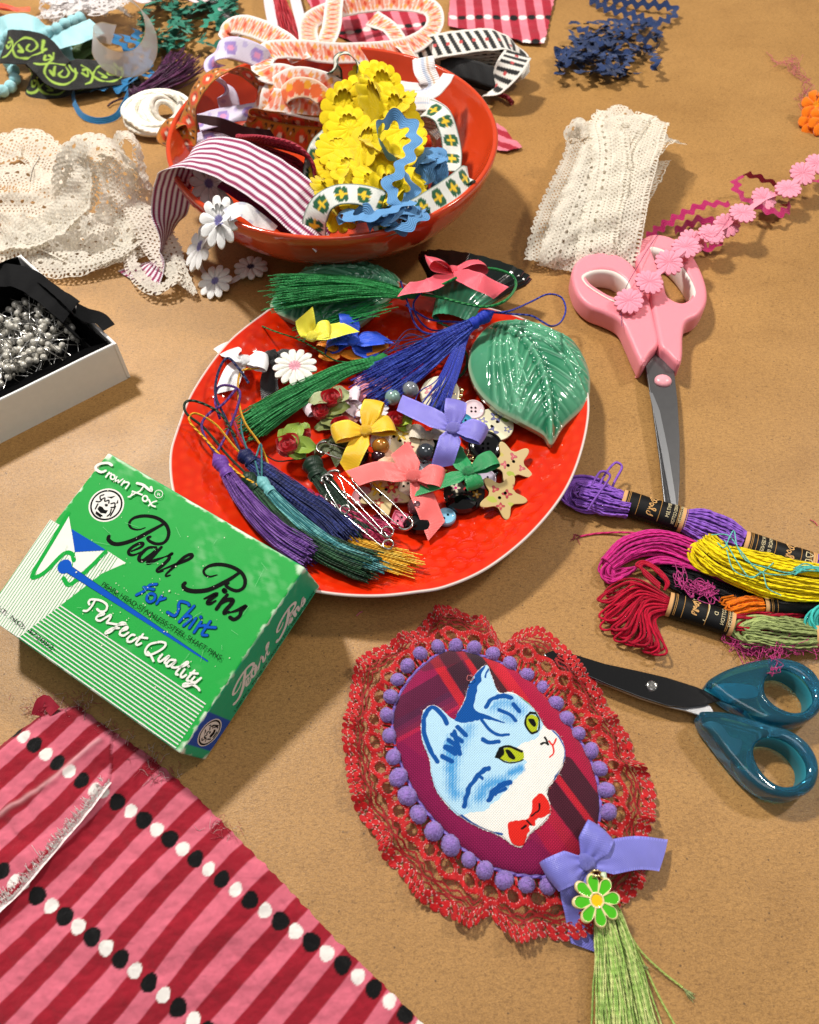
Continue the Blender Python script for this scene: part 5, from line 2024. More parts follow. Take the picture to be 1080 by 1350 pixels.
skein_part(sk, 'strands', [P(966, 822, .45), P(985, 822, .45), P(1020, 818, .4), P(1060, 812, .35)], [.5, .6, .5, .35], [.35, .35, .3, .25], 30, cr_ * .8, 8)

sk = thing('floss_skein', 'bright yellow skein lying over the magenta and purple skeins', 'thread skein', P(1000, 750))
skein_part(sk, 'strands', [P(928, 722, .95), P(950, 738, 1.05), P(990, 752, 1.1), P(1040, 765, 1.1), P(1100, 772, 1.05)], [.55, .85, .95, .9, .8], [.4, .5, .5, .5, .45], 64, ye, 9, loop0=True)
coil(sk, 'strands', P(938, 735, .95), .9, .75, -.55, 12, ye, 10, zr=.3)

sk = thing('floss_skein', 'orange skein end folded into a small loop under the yellow skein', 'thread skein', P(990, 803))
skein_part(sk, 'strands', [P(963, 803, .6), P(985, 798, .7), P(1005, 797, .65)], [.35, .4, .3], [.25, .28, .22], 22, orr, 11, loop0=True)
g = Geo()
for i in range(3):
    tube(g, path([P(985, 805, .7), P(980 + i, 818 + i * 2, .6), P(988, 823 + i, .5), P(996 - i, 814, .6), P(993, 803, .7)], .07), .05, 5, orr * (.9 + .1 * i))
part('loops', g, M['floss'], sk)
band(sk, P(1006, 797, .62), P(1120, 800, .62), .42, .75, [('line', .5, 0)])

sk = thing('floss_skein', 'pale olive green skein at the bottom right of the floss heap', 'thread skein', P(1030, 835))
skein_part(sk, 'strands', [P(985, 830, .45), P(1010, 832, .55), P(1045, 836, .55), P(1072, 838, .5)], [.5, .75, .7, .5], [.35, .42, .4, .35], 44, ol, 13, loop0=True)
coil(sk, 'strands', P(1000, 832, .5), 1.1, .55, -.05, 12, ol, 14, zr=.3)
band(sk, P(1072, 838, .5), P(1130, 846, .5), .52, .8, [])

sk = thing('floss_skein', 'turquoise skein end resting against the pale olive green skein', 'thread skein', P(1085, 820))
coil(sk, 'strands', P(1088, 820, .75), .8, .62, .3, 20, tq, 15, zr=.35)
# the fallen black labelled skein lying under the heap
sk = thing('floss_skein', 'black skein half hidden under the magenta loops and crimson label', 'thread skein', P(930, 775))
skein_part(sk, 'strands', [P(870, 750, .2), P(905, 764, .25), P(950, 782, .25), P(1010, 800, .25), P(1080, 812, .25)], [.5, .8, .8, .6, .5], [.2, .25, .25, .25, .25], 40, hx('#141215'), 16)


def tangle(name, label, pts, spread, n, c, seed, th=.014, z=.1, group=None, zlo=.02, cat='thread'):
    g = Geo()
    r = np.random.default_rng(seed)
    base = resample(crom(np.array([P(*q) for q in pts]), n=8), n=40)[0]
    for i in range(n):
        k0 = r.integers(0, 30)
        k1 = min(39, k0 + r.integers(6, 20))
        C = base[k0:k1:2].copy()
        C = C + r.normal(size=C.shape) * np.array([spread, spread, spread * .35])
        C[:, 2] = np.maximum(C[:, 2], zlo)
        if len(C) < 3: continue
        tube(g, path(C, .05), th, 4, np.clip(c * (1 + .3 * (r.random() - .5)), 0, 1), cap=False)
    tube(g, path(base[::3], .05), th, 4, c, cap=False)
    return one(name, g, M['thread'], label, cat, group)


tangle('thread_tangle', 'tangle of thin magenta thread along the bottom of the floss skeins', [(960, 820, .5), (965, 842, .3), (985, 856, .2), (1010, 850, .5), (1040, 850, .6), (1080, 852, .5)], .28, 46, hx('#c93a83'), 31)
tangle('thread_tangle', 'small magenta thread wisp hanging down over the teal scissor ring', [(1030, 850, .8), (1022, 865, .9), (1016, 885, 1.2), (1022, 880, 1.25), (1030, 862, .9)], .16, 12, hx('#c93a83'), 32)
tangle('thread_tangle', 'knotted magenta thread in the dark gap between crimson and yellow skeins', [(890, 742, .8), (895, 760, .8), (900, 775, .8), (925, 772, .8), (935, 785, .75), (940, 768, .8)], .22, 22, hx('#c23a86'), 33, .02)
g = Geo()
for pts in ([(945, 715, 1.3), (955, 722, 1.7), (962, 708, 1.8), (968, 700, 1.7), (972, 720, 1.75), (985, 740, 1.7), (1010, 748, 1.75), (1040, 755, 1.7), (1065, 748, 1.7), (1095, 752, 1.6)],
            [(938, 705, 1.2), (960, 706, 1.6), (978, 728, 1.75), (1000, 752, 1.7), (1030, 758, 1.7), (1070, 752, 1.7)], [(955, 712, 1.5), (975, 745, 1.75), (990, 762, 1.7), (1005, 755, 1.75), (1012, 775, 1.65), (1030, 785, 1.5)],
            [(958, 725, 1.6), (968, 752, 1.75), (995, 760, 1.7), (1020, 742, 1.7)]):
    tube(g, path([P(*q) for q in pts], .07), .026, 5, hx('#62c4b8'))
for i in range(9):
    tube(g, path([P(1048 + r.normal(), 752 + r.normal() * 3, 1.75), P(1065, 748 + r.normal() * 3, 1.8), P(1095, 754 + r.normal() * 4, 1.7)], .07), .03, 5, hx('#55bdb4') * (.8 + .3 * r.random()))
one('loose_thread', g, M['thread'], 'turquoise thread strands looped loosely over the yellow skein', 'thread')

# lint
g = Geo()
for pts in (((792, 700), (800, 690)),):
    tube(g, path([P(823, 718, .05), P(827, 713, .06), P(829, 711, .05)], .03), .03, 4, hx('#ece6e2'))
one('lint', g, M['thread'], 'tiny white fluff on the table left of the magenta loops', 'lint')
g = Geo()
tube(g, path([P(1068, 685, .04), P(1074, 688, .06), P(1078, 693, .04)], .03), .025, 4, hx('#d04a60'))
one('lint', g, M['thread'], 'scrap of pink-red thread on bare table above the purple skein', 'lint')
g = Geo()
tube(g, path([P(470, 812, .04), P(474, 808, .05), P(478, 806, .04)], .03), .035, 4, hx('#c9707a'))
one('lint', g, M['thread'], 'scrap of pink thread on the table below the red plate', 'lint')
# ---------------------------------------------------------------- things lying on the strawberry plate
surf = plate_z
G_B = 'satin bows on the plate'
G_T = 'silky tassels on the plate'


def pbow(label, colr, knot, loops, tails, wd, kr=None, name='satin_bow'):
    """photo-referenced bow on the plate; heights are above the plate"""
    k = Q(*knot)
    lp = [np.array([[*Q(*t[:3]), t[3] if len(t) > 3 else 0]]) for t in loops]
    tl = [qp(t) for t in tails]
    return bow(name, label, colr, k, lp, tl, wd, group=G_B, kr=kr)


def ptas(label, colr, neck, end, r0, r1, n, cord=None, seed=1, **kw):
    return tassel('tassel', label, colr, [Q(*q) for q in neck], [Q(*q) for q in end], r0, r1, n,
                  [[Q(*q) for q in c] for c in cord] if cord else None, G_T, surf, seed=seed, **kw)


# tassels --------------------------------------------------------
gr = '#0b7a38'
t = ptas('bright green tassel fanned over the back left leaf of the plate', gr, [(556, 384, 2.1), (545, 385, 2.1), (528, 388, 2.0)],
         [(530, 388, 2.0), (500, 382, 2.2), (455, 380, 2.3), (410, 382, 2.1), (376, 386, 1.8)], .3, 1.25, 190, seed=11, glint='#3aa85a', th=.026, uneven=.16, fl=.35, curl=.05,
         cord=[[(550, 385, 2.3), (572, 380, 2.6), (590, 372, 2.85), (602, 366, 2.9)], [(556, 388, 2.3), (580, 392, 2.5), (620, 402, 2.6), (645, 404, 2.7), (668, 395, 2.75), (680, 378, 2.75), (676, 364, 2.85), (658, 356, 2.9), (640, 354, 2.9), (622, 358, 2.95)]], cord_r=.075)
g = Geo()
r = np.random.default_rng(44)
for i in range(22):
    a = Q(500 + r.normal() * 12, 400 + r.normal() * 5, 2.0)
    m = Q(445 + r.normal() * 10, 420 + r.normal() * 7, 1.8)
    e = Q(405 + r.normal() * 14, 440 + r.normal() * 6, 1.5)
    tube(g, path([a, m, e], .12), .03, 4, hx('#0f8a42') * (.7 + .6 * r.random()), cap=False)
part('stray_strands', g, M['thread'], t)
ptas('bright green tassel in the middle, pointing down-left from the blue bow', gr, [(516, 472, 1.1), (505, 474, 1.1), (488, 478, 1.1)],
     [(492, 477, 1.2), (450, 490, 1.2), (410, 512, 1.1), (370, 535, .9), (332, 560, .7)], .28, .95, 170, seed=12, glint='#3fae62', th=.026, fl=.45,
     cord=[[(516, 472, 1.1), (540, 468, 1.2), (570, 465, 1.0)], [(330, 423, 1.0), (360, 436, .9), (395, 448, 1.0), (420, 462, 1.0), (445, 476, 1.1), (480, 478, 1.2)]], cord_r=.04)
t = ptas('royal blue tassel with a blue cord loop reaching past the right leaf', '#1b2f9e', [(652, 410, 2.3), (640, 417, 2.3), (622, 428, 2.2)],
     [(625, 426, 2.2), (590, 448, 1.8), (555, 472, 1.5), (520, 494, 1.3), (494, 510, 1.1)], .30, 1.35, 130, seed=13, glint='#3d58c8', th=.026, fl=.35, uneven=.2, capc='#1b35b0',
     cord=[[(650, 412, 2.3), (672, 410, 2.6), (700, 398, 2.3), (722, 388, 2.2), (740, 392, 2.0), (746, 408, 1.9), (740, 424, 2.0), (728, 430, 2.2), (715, 424, 2.4), (700, 416, 2.5), (675, 414, 2.6), (652, 412, 2.3)],
           [(640, 418, 2.3), (610, 428, 2.0), (575, 436, 1.4), (555, 425, 1.6), (545, 402, 1.9), (556, 385, 2.4), (564, 378, 2.5)],
           [(640, 418, 2.3), (600, 436, 2.0), (565, 440, 1.4), (548, 428, 1.6), (538, 400, 1.9), (528, 370, 2.4)], [(610, 425, 1.8), (570, 422, 1.4), (550, 412, 1.6), (535, 402, 1.8)]], cord_r=.05)
g = Geo()
for i in range(34):
    s = r.normal()
    pts = [Q(622 + r.normal() * 3, 428, 2.2), Q(606 + s * 4, 460, 1.8), Q(590 + s * 7, 500, 1.5), Q(572 + s * 11, 532 + r.normal() * 6, 1.2), Q(566 + s * 11, 545 + r.normal() * 5, .9)]
    tube(g, path(pts, .14), .032, 4, hx('#1b2f9e') * (.7 + .7 * r.random()), cap=False)
for i in range(10):
    pts = [Q(610, 436, 2.0), Q(575, 445 + r.normal() * 4, 1.5), Q(540, 452 + r.normal() * 8, 1.3), Q(512 + r.normal() * 6, 458 + r.normal() * 9, 1.2)]
    tube(g, path(pts, .14), .028, 4, hx('#17235f'), cap=False)
part('stray_strands', g, M['thread'], t)
ptas('purple tassel lying along the lower left rim nearest the green box', '#5a2a82', [(282, 598, .9), (292, 612, .9), (302, 628, .9)],
     [(298, 622, .9), (318, 652, .8), (345, 685, .7), (375, 712, .65), (408, 733, .6)], .32, .70, 130, seed=14, glint='#8a5cae', th=.026, fl=.7, uneven=.06, capc='#6a3a98',
     cord=[[(284, 600, .9), (300, 570, .9), (312, 540, 1.2), (316, 516, 1.3), (300, 508, 1.0), (287, 512, .8), (284, 530, .8), (290, 552, .8)],
           [(286, 600, .9), (272, 580, .8), (266, 560, .8), (276, 545, .9), (295, 532, 1.1), (312, 512, 1.3)]])
ptas('blackish green tassel between the purple tassel and the navy one', '#12331f', [(322, 622, .9), (330, 634, .9), (340, 646, .9)],
     [(336, 640, .9), (365, 672, .9), (400, 705, .85), (440, 730, .8), (486, 748, .7)], .32, .75, 140, seed=15, glint='#2c5c3a', th=.026, fl=.7, uneven=.07,
     cord=[[(322, 622, .9), (300, 600, .8), (270, 565, .7), (246, 545, .8), (245, 530, .9), (262, 530, 1.0), (290, 545, 1.1), (310, 575, 1.0)]])
ptas('navy blue tassel in the left bundle under the teal threads', '#121c52', [(316, 594, 1.0), (324, 602, 1.0), (334, 612, 1.0)],
     [(330, 608, 1.0), (362, 632, 1.0), (395, 656, 1.0), (430, 680, .95), (458, 708, .85)], .34, .72, 130, seed=16, glint='#2f3c86', th=.026, fl=.6, uneven=.08,
     cord=[[(316, 594, 1.0), (306, 570, .9), (296, 548, .9), (284, 520, .9), (288, 490, 1.0), (300, 472, 1.1), (315, 486, 1.2), (328, 505, 1.2)]])
ptas('pale teal tassel overlying the blackish green one', '#2d7a82', [(340, 628, 1.25), (350, 640, 1.3), (358, 650, 1.3)],
     [(354, 646, 1.3), (384, 676, 1.25), (420, 706, 1.2), (455, 728, 1.1), (490, 742, .95)], .24, .34, 46, seed=17, glint='#7cc0c2', th=.026, fl=.7, capc='#6fb0b4',
     cord=[[(342, 630, 1.3), (335, 605, 1.2), (325, 590, 1.2), (318, 565, 1.1), (320, 550, 1.1)], [(345, 632, 1.3), (345, 600, 1.3), (344, 585, 1.4), (338, 602, 1.3)]], cord_r=.05)
ptas('crimson pink tassel under the safety pins', '#b01c4e', [(398, 650, .8), (408, 655, .8), (418, 660, .8)],
     [(412, 657, .8), (440, 672, .8), (470, 690, .75), (505, 706, .6)], .3, .68, 100, seed=18, glint='#d8557e', th=.026, fl=.5,
     cord=[[(398, 650, .8), (360, 615, .9), (325, 590, .9), (310, 560, 1.0), (306, 545, 1.0)]])
ptas('golden yellow tassel with its fringe end poking out below the dark green one', '#e3a413', [(362, 640, .6), (372, 650, .6), (384, 660, .6)],
     [(380, 658, .5), (420, 690, .5), (460, 716, .5), (500, 732, .5), (535, 742, .5)], .25, .62, 80, seed=19, glint='#f5d056', th=.026, fl=.5,
     cord=[[(364, 642, .7), (340, 620, .9), (310, 590, 1.0), (285, 560, .9), (258, 545, .8), (250, 555, .8), (272, 580, .9), (310, 620, 1.1), (340, 640, 1.2)],
           [(364, 642, .8), (345, 590, 1.1), (322, 555, 1.2), (314, 520, 1.1), (318, 490, 1.0), (342, 486, 1.0)]], cord_r=.055)
ptas('very dark green tassel head behind the tangle of safety pins', '#0f2c1c', [(405, 604, .9), (413, 614, .95), (420, 630, .9)],
     [(416, 622, .9), (430, 640, .9), (450, 670, .7), (480, 705, .55)], .42, .6, 90, seed=20, glint='#2c5038', th=.026, fl=.7,
     cord=[[(405, 604, .9), (390, 606, .7), (366, 608, .7), (350, 600, .8)]], cord_r=.035)
g = Geo()
tube(g, path([Q(*q) for q in ((592, 465, .5), (606, 458, .7), (616, 470, .8), (612, 490, .7), (598, 500, .5), (580, 502, .5))], .08), .075, 8, hx('#0c4f28'))
tube(g, path([Q(*q) for q in ((520, 478, .9), (545, 470, 1.0), (570, 464, .8), (592, 465, .5))], .08), .06, 8, hx('#0c4f28'))
one('twisted_cord', g, M['cord'], 'dark green twisted cord loop on bare red glaze left of the right leaf', 'cord')

# bows -----------------------------------------------------------
pbow('coral pink bow on the dark stem end at the top of the plate', '#f0586a', (597, 357, 3.1), [(562, 345, 3.2, 20), (638, 351, 3.2, -25)], [[(570, 373, 3.0), (532, 381, 2.7)], [(625, 368, 3.0, 20), (661, 386, 2.7, 25)]], .95)
pbow('pale lemon yellow bow partly under green fringe', '#f0e23a', (412, 444, 2.0), [(436, 436, 2.2, 15)], [[(405, 432, 2.3), (401, 414, 2.7)], [(430, 438, 2.2), (462, 430, 2.0)]], 1.0)
pbow('royal blue satin bow by the lemon yellow one', '#0f4ad0', (465, 450, 1.3), [(460, 418, 1.6, 20), (430, 456, .9, 10)], [[(485, 446, 1.4), (508, 444, 1.1)], [(478, 460, 1.0), (500, 466, .7)]], 1.05)
pbow('orange satin bow tucked under the royal blue one', '#f0871a', (445, 462, .8), [(420, 452, 1.0, 10)], [[(435, 468, .9), (422, 462, .8)], [(470, 466, .9), (512, 450, .7)]], .8)
pbow('white satin bow beside the white felt flower', '#f2f0f2', (322, 476, .9), [(354, 480, 1.1, 0)], [[(308, 466, 1.0), (292, 454, .6)], [(308, 490, .6), (298, 516, .3)]], 1.05)
pbow('black satin bow below the white one, mostly hidden', '#101013', (362, 480, .7), [(352, 464, .9, 10)], [[(355, 500, .5), (356, 520, .3)], [(372, 470, .9), (385, 462, .8)]], .9)
pbow('golden yellow bow in the middle of the plate', '#f2bd12', (482, 568, 1.7), [(438, 576, 1.5, -10), (495, 530, 1.9, 0), (520, 562, 1.5, 0)], [[(468, 595, 1.5), (456, 622, .9)]], .95)
pbow('lilac blue bow on the right of the pile of buttons', '#7f78d2', (598, 565, 2.1), [(602, 530, 2.1, 10), (640, 578, 1.9, 10)], [[(570, 550, 2.2, -5), (527, 530, 1.7)], [(590, 590, 1.9), (582, 616, 1.2)]], 1.02)
pbow('coral pink bow in the middle below the golden yellow one', '#f26a68', (546, 628, 1.5), [(586, 634, 1.4, 5)], [[(536, 606, 1.7), (527, 590, 1.5)], [(500, 620, 1.6), (464, 630, 1.2)], [(560, 660, 1.1), (576, 700, .4)]], 1.05)
pbow('emerald green bow right of the centre coral one', '#0f8a4a', (618, 622, 1.6), [(655, 606, 1.7, 0), (628, 645, 1.2, 0)], [[(590, 632, 1.6, 10), (550, 643, 1.3)], [(606, 606, 1.4), (597, 590, 1.1)]], .8)
pbow('pale pink bow under the royal blue fringe', '#eb8fa0', (490, 502, .9), [(515, 512, 1.0), (470, 512, .8)], [[(476, 516, .8), (464, 530, .5)], [(505, 488, .9), (520, 484, .7)]], .8)
pbow('blush white bow behind the two roses in the centre', '#e8d2dc', (455, 522, .8), [(475, 520, 1.0), (400, 542, .7)], [[(465, 535, .7), (480, 545, .6)]], .95)
pbow('salmon pink bow beneath the buttons near the golden yellow bow', '#f0a090', (475, 548, .6), [(500, 545, .7)], [[(455, 552, .5), (440, 552, .5)]], .8)

# felt flower ----------------------------------------------------
def petals(g, c, R, n, colr, ctr, dome=.12, ci=.3, tilt=(0, 0), deep=.55, seed=1, nr=18, hub=.0):
    th = np.linspace(0, 2 * pi, n * 18, endpoint=False)
    lob = np.abs(np.cos(n * th / 2 + seed)) ** .45
    Rr = R * (1 - deep + deep * lob)
    q = np.linspace(.01, 1, nr)
    X = np.cos(th)[:, None] * Rr[:, None] * q
    Y = np.sin(th)[:, None] * Rr[:, None] * q
    rad = np.hypot(X, Y) / R
    Z = dome * (lob[:, None] * np.sin(np.clip(rad, 0, 1) * pi) ** .7) + .02
    Z = Z + tilt[0] * X + tilt[1] * Y
    cc = np.zeros(X.shape + (3,))
    cc[:] = colr
    m = np.clip((ci - rad) / .06 + .5, 0, 1)[..., None]
    cc = cc * (1 - m) + np.asarray(ctr) * m
    Z = Z + hub * np.clip((ci - rad) / .08 + .5, 0, 1)
    g.add(np.stack([X, Y, Z], -1) + c, gridF(len(th), nr, True, False), np.stack([X, Y], -1), cc.reshape(-1, 3))
    e = np.stack([X[:, -1], Y[:, -1], Z[:, -1]], -1)
    V = np.stack([e, e * [.98, .98, 1] - [0, 0, .1], e * [.5, .5, 1] - [0, 0, .1]], 1)
    g.add(V + c, gridF(len(th), 3, True, False), None, colr)


g = Geo()
fcn = Q(389, 484, 1.25)
petals(g, fcn, 1.12, 13, hx('#efece4'), hx('#efb6c4'), dome=.16, ci=.27, tilt=(0, .1), deep=.4)
one('felt_flower', g, M['felt'], 'white felt daisy with a pink middle on the white bow', 'felt flower')

# roses ----------------------------------------------------------
def rose(label, px, py, lift, R, leaves, seed, tilt=0, lc='#7f9a2e'):
    c = Q(px, py, lift)
    root = thing('ribbon_rose', label, 'ribbon rose', c - [0, 0, lift * .6], 'red ribbon roses on the plate')
    r = np.random.default_rng(seed)
    g = Geo()
    n = 90
    t = np.linspace(0, 1, n)
    a = t * 2 * pi * 2.9 + r.uniform(0, 6)
    rad = R * (.06 + .86 * t ** .8)
    red = hx('#c20f22')
    h = R * (1.1 - .45 * t)
    v = np.linspace(0, 1, 8)
    rr = rad[:, None] * (.85 + .25 * v ** 1.6) * (1 + .08 * np.sin(a * 2.6)[:, None])
    V = np.stack([np.cos(a)[:, None] * rr, np.sin(a)[:, None] * rr, (h[:, None] * v) - R * .25], -1)
    V[..., 2] += .10 * R * np.sin(a * 3.3)[:, None] * v
    g.add(V + c, gridF(n, 8), None, red)
    blob(g, c + [0, 0, -.05], (R * .8, R * .8, R * .5), c3=red * .8)
    part('flower', g, M['satin'], root)
    for (lx, ly, lz) in leaves:
        e = Q(lx, ly, lz)
        d = e - c
        L = np.linalg.norm(d)
        pts = np.array([[*(c - [0, 0, .1]), 0], [*(c + d * .5 + [0, 0, .16]), 10], [*e, 0]])
        g = Geo()
        ribbon(g, pts, .95, satin_c(hx(lc)), step=.05, nv=13, wf=lambda s: np.clip(np.interp(s, [0, .45, .7, 1], [.55, 1, .9, .06]), .04, 1), cup=.14, m=0)
        part('leaf', g, M['satin'], root)


rose('red ribbon rose with lime leaves at the left, beside the dark green tassel head', 379, 589, 1.0, .66, [(395, 560, .9), (418, 592, .8), (402, 604, .7), (380, 566, 1.0)], 1)
rose('red ribbon rose highest on the plate, below the middle green tassel', 437, 527, 1.3, .6, [(408, 532, 1.2), (460, 520, 1.2)], 2, lc='#9fa878')
rose('red ribbon rose pressed against the highest one, lower left of it', 424, 543, 1.1, .55, [(450, 548, 1.0), (462, 538, 1.2)], 3, lc='#66702a')
rose('small red ribbon rose left of the golden yellow bow knot', 450, 562, 1.1, .52, [(424, 555, 1.0), (416, 566, .7)], 4, lc='#7c8448')
rose('red ribbon rose with a bright lime leaf under the lilac bow tail', 523, 555, 1.2, .55, [(545, 552, 1.3), (540, 566, .9)], 5, lc='#9cb424')
rose('small dark red rosebud peeping out beneath the lime leaves', 403, 573, .8, .32, [(392, 566, .8)], 6)


# buttons --------------------------------------------------------
def slab(label, px, py, lift, Rf, thick, colf, side, holes, nrm=(0, 0, 1), name='button', mat_=None, spin=0.0, rim=0.0, dome=0.0, group='buttons on the plate', hr=.08):
    """flat button: outline Rf(angle) cm, painted face, sunk thread holes"""
    c = Q(px, py, lift)
    n = np.asarray(nrm, float)
    n /= np.linalg.norm(n)
    ax = np.cross([0, 1, 0], n)
    ax /= np.linalg.norm(ax)
    ay = np.cross(n, ax)
    A = np.stack([ax, ay, n])
    th = np.linspace(0, 2 * pi, 160, endpoint=False)
    R = Rf(th + spin)
    q = np.linspace(.005, 1, 60)
    X, Y = np.cos(th)[:, None] * R[:, None] * q, np.sin(th)[:, None] * R[:, None] * q
    Z = np.full(X.shape, thick / 2)
    if rim: Z = Z + rim * np.exp(-((q[None] - .88) / .07) ** 2) - rim * np.clip((.75 - q[None]) / .1, 0, 1) * .5
    if dome: Z = Z + dome * (1 - q[None] ** 2)
    Z = Z - .03 * np.clip((q[None] - .97) / .03, 0, 1)
    keep = np.ones(X.shape)
    for hx_, hy_ in holes:
        keep = np.minimum(keep, (np.hypot(X - hx_, Y - hy_) - hr) * 12)
    g = Geo()
    cc = colf(X, Y) if callable(colf) else np.broadcast_to(colf, X.shape + (3,))
    g.add(np.stack([X, Y, Z], -1) @ A + c, gridF(160, 60, True, False, keep > 0), np.stack([X, Y], -1), cc.reshape(-1, 3), np.clip(keep, -1, .99))
    zz = np.array([thick / 2 - .03, -thick / 2 + .03, -thick / 2, -thick / 2])
    k = np.array([1, 1, .97, .02])
    g.add(np.stack([X[:, -1:] * k, Y[:, -1:] * k, np.broadcast_to(zz, (160, 4))], -1) @ A + c, gridF(160, 4, True, False), None, side)
    for hx_, hy_ in holes:                                     # hole walls and floors, coloured dark for the shade inside
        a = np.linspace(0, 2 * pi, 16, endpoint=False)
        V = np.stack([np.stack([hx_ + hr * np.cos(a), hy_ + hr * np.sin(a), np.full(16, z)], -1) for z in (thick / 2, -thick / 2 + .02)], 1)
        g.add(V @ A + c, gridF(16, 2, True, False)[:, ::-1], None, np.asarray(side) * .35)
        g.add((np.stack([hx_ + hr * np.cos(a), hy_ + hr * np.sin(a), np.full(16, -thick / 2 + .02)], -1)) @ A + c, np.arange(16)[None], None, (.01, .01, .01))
    return one(name, g, mat_ or M['btn'], label, 'button', group)


M['btn'] = mat('button', rough=.4, spec=.4, var=.04, cut=True)
M['btng'] = mat('button_gloss', rough=.12, spec=.6, coat=.3, cut=True)
rnd = lambda R: (lambda th: np.full(th.shape, R))
star = lambda R, k=.24: (lambda th: R * (1 - k + k * np.cos(5 * th) + .05 * np.cos(10 * th)))


def floral(bg, flowers, leaves=()):
    def f(X, Y):
        C = np.zeros(X.shape + (3,))
        C[:] = hx(bg)
        nz = .02 * wob(np.stack([X, Y], -1), 14, 2)
        for (x, y, s, c, cc, n) in flowers:
            d, a = np.hypot(X - x, Y - y), np.arctan2(Y - y, X - x)
            m = d + nz < s * (.72 + .28 * np.cos(n * a))
            C[m] = hx(c)
            ed = m & (d + nz > s * (.58 + .28 * np.cos(n * a)))
            C[ed] = hx(c) * .6
            C[d + nz < s * .28] = hx(cc)
        for (x, y, s, c) in leaves:
            C[np.hypot((X - x) + .5 * (Y - y), (Y - y) * 1.4) + nz < s] = hx(c)
        return C
    return f


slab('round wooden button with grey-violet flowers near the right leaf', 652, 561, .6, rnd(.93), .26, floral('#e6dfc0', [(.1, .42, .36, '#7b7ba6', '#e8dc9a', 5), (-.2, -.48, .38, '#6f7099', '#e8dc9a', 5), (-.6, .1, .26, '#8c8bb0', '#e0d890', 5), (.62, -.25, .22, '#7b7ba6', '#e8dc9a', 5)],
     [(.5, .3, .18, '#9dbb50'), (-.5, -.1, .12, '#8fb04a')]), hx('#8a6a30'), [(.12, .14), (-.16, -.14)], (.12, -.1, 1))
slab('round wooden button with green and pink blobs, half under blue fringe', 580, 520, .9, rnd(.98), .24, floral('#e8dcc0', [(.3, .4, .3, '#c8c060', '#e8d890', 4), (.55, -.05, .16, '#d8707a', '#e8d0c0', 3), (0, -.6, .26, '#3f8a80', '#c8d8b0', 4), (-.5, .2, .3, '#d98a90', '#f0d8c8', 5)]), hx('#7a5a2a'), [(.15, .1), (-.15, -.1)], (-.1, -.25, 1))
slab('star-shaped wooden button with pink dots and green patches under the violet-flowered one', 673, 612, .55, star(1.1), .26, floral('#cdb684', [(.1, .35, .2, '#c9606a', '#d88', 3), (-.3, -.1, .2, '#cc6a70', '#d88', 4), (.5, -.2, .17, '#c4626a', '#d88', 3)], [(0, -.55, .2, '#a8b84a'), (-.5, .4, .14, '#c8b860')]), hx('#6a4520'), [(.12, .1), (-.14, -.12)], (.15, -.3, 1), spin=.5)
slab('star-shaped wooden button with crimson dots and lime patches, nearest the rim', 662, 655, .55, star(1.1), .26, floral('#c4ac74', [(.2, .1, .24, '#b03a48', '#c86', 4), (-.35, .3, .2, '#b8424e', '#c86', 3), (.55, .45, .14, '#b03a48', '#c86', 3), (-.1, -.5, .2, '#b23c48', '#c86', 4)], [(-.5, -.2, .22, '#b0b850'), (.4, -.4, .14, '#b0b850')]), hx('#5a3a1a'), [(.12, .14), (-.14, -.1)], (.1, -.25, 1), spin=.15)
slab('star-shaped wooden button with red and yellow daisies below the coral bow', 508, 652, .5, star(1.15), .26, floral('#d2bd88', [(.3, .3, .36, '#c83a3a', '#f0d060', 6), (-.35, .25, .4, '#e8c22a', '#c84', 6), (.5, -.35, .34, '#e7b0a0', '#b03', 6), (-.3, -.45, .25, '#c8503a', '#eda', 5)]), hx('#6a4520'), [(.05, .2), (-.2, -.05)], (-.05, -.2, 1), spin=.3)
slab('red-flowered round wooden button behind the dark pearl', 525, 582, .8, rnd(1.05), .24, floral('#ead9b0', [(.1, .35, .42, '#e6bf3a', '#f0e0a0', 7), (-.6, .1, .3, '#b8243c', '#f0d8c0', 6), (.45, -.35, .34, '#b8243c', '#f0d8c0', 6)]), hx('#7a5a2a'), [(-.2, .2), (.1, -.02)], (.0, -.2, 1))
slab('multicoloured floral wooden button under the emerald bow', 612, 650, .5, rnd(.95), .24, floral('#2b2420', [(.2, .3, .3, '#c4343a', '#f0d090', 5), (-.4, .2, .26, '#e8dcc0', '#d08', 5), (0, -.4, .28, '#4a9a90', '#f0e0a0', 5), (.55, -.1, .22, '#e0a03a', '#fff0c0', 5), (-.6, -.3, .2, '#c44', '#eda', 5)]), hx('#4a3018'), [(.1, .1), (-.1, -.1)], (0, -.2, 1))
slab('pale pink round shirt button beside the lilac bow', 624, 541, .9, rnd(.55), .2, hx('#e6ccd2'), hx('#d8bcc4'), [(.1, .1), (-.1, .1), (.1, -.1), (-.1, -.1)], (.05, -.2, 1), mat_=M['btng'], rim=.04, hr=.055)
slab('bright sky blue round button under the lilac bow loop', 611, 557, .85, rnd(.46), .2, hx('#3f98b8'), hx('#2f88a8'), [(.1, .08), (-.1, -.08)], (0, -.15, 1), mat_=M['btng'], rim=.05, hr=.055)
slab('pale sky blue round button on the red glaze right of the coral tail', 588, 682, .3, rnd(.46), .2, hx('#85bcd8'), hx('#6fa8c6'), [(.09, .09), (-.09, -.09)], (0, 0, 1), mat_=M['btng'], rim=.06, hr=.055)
slab('pale blue-white button half under the coral bow', 556, 614, .8, rnd(.5), .2, hx('#c8d8e2'), hx('#b0c4d0'), [(.1, .1), (-.1, -.1)], (0, -.1, 1), mat_=M['btng'], rim=.05, hr=.055)
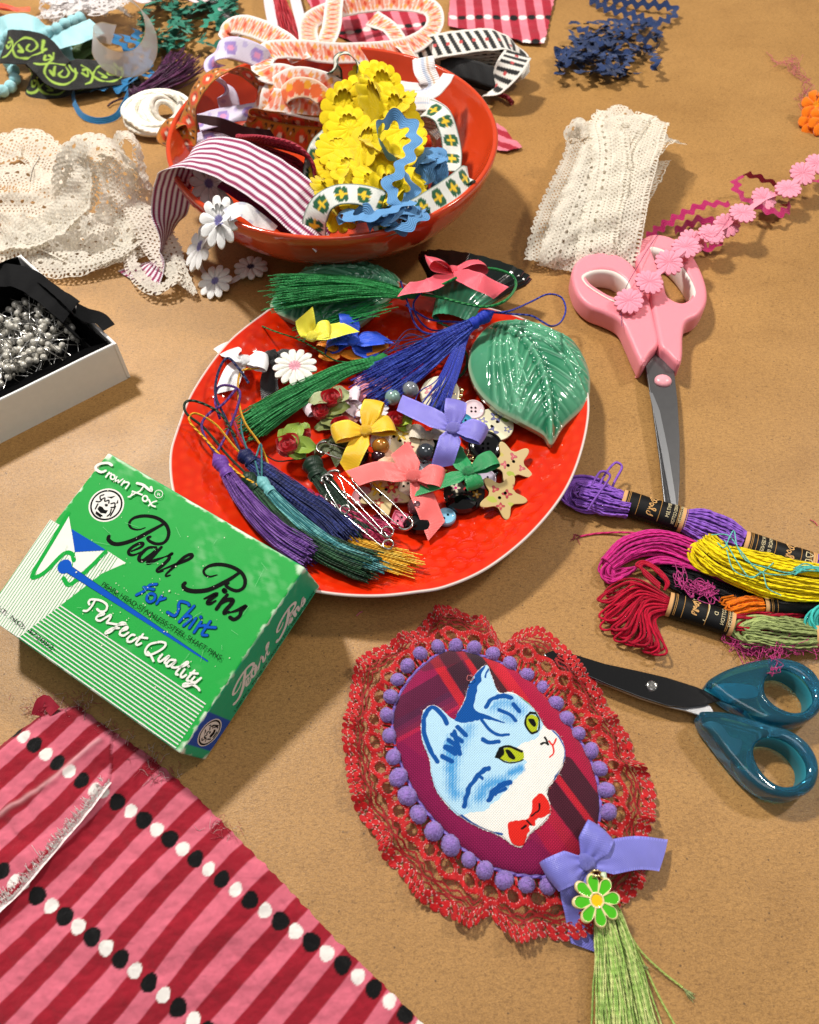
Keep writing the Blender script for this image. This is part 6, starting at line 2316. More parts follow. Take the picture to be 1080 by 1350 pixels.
slab('tiny pink square button by the safety pins', 527, 685, .4, lambda th: .36 / np.maximum(np.abs(np.cos(th)), np.abs(np.sin(th))) ** .85, .22, hx('#d8607e'), hx('#b84a68'), [(.09, .09), (-.09, -.09)], (.05, -.3, 1), mat_=M['btng'], rim=.04, spin=.3, hr=.055)
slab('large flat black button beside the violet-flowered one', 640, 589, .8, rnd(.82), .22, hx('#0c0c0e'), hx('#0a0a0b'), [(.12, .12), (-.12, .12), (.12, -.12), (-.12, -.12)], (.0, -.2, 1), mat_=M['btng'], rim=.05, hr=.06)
slab('pearly white faceted button below the golden bow knot', 502, 582, 1.0, rnd(.5), .22, hx('#e8e0e0'), hx('#d8d0d0'), [], (.0, -.3, 1), mat_=M['btng'], dome=.08)
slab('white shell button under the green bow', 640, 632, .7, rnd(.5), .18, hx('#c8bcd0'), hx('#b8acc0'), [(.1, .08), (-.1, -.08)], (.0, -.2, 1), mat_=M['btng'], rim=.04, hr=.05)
for lab, px, py, rr_, sd in (('faceted black button nearest the lower rim, beside the coral ribbon tail', 553, 691, .72, 3), ('faceted black button below the emerald bow', 609, 664, .74, 6)):
    g = Geo()
    blob(g, Q(px, py, .42), (rr_, rr_ * .72, .36), c3=hx('#08080a'), nu=14, nv=7, lump=.07, seed=sd)
    one('button', g, M['gloss'], lab, 'button', 'buttons on the plate', smooth=False)

# white and small lace daisy
g = Geo()
petals(g, Q(492, 545, .9), .85, 9, hx('#e2dfe6'), hx('#c0bccc'), dome=.14, ci=.2, deep=.5)
one('felt_flower', g, M['felt'], 'greyish white fabric daisy behind the golden yellow bow', 'felt flower')

# beads ----------------------------------------------------------
def bead(label, px, py, lift, R, c, hole=None):
    g = Geo()
    p = Q(px, py, lift)
    blob(g, p, (R, R, R), c3=hx(c), nu=28, nv=18)
    if hole is not None:
        hp = p + np.array(hole) * R * .985
        a = np.linspace(0, 2 * pi, 12, endpoint=False)
        n = np.array(hole)
        u = np.cross(n, [0, 0, 1.0])
        u /= np.linalg.norm(u)
        v = np.cross(n, u)
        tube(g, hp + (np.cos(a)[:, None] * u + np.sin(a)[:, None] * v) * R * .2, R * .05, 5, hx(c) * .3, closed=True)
        g.add(hp + n * .005 + (np.cos(a)[:, None] * u + np.sin(a)[:, None] * v) * R * .18, np.arange(12)[None], None, (.01, .008, .008))  # near-black disc on the surface stands in for shade inside the hole
    return one('bead', g, M['pearl'], label, 'bead', 'pearly beads on the plate')


bead('gold pearly bead right of the golden bow knot', 502, 588, 1.15, .42, '#b5762a')
bead('charcoal pearly bead left of the lilac bow tail', 561, 597, 1.3, .45, '#3c4148')
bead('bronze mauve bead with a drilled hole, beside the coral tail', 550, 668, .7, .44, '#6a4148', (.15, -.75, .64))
bead('dark plum bead half hidden above the coral ribbon', 499, 602, .9, .34, '#3a1a26')
bead('silver grey bead among the blue threads', 541, 514, 1.2, .42, '#8a8f94')
bead('mint grey bead with a metal cap among blue fringe ends', 518, 524, 1.1, .40, '#8fb0a8')
g = Geo()
for i, (x, y) in enumerate(((604, 517), (608, 522), (605, 527), (600, 521), (609, 515))):
    blob(g, Q(x, y, .8 + .05 * i), (.13, .13, .13), c3=(.75, .6, .35), nu=12, nv=8)
tube(g, path([Q(x, y, 1.0) for x, y in ((600, 515), (604, 511), (609, 513), (610, 519))], .04), .03, 5)
one('bead_cluster', g, M['gold'], 'small gold bead cluster at the edge of the right wooden button', 'charm')
g = Geo()
for i, (x, y) in enumerate(((606, 594), (612, 598), (618, 603), (612, 606), (622, 608))):
    a = np.linspace(0, 2 * pi, 16, endpoint=False)
    tube(g, Q(x, y, .9) + np.stack([.2 * np.cos(a), .16 * np.sin(a), .08 * np.sin(a + i)], 1), .045, 6, closed=True)
one('chain_scrap', g, M['gold'], 'short scrap of gold chain between the lilac and emerald bows', 'chain')
g = Geo()
for i, (x, y) in enumerate(((546, 566), (550, 569), (553, 573))):
    a = np.linspace(0, 2 * pi, 16, endpoint=False)
    tube(g, Q(x, y, 1.0) + np.stack([.13 * np.cos(a), .12 * np.sin(a), .08 * np.sin(a + i)], 1), .035, 6, closed=True)
one('chain_scrap', g, M['gold'], 'tiny rose-gold chain bit by the lime rose leaf', 'chain')


# safety pins ----------------------------------------------------
def safety_pin(label, a, b, lift, openw=.0, seed=0, wid=.36):
    """a: coil end, b: clasp end"""
    A, B = Q(*a, lift), Q(*b, lift)
    d = B - A
    L = np.linalg.norm(d)
    d /= L
    s = np.cross([0, 0, 1.0], d)
    s /= np.linalg.norm(s)
    u = np.cross(d, s)
    root = thing('safety_pin', label, 'safety pin', A - [0, 0, .1], 'steel safety pins on the plate')
    g = Geo()
    th = np.linspace(0, 4 * pi, 44)
    R = wid * .42
    co = A + d * (R * -np.cos(th))[:, None] + s * (R * np.sin(th))[:, None] + u * (np.linspace(-.06, .06, 44))[:, None]
    p1 = [A + s * R + d * .05 - u * .05, A + s * wid * .5 + d * L * .4, A + s * wid * .5 + d * L * .75, B + s * wid * .42 - d * .1]
    p2 = [A - s * R + d * .05 + u * .05, A - s * (wid * .5 + openw * .5) + d * L * .4, A - s * (wid * .5 + openw) + d * (L * .8), B - s * (wid * .42 + openw) - d * .05]
    tube(g, co, .036, 7)
    tube(g, path(p1, .1), .037, 7)
    tube(g, path(p2, .1), .033, 7)
    part('wire', g, M['wire'], root)
    g = Geo()
    t = np.linspace(0, pi, 20)
    W = wid * .55
    arc = B + s * (W * np.cos(t))[:, None] + d * (W * .95 * np.sin(t))[:, None]
    tube(g, arc, .06, 8, flat=1.3)
    tube(g, [B + s * W * .9 - d * .16, B + s * W * .98, B + s * W * .9 + d * .08], .10, 8)
    part('clasp', g, M['wire'], root)


safety_pin('longest steel safety pin, running down from the tangle to the coil nearest the rim', (511, 701), (440, 628), 1.3, wid=.62)
safety_pin('steel safety pin angled under the coral ribbon with its clasp by the pink square button', (472, 632), (534, 690), 1.1, wid=.62)
safety_pin('steel safety pin at the left of the tangle, lying on crimson fringe', (512, 718), (438, 655), 1.05, openw=.3, wid=.55)
safety_pin('open steel safety pin crossing the others at the top of the tangle', (455, 672), (432, 632), 1.35, openw=.25, wid=.5)
safety_pin('steel safety pin half under the golden yellow bow', (470, 604), (427, 590), .9, wid=.62)
safety_pin('steel safety pin peeping out right of the golden bow tail', (530, 605), (480, 590), .8, wid=.4)

# small stuff between the bigger pieces --------------------------
g = Geo()
blob(g, (0, 0, 0), (.11, .11, .09), c3=hx('#a8803a'), nu=12, nv=8)
sb = mesh('seed_bead', g, M['pearl'])
r = np.random.default_rng(71)
for i in range(26):
    x, y = r.normal(560, 48), r.normal(600, 34)
    o = bpy.data.objects.new('seed_bead', sb)
    col.objects.link(o)
    o.location = Q(x, y, .12 + .25 * r.random()) * .01
    o.rotation_euler = (r.uniform(0, 3), r.uniform(0, 3), 0)
    tag(o, 'tiny gold seed bead among the buttons on the red plate', 'bead', 'tiny gold seed beads')
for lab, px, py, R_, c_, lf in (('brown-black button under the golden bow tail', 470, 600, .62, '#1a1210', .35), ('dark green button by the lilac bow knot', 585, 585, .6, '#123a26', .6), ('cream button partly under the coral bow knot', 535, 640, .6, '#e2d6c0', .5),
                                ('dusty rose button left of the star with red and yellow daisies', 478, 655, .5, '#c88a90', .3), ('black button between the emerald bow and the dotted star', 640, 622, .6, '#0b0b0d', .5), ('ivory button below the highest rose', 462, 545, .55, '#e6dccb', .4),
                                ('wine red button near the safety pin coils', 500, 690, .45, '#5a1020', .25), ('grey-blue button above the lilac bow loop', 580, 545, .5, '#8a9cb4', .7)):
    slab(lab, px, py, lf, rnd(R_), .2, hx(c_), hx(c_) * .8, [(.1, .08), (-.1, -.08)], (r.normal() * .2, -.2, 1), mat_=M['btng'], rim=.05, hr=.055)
pbow('cream satin bow low in the pile beneath the lilac one', '#e6d8c0', (565, 575, .9), [(540, 570, 1.0)], [[(582, 570, 1.0), (596, 575, .8)], [(560, 590, .7), (556, 600, .5)]], .8)
pbow('peach satin bow wedged under the coral and golden bows', '#f0b898', (520, 610, .8), [(500, 615, .9)], [[(530, 622, .8), (540, 632, .5)], [(508, 600, 1.0), (495, 596, .8)]], .8)
pbow('dark olive satin bow below the blush white one', '#4a5428', (440, 580, .7), [(460, 582, .8)], [[(425, 590, .7), (415, 600, .4)], [(445, 596, .6), (450, 608, .4)]], .75)
# ---------------------------------------------------------------- trims in and over the bowl
def stripes(a, b, n, edge=None):
    a, b = hx(a), hx(b)

    def f(U, V):
        x = (V * .5 + .5) * n
        s = np.clip((np.abs(x - np.floor(x) - .5) - .25) / .05 + .5, 0, 1)[..., None]
        C = a * (1 - s) + b * s
        C = C * (1 + .06 * np.sin(U * 40 + V * 9))[..., None]
        return C
    return f


def motif(bg, period, dots, edge=None, edgew=.86, pts=None):
    """woven motif repeating along a ribbon: dots (u, v, ru, rv, colour) in units of period and half width"""
    def f(U, V):
        C = np.zeros(U.shape + (3,))
        C[:] = hx(bg)
        k = U / period
        fu = k - np.floor(k)
        for (u, v, ru, rv, c) in dots:
            du = np.abs(fu - u)
            du = np.minimum(du, 1 - du)
            m = (du / ru) ** 2 + ((V - v) / rv) ** 2 < 1
            C[m] = hx(c)
        if edge is not None:
            C[np.abs(V) > edgew] = hx(edge)
        return C * (1 + .07 * np.sin(U * 55) * np.sin(V * 20))[..., None]
    return f


orange_m = motif('#b86f10', 1.3, [(0, 0, .30, .62, '#d8430f'), (0, .55, .12, .25, '#e8500f'), (0, -.55, .12, .25, '#e8500f'), (.18, 0, .06, .2, '#8a3008'), (0, 0, .11, .24, '#f4e6d0'), (.36, .62, .06, .14, '#1a120c'), (.64, .62, .06, .14, '#1a120c'),
                                  (.36, -.62, .06, .14, '#1a120c'), (.64, -.62, .06, .14, '#1a120c'), (.5, .3, .05, .13, '#f2e2c8'), (.5, -.3, .05, .13, '#f2e2c8'), (.42, 0, .05, .13, '#d8430f'), (.58, 0, .05, .13, '#d8430f')], '#8c5208', .93)
lilac_m = motif('#e4dcf0', 1.5, [(0, 0, .24, .62, '#b7a2dc'), (.09, .35, .1, .25, '#a58cd4'), (-.09 % 1, .35, .1, .25, '#a58cd4'), (.09, -.35, .1, .25, '#a58cd4'), (.91, -.35, .1, .25, '#a58cd4'), (0, 0, .12, .32, '#e59ac4'), (.5, .5, .1, .2, '#c9bce6')], '#d0c2e6', .9)
peach_m = motif('#f2dcd4', 1.1, [(0, 0, .3, .5, '#ee8e70'), (.2, .45, .13, .24, '#f2a84e'), (.8, .45, .13, .24, '#ec8468'), (.2, -.45, .13, .24, '#ec8468'), (.8, -.45, .13, .24, '#f2ae58'), (0, 0, .12, .22, '#e04a22'), (.5, 0, .15, .3, '#f0a890'), (.5, .5, .1, .2, '#ee9a5a'), (.5, -.5, .1, .2, '#ea7a58')], '#f4e8e2', .82)
orangeb_m = motif('#f2c9a8', 1.0, [(0, 0, .34, .7, '#f06a2a'), (.5, .3, .2, .4, '#f2a21e'), (.5, -.4, .2, .4, '#ee5a38')], '#f2d8c8', .85)
green_m = motif('#e9ebe4', 1.15, [(.36, .32, .16, .38, '#0f5a36'), (.64, .32, .16, .38, '#0f5a36'), (.36, -.32, .16, .38, '#0f5a36'), (.64, -.32, .16, .38, '#0f5a36'), (.5, 0, .12, .78, '#0f5a36'), (.5, 0, .30, .12, '#f2c81e'), (.5, 0, .09, .5, '#f2c81e')], '#134d33', .88)
greenb_m = motif('#e2e4d8', .8, [(.2, .4, .22, .3, '#154a30'), (.6, -.4, .22, .3, '#154a30'), (.45, 0, .16, .3, '#e8bf20')], '#154a30', .8)


def tape(name, label, runs, width, c, matl, cat='ribbon', group=None, nv=13, step=.07, wob_amp=.03, **kw):
    g = Geo()
    for i, rn in enumerate(runs):
        ribbon(g, pp(rn), width, c, step=step, nv=nv, wob_amp=wob_amp, seed=i, **kw)
    return one(name, g, matl, label, cat, group, thick=.03)


# striped grosgrain
g = Geo()
sm = stripes('#8c1650', '#ece0ea', 7)
ribbon(g, pp([(436, 308, 4.3), (408, 283, 5.1), (372, 250, 5.9), (330, 222, 6.4), (290, 205, 6.6), (258, 203, 6.5, 8), (240, 215, 6.0, 30), (229, 245, 4.6, 65), (222, 290, 2.4, 72), (215, 330, .9, 55), (200, 352, .4, 20), (180, 372, .15, 0)]), 3.3, sm, step=.07, nv=57, wob_amp=.04,
       wf=lambda s: np.interp(s, [0, .35, .5, .6, .8, 1], [1, 1, .95, .62, .62, .95]))
for i in range(5):
    d = i * .17
    ribbon(g, pp([(296, 236, 5.3 - d), (330, 258, 4.7 - d), (365, 284, 4.1 - d), (398, 306, 3.8 - d)]), 1.5, hx('#7d1450') * (1 - .12 * i), step=.1, nv=7, wob_amp=.05, seed=i)
one('striped_ribbon', g, M['gros'], 'wide magenta and white striped ribbon draped over the left rim of the bowl', 'ribbon', thick=.03)

# crimson cord hank
hk = thing('cord_hank', 'crimson shiny cord hank between the striped ribbon and yellow trim', 'cord', P(375, 220, 3.5))
g = Geo()
r = np.random.default_rng(51)
for i in range(34):
    k = i / 33
    e = r.normal() * .12
    pts = [P(312 + 5 * k, 178 + 4 * r.random(), 5.6 - k), P(345 + 22 * k, 180 + 14 * k, 6.6 - k + e), P(388 + 16 * k, 190 + 16 * k, 6.8 - 1.1 * k + e), P(413 - 1 * k, 216 + 8 * k, 6.2 - 1.0 * k), P(416 - 10 * k, 258, 4.6 - .6 * k)]
    tube(g, path(pts, .12), .085, 6, hx('#a81433') * (.75 + .5 * r.random()))
for i in range(46):
    k = r.random()
    o = 34 * (i % 2) * r.random()
    pts = [P(322 + o * .3, 186 + 20 * k + o, 5.0 - .8 * k), P(360 + o * .2, 196 + 22 * k + o, 5.6 - .8 * k + .3 * r.random()), P(396, 212 + 24 * k + o, 5.3 - .9 * k + .3 * r.random()), P(413 - 8 * k, 240 + 26 * k + o * .6, 4.4 - .5 * k)]
    tube(g, path(pts, .12), .085, 6, hx('#a81433') * (.7 + .5 * r.random()))
part('strands', g, M['cord'], hk)

tape('jacquard_ribbon', 'mustard and orange flowered ribbon arching up at the bowl left side', [
    [(232, 205, 3.4, 60), (220, 185, 4.2, 40), (226, 165, 5.0, 10), (243, 162, 5.0, -20), (250, 176, 4.4, -50)],
    [(246, 192, 4.2, 10), (249, 160, 5.2, 5), (256, 130, 6.3), (270, 108, 7.0), (292, 93, 7.4, -10), (318, 94, 7.0, -50), (342, 110, 6.3, -70), (362, 130, 5.6, -80)]], 1.15, orange_m, M['jacq'], group='mustard flowered ribbons in the bowl')
tape('jacquard_ribbon', 'mustard and orange flowered ribbon folded flat in the middle of the bowl', [
    [(452, 166, 4.6, 68), (410, 163, 4.9, 68), (365, 158, 5.1, 68), (336, 154, 5.1, 66), (326, 160, 5.0, 60), (340, 172, 4.6, 66), (385, 182, 4.3, 70), (440, 186, 4.2, 70)]], 1.45, orange_m, M['jacq'], group='mustard flowered ribbons in the bowl')
tape('jacquard_ribbon', 'dark wine-red ribbon back running from the left fold to the middle of the bowl', [[(250, 160, 4.6, 60), (290, 165, 4.7, 60), (330, 178, 4.5, 60), (400, 184, 4.0, 60)]], .8, hx('#3a1016'), M['jacq'])
tape('floral_ribbon', 'lilac flowered ribbon arching at the back left rim of the bowl', [
    [(305, 150, 4.2), (298, 122, 5.2), (286, 98, 6.4), (283, 78, 7.2), (292, 66, 7.7, 20), (312, 64, 7.7, 42), (345, 76, 7.2, 42), (360, 92, 6.4, 40)],
    [(262, 162, 4.6, 18), (300, 152, 4.9, 15), (340, 146, 5.0, 15), (375, 142, 4.8, 20)], [(245, 195, 3.8, 20), (280, 182, 4.1, 20), (310, 178, 4.2, 20)]], 1.25, lilac_m, M['jacq'])
tape('floral_ribbon', 'white ribbon with peach flowers looping out over the back of the bowl', [
    [(450, 128, 5.4, -45), (410, 112, 6.2, -45), (375, 100, 6.7, -40), (352, 96, 6.9, -15), (346, 82, 7.0, 0), (360, 66, 7.0, 25), (400, 66, 6.2, 35), (440, 70, 5.6, 40), (500, 68, 4.6, 40), (545, 58, 3.6, 30), (572, 34, 2.8, 0), (566, 10, 2.4, -30), (520, 2, 2.2, -45), (460, 8, 2.4, -45), (412, 26, 3.4, -30), (408, 55, 5.0, 0), (418, 70, 5.6, 10)],
    [(398, 80, 6.0, 0), (375, 56, 6.0, -25), (340, 38, 5.4, -40), (310, 32, 4.6, -35), (300, 44, 4.0, 0), (310, 54, 3.6, 20)],
    [(356, 150, 5.4, 10), (362, 118, 6.4, 20), (390, 104, 6.9, 45), (425, 110, 6.6, 48), (452, 124, 6.0, 45)], [(338, 128, 5.8, 42), (372, 134, 6.1, 45), (410, 142, 5.8, 45), (446, 150, 5.3, 45)],
    [(420, 72, 5.2), (436, 40, 4.2), (440, 10, 3.2), (444, -20, 2.5)], [(490, 24, 3.6, 30), (515, 38, 3.9, 0), (530, 60, 4.0, -20), (545, 78, 4.0, -30)]], 1.3, peach_m, M['jacq'])
tape('floral_ribbon', 'white-backed ribbon with bright orange flowers coiled inside the bowl', [
    [(372, 150, 5.4, 0), (374, 128, 6.3, 20), (390, 116, 6.8, 45), (412, 118, 6.7, 45), (428, 132, 6.2, 20), (424, 152, 5.4, 0)],
    [(400, 118, 6.0, 50), (430, 128, 5.8, 50), (455, 140, 5.6, 50)], [(385, 122, 5.4, 40), (400, 145, 5.2, 50), (440, 152, 5.0, 55)], [(375, 105, 5.8), (395, 135, 5.3, 10), (405, 158, 4.8, 20)]], 1.1, orangeb_m, M['jacq'])
gj = M['jacq']
tape('jacquard_ribbon', 'green and white woven ribbon standing in a peak behind the yellow trim', [
    [(447, 150, 4.6, 10), (442, 120, 5.6, 10), (440, 92, 7.0, 0), (448, 72, 7.8, -15), (462, 72, 7.8, -20), (475, 92, 7.0, -20), (488, 118, 6.2, -10)]], 1.05, greenb_m, gj, group='green and white woven ribbons in the bowl')
tape('jacquard_ribbon', 'green, white and yellow woven ribbon running along the front of the bowl', [
    [(414, 312, 4.4, 30), (416, 288, 5.3, 25), (428, 266, 6.0, 20), (450, 256, 6.3, 15), (480, 258, 6.1, 20), (505, 268, 5.8, 30)], [(492, 300, 5.2, 42), (530, 288, 5.4, 42), (570, 266, 5.5, 40), (600, 246, 5.5, 38), (618, 232, 5.3, 40), (612, 248, 4.8, 60), (585, 268, 4.4, 60)]], 1.25, green_m, gj, group='green and white woven ribbons in the bowl')
tape('jacquard_ribbon', 'green, white and yellow woven ribbon curving down the right inside of the bowl', [
    [(545, 150, 5.0, 25), (562, 143, 5.6, 30), (582, 152, 5.8, 10), (592, 175, 5.3, -10), (596, 200, 4.8, -10), (594, 226, 4.4, 0)]], 1.15, green_m, gj, group='green and white woven ribbons in the bowl')
tape('jacquard_ribbon', 'green, white and yellow woven ribbon edging the left side of the yellow trim', [[(440, 175, 5.2, -20), (422, 195, 5.6, -30), (414, 220, 5.3, -30), (412, 250, 4.6, -20)]], 1.15, green_m, gj, group='green and white woven ribbons in the bowl')

# yellow flower trim
g = Geo()
r = np.random.default_rng(52)
yl = hx('#f0d310')
fl_pos = [(490, 104, 7.4), (470, 128, 7.2), (505, 120, 7.0), (522, 142, 6.6), (452, 148, 6.9), (462, 172, 6.9), (448, 198, 6.5), (476, 196, 6.8), (500, 150, 6.7), (438, 224, 6.0), (468, 226, 6.4), (432, 250, 5.5), (462, 254, 6.0), (495, 246, 6.0),
          (512, 222, 6.1), (532, 172, 6.2), (528, 200, 6.0), (542, 220, 5.6), (446, 276, 5.2), (480, 272, 5.5), (526, 152, 6.4), (508, 196, 6.4), (512, 268, 5.4), (535, 242, 5.4), (456, 236, 6.3), (440, 262, 5.7)]
for i, (x, y, z) in enumerate(fl_pos):
    petals(g, P(x, y, z * .93), r.uniform(1.15, 1.5), 13, yl * r.uniform(.85, 1.05), yl * 1.0, dome=.05, ci=.22, tilt=(r.normal() * .5, .30 + r.normal() * .5), deep=.2, seed=i, hub=.05)
order = [17, 23, 22]
for a, b_ in zip(order[:-1], order[1:]):
    p, q = P(*fl_pos[a]), P(*fl_pos[b_])
    ribbon(g, np.array([[*p, 0], [*((p + q) / 2 + [0, 0, .1]), 10], [*q, 0]]), .5, yl * .9, nv=5)
blob(g, P(485, 222, 3.6), (2.3, 2.8, 1.2), c3=yl * .7, nu=30, nv=16, lump=.15)
one('flower_braid', g, M['felt'], 'bright yellow felt flower trim heaped in the middle of the bowl', 'braid')

# pale blue ric-rac


def ricrac(g, pts, width, c, amp, per, step=.05, nv=9, zj=.0):
    ribbon(g, pts, width, c, step=step, nv=nv, lat=lambda U, V: amp * np.sin(U / per * 2 * pi), wob_amp=.03)


g = Geo()
bc = hx('#5b93c8')
ricrac(g, pp([(505, 292, 5.6, 10), (524, 272, 6.0), (512, 246, 6.4), (528, 222, 6.8), (543, 196, 7.1), (545, 172, 7.3, -20), (530, 157, 7.4, -50), (512, 157, 7.4, -70), (499, 172, 7.2, -80), (502, 192, 6.9, -80), (520, 210, 6.6, -70), (538, 232, 6.1, -40), (545, 256, 5.7, -10), (530, 268, 5.6, 10)]), .62, bc, .17, 1.15)
r = np.random.default_rng(53)
for i in range(11):
    x0 = 452 + r.uniform(0, 60)
    ricrac(g, pp([(x0, 296 + r.normal() * 4, 4.9 + r.random() * .8, r.normal() * 30), (x0 + 22, 284 + r.normal() * 5, 5.2 + r.random() * .7, r.normal() * 40), (x0 + 50, 280 + r.normal() * 5, 5.1 + r.random() * .6, r.normal() * 40), (x0 + 70 * r.random() + 10, 270, 5, 0)]), .6, bc * r.uniform(.75, 1.1), .15, 1.1)
ricrac(g, pp([(545, 265, 6.0, 20), (500, 282, 6.2, 10), (470, 288, 6.0), (452, 280, 5.7), (445, 292, 5.2)]), .65, bc * 1.05, .17, 1.15)
for i in range(14):
    k = i / 13
    ricrac(g, pp([(556 + 4 * k, 246 + r.normal() * 3, 4.4), (552 + 18 * k, 225 + r.normal() * 4, 5.2), (560 + 18 * k, 204 + 3 * r.normal(), 5.7), (574 + 8 * k, 208, 5.5), (582 - 3 * k, 232, 5.0), (572 + 8 * k, 252, 4.2)]), .6, bc * r.uniform(.8, 1.1), .14, 1.0)
one('ric_rac', g, M['ric'], 'pale blue ric-rac braid looping over the yellow trim in the bowl', 'braid')

# white twill bundle
g = Geo()
wt = motif('#ece6e6', 1, [], '#ece6e6')
tw_c = lambda U, V: np.where((np.abs(V - .1) < .12)[..., None], hx('#b9c2d6'), np.where((np.abs(V + .35) < .05)[..., None], hx('#cfae90'), hx('#ece4e4')))
for i in range(7):
    d = i * .22
    ribbon(g, pp([(535, 138 + i * 3, 5.6 - d, 40), (560, 136 + i * 5, 5.8 - d, 30), (582, 145 + i * 5, 5.4 - d, 10), (588, 165 + i * 3, 4.8 - d, 0), (570, 180 + i * 2, 4.4 - d, 0)]), .9, tw_c, nv=9, wob_amp=.05, seed=i)
ribbon(g, pp([(530, 120, 5.2, 30), (555, 122, 5.5, 20), (568, 112, 5.8, 0), (560, 92, 6.3, -10), (558, 76, 6.6, -10)]), 1.3, tw_c, nv=13, wob_amp=.05)
ribbon(g, pp([(536, 128, 5.5, 30), (565, 126, 5.8, 25), (582, 112, 6.0, 10), (592, 98, 6.0, 0)]), .7, hx('#efe8e6'), nv=9, wob_amp=.05)
ribbon(g, pp([(480, 110, 5.0, 20), (510, 115, 5.2, 10), (540, 125, 5.1, 20)]), 1.6, hx('#efe8e6'), nv=9, wob_amp=.05)
one('twill_tape', g, M['gros'], 'white twill tape bundle with a pale blue line, back right inside the bowl', 'ribbon', thick=.03)

# white daisy trim over the front left rim
g = Geo()
wd, lc_ = hx('#f4f3f2'), hx('#8a84bc')
dz = [(276, 244, 4.6, (-.2, .6)), (289, 293, 5.1, (.1, .8)), (264, 326, 2.2, (.9, .6)), (284, 372, .5, (.2, .35)), (331, 353, .35, (0, .0))]
for i, (x, y, z, tl) in enumerate(dz):
    petals(g, P(x, y, z), 1.05 if i < 2 else 1.0, 10, wd, lc_ if i < 4 else hx('#565070'), dome=.15, ci=.22, tilt=tl, deep=.42, seed=i)
ribbon(g, pp([(262, 232, 4.2), (300, 262, 4.6, 10), (302, 280, 5.4), (292, 292, 5.5), (270, 318, 3.0, -40), (262, 340, 1.4, -40), (272, 362, .5, -20), (300, 372, .3, 10), (332, 354, .25)]), .35, wd, nv=5)
ribbon(g, pp([(298, 284, 5.6, 20), (318, 276, 5.7, 25), (338, 288, 5.3, 25), (360, 306, 4.8, 25)]), .8, lambda U, V: np.where((np.abs(V) > .55)[..., None] & (np.sin(U * 9) > .3)[..., None], hx('#cfd0e0'), wd), nv=9, wob_amp=.06)
one('daisy_braid', g, M['felt'], 'white daisy trim with lilac centres hanging over the front left bowl rim', 'braid')
# ---------------------------------------------------------------- lace, ribbons and oddments round the bowl
def lace_cut(wd, p=.34, seed=0, fine=1.0):
    def f(U, V):
        y = V * wd / 2
        h = np.cos(2 * pi * U / p) * np.cos(2 * pi * y / (p * 1.25))
        k = .40 - h
        big = .16 - np.hypot(((U / (p * 2.4)) % 1 - .5) * p * 2.4, (y - wd * .12) * 1.3)
        zone = np.abs(y - wd * .12) < .24
        k = np.where(zone, np.where(np.abs(big) < .035, .6, np.where(big > 0, -.6, .25 * np.sin(U * 2 * pi / .16) * np.sin(y * 2 * pi / .16) + .12)), k)
        solid_ = (np.abs(np.sin(y * 2 * pi / 1.3 + .6)) < .13) | (np.abs(np.abs(y) - wd / 2 + .33) < .06)               # plain rows
        k = np.where(solid_, .9, k)
        sc_ = (wd / 2 - .16 + .15 * np.abs(np.cos(pi * U / .62))) - y
        k = np.minimum(k, sc_ * 10)
        head = (np.abs(y + wd / 2 - .2) < .09) & (np.cos(2 * pi * U / .24) > .2)
        k = np.where(head, -.5, k)
        return k * .8
    return f


cream = hx('#f7f0e2')


def lace_c(base):
    return lambda U, V: base * (1 + .07 * np.sin(U * 31 + np.sin(V * 22)) + .05 * np.sin(V * 40))[..., None]


def lace(g, pts, wd, c=cream, p=.34, nv=None, wob_amp=.08, seed=0, **kw):
    ribbon(g, pp(pts), wd, lace_c(c), step=.055, nv=nv or int(wd / .055), cut=lace_cut(wd, p), wob_amp=wob_amp, seed=seed,
           relief=lambda U, V: .025 * np.cos(2 * pi * U / p) * np.cos(2 * pi * V * wd / (p * 2.5)), **kw)


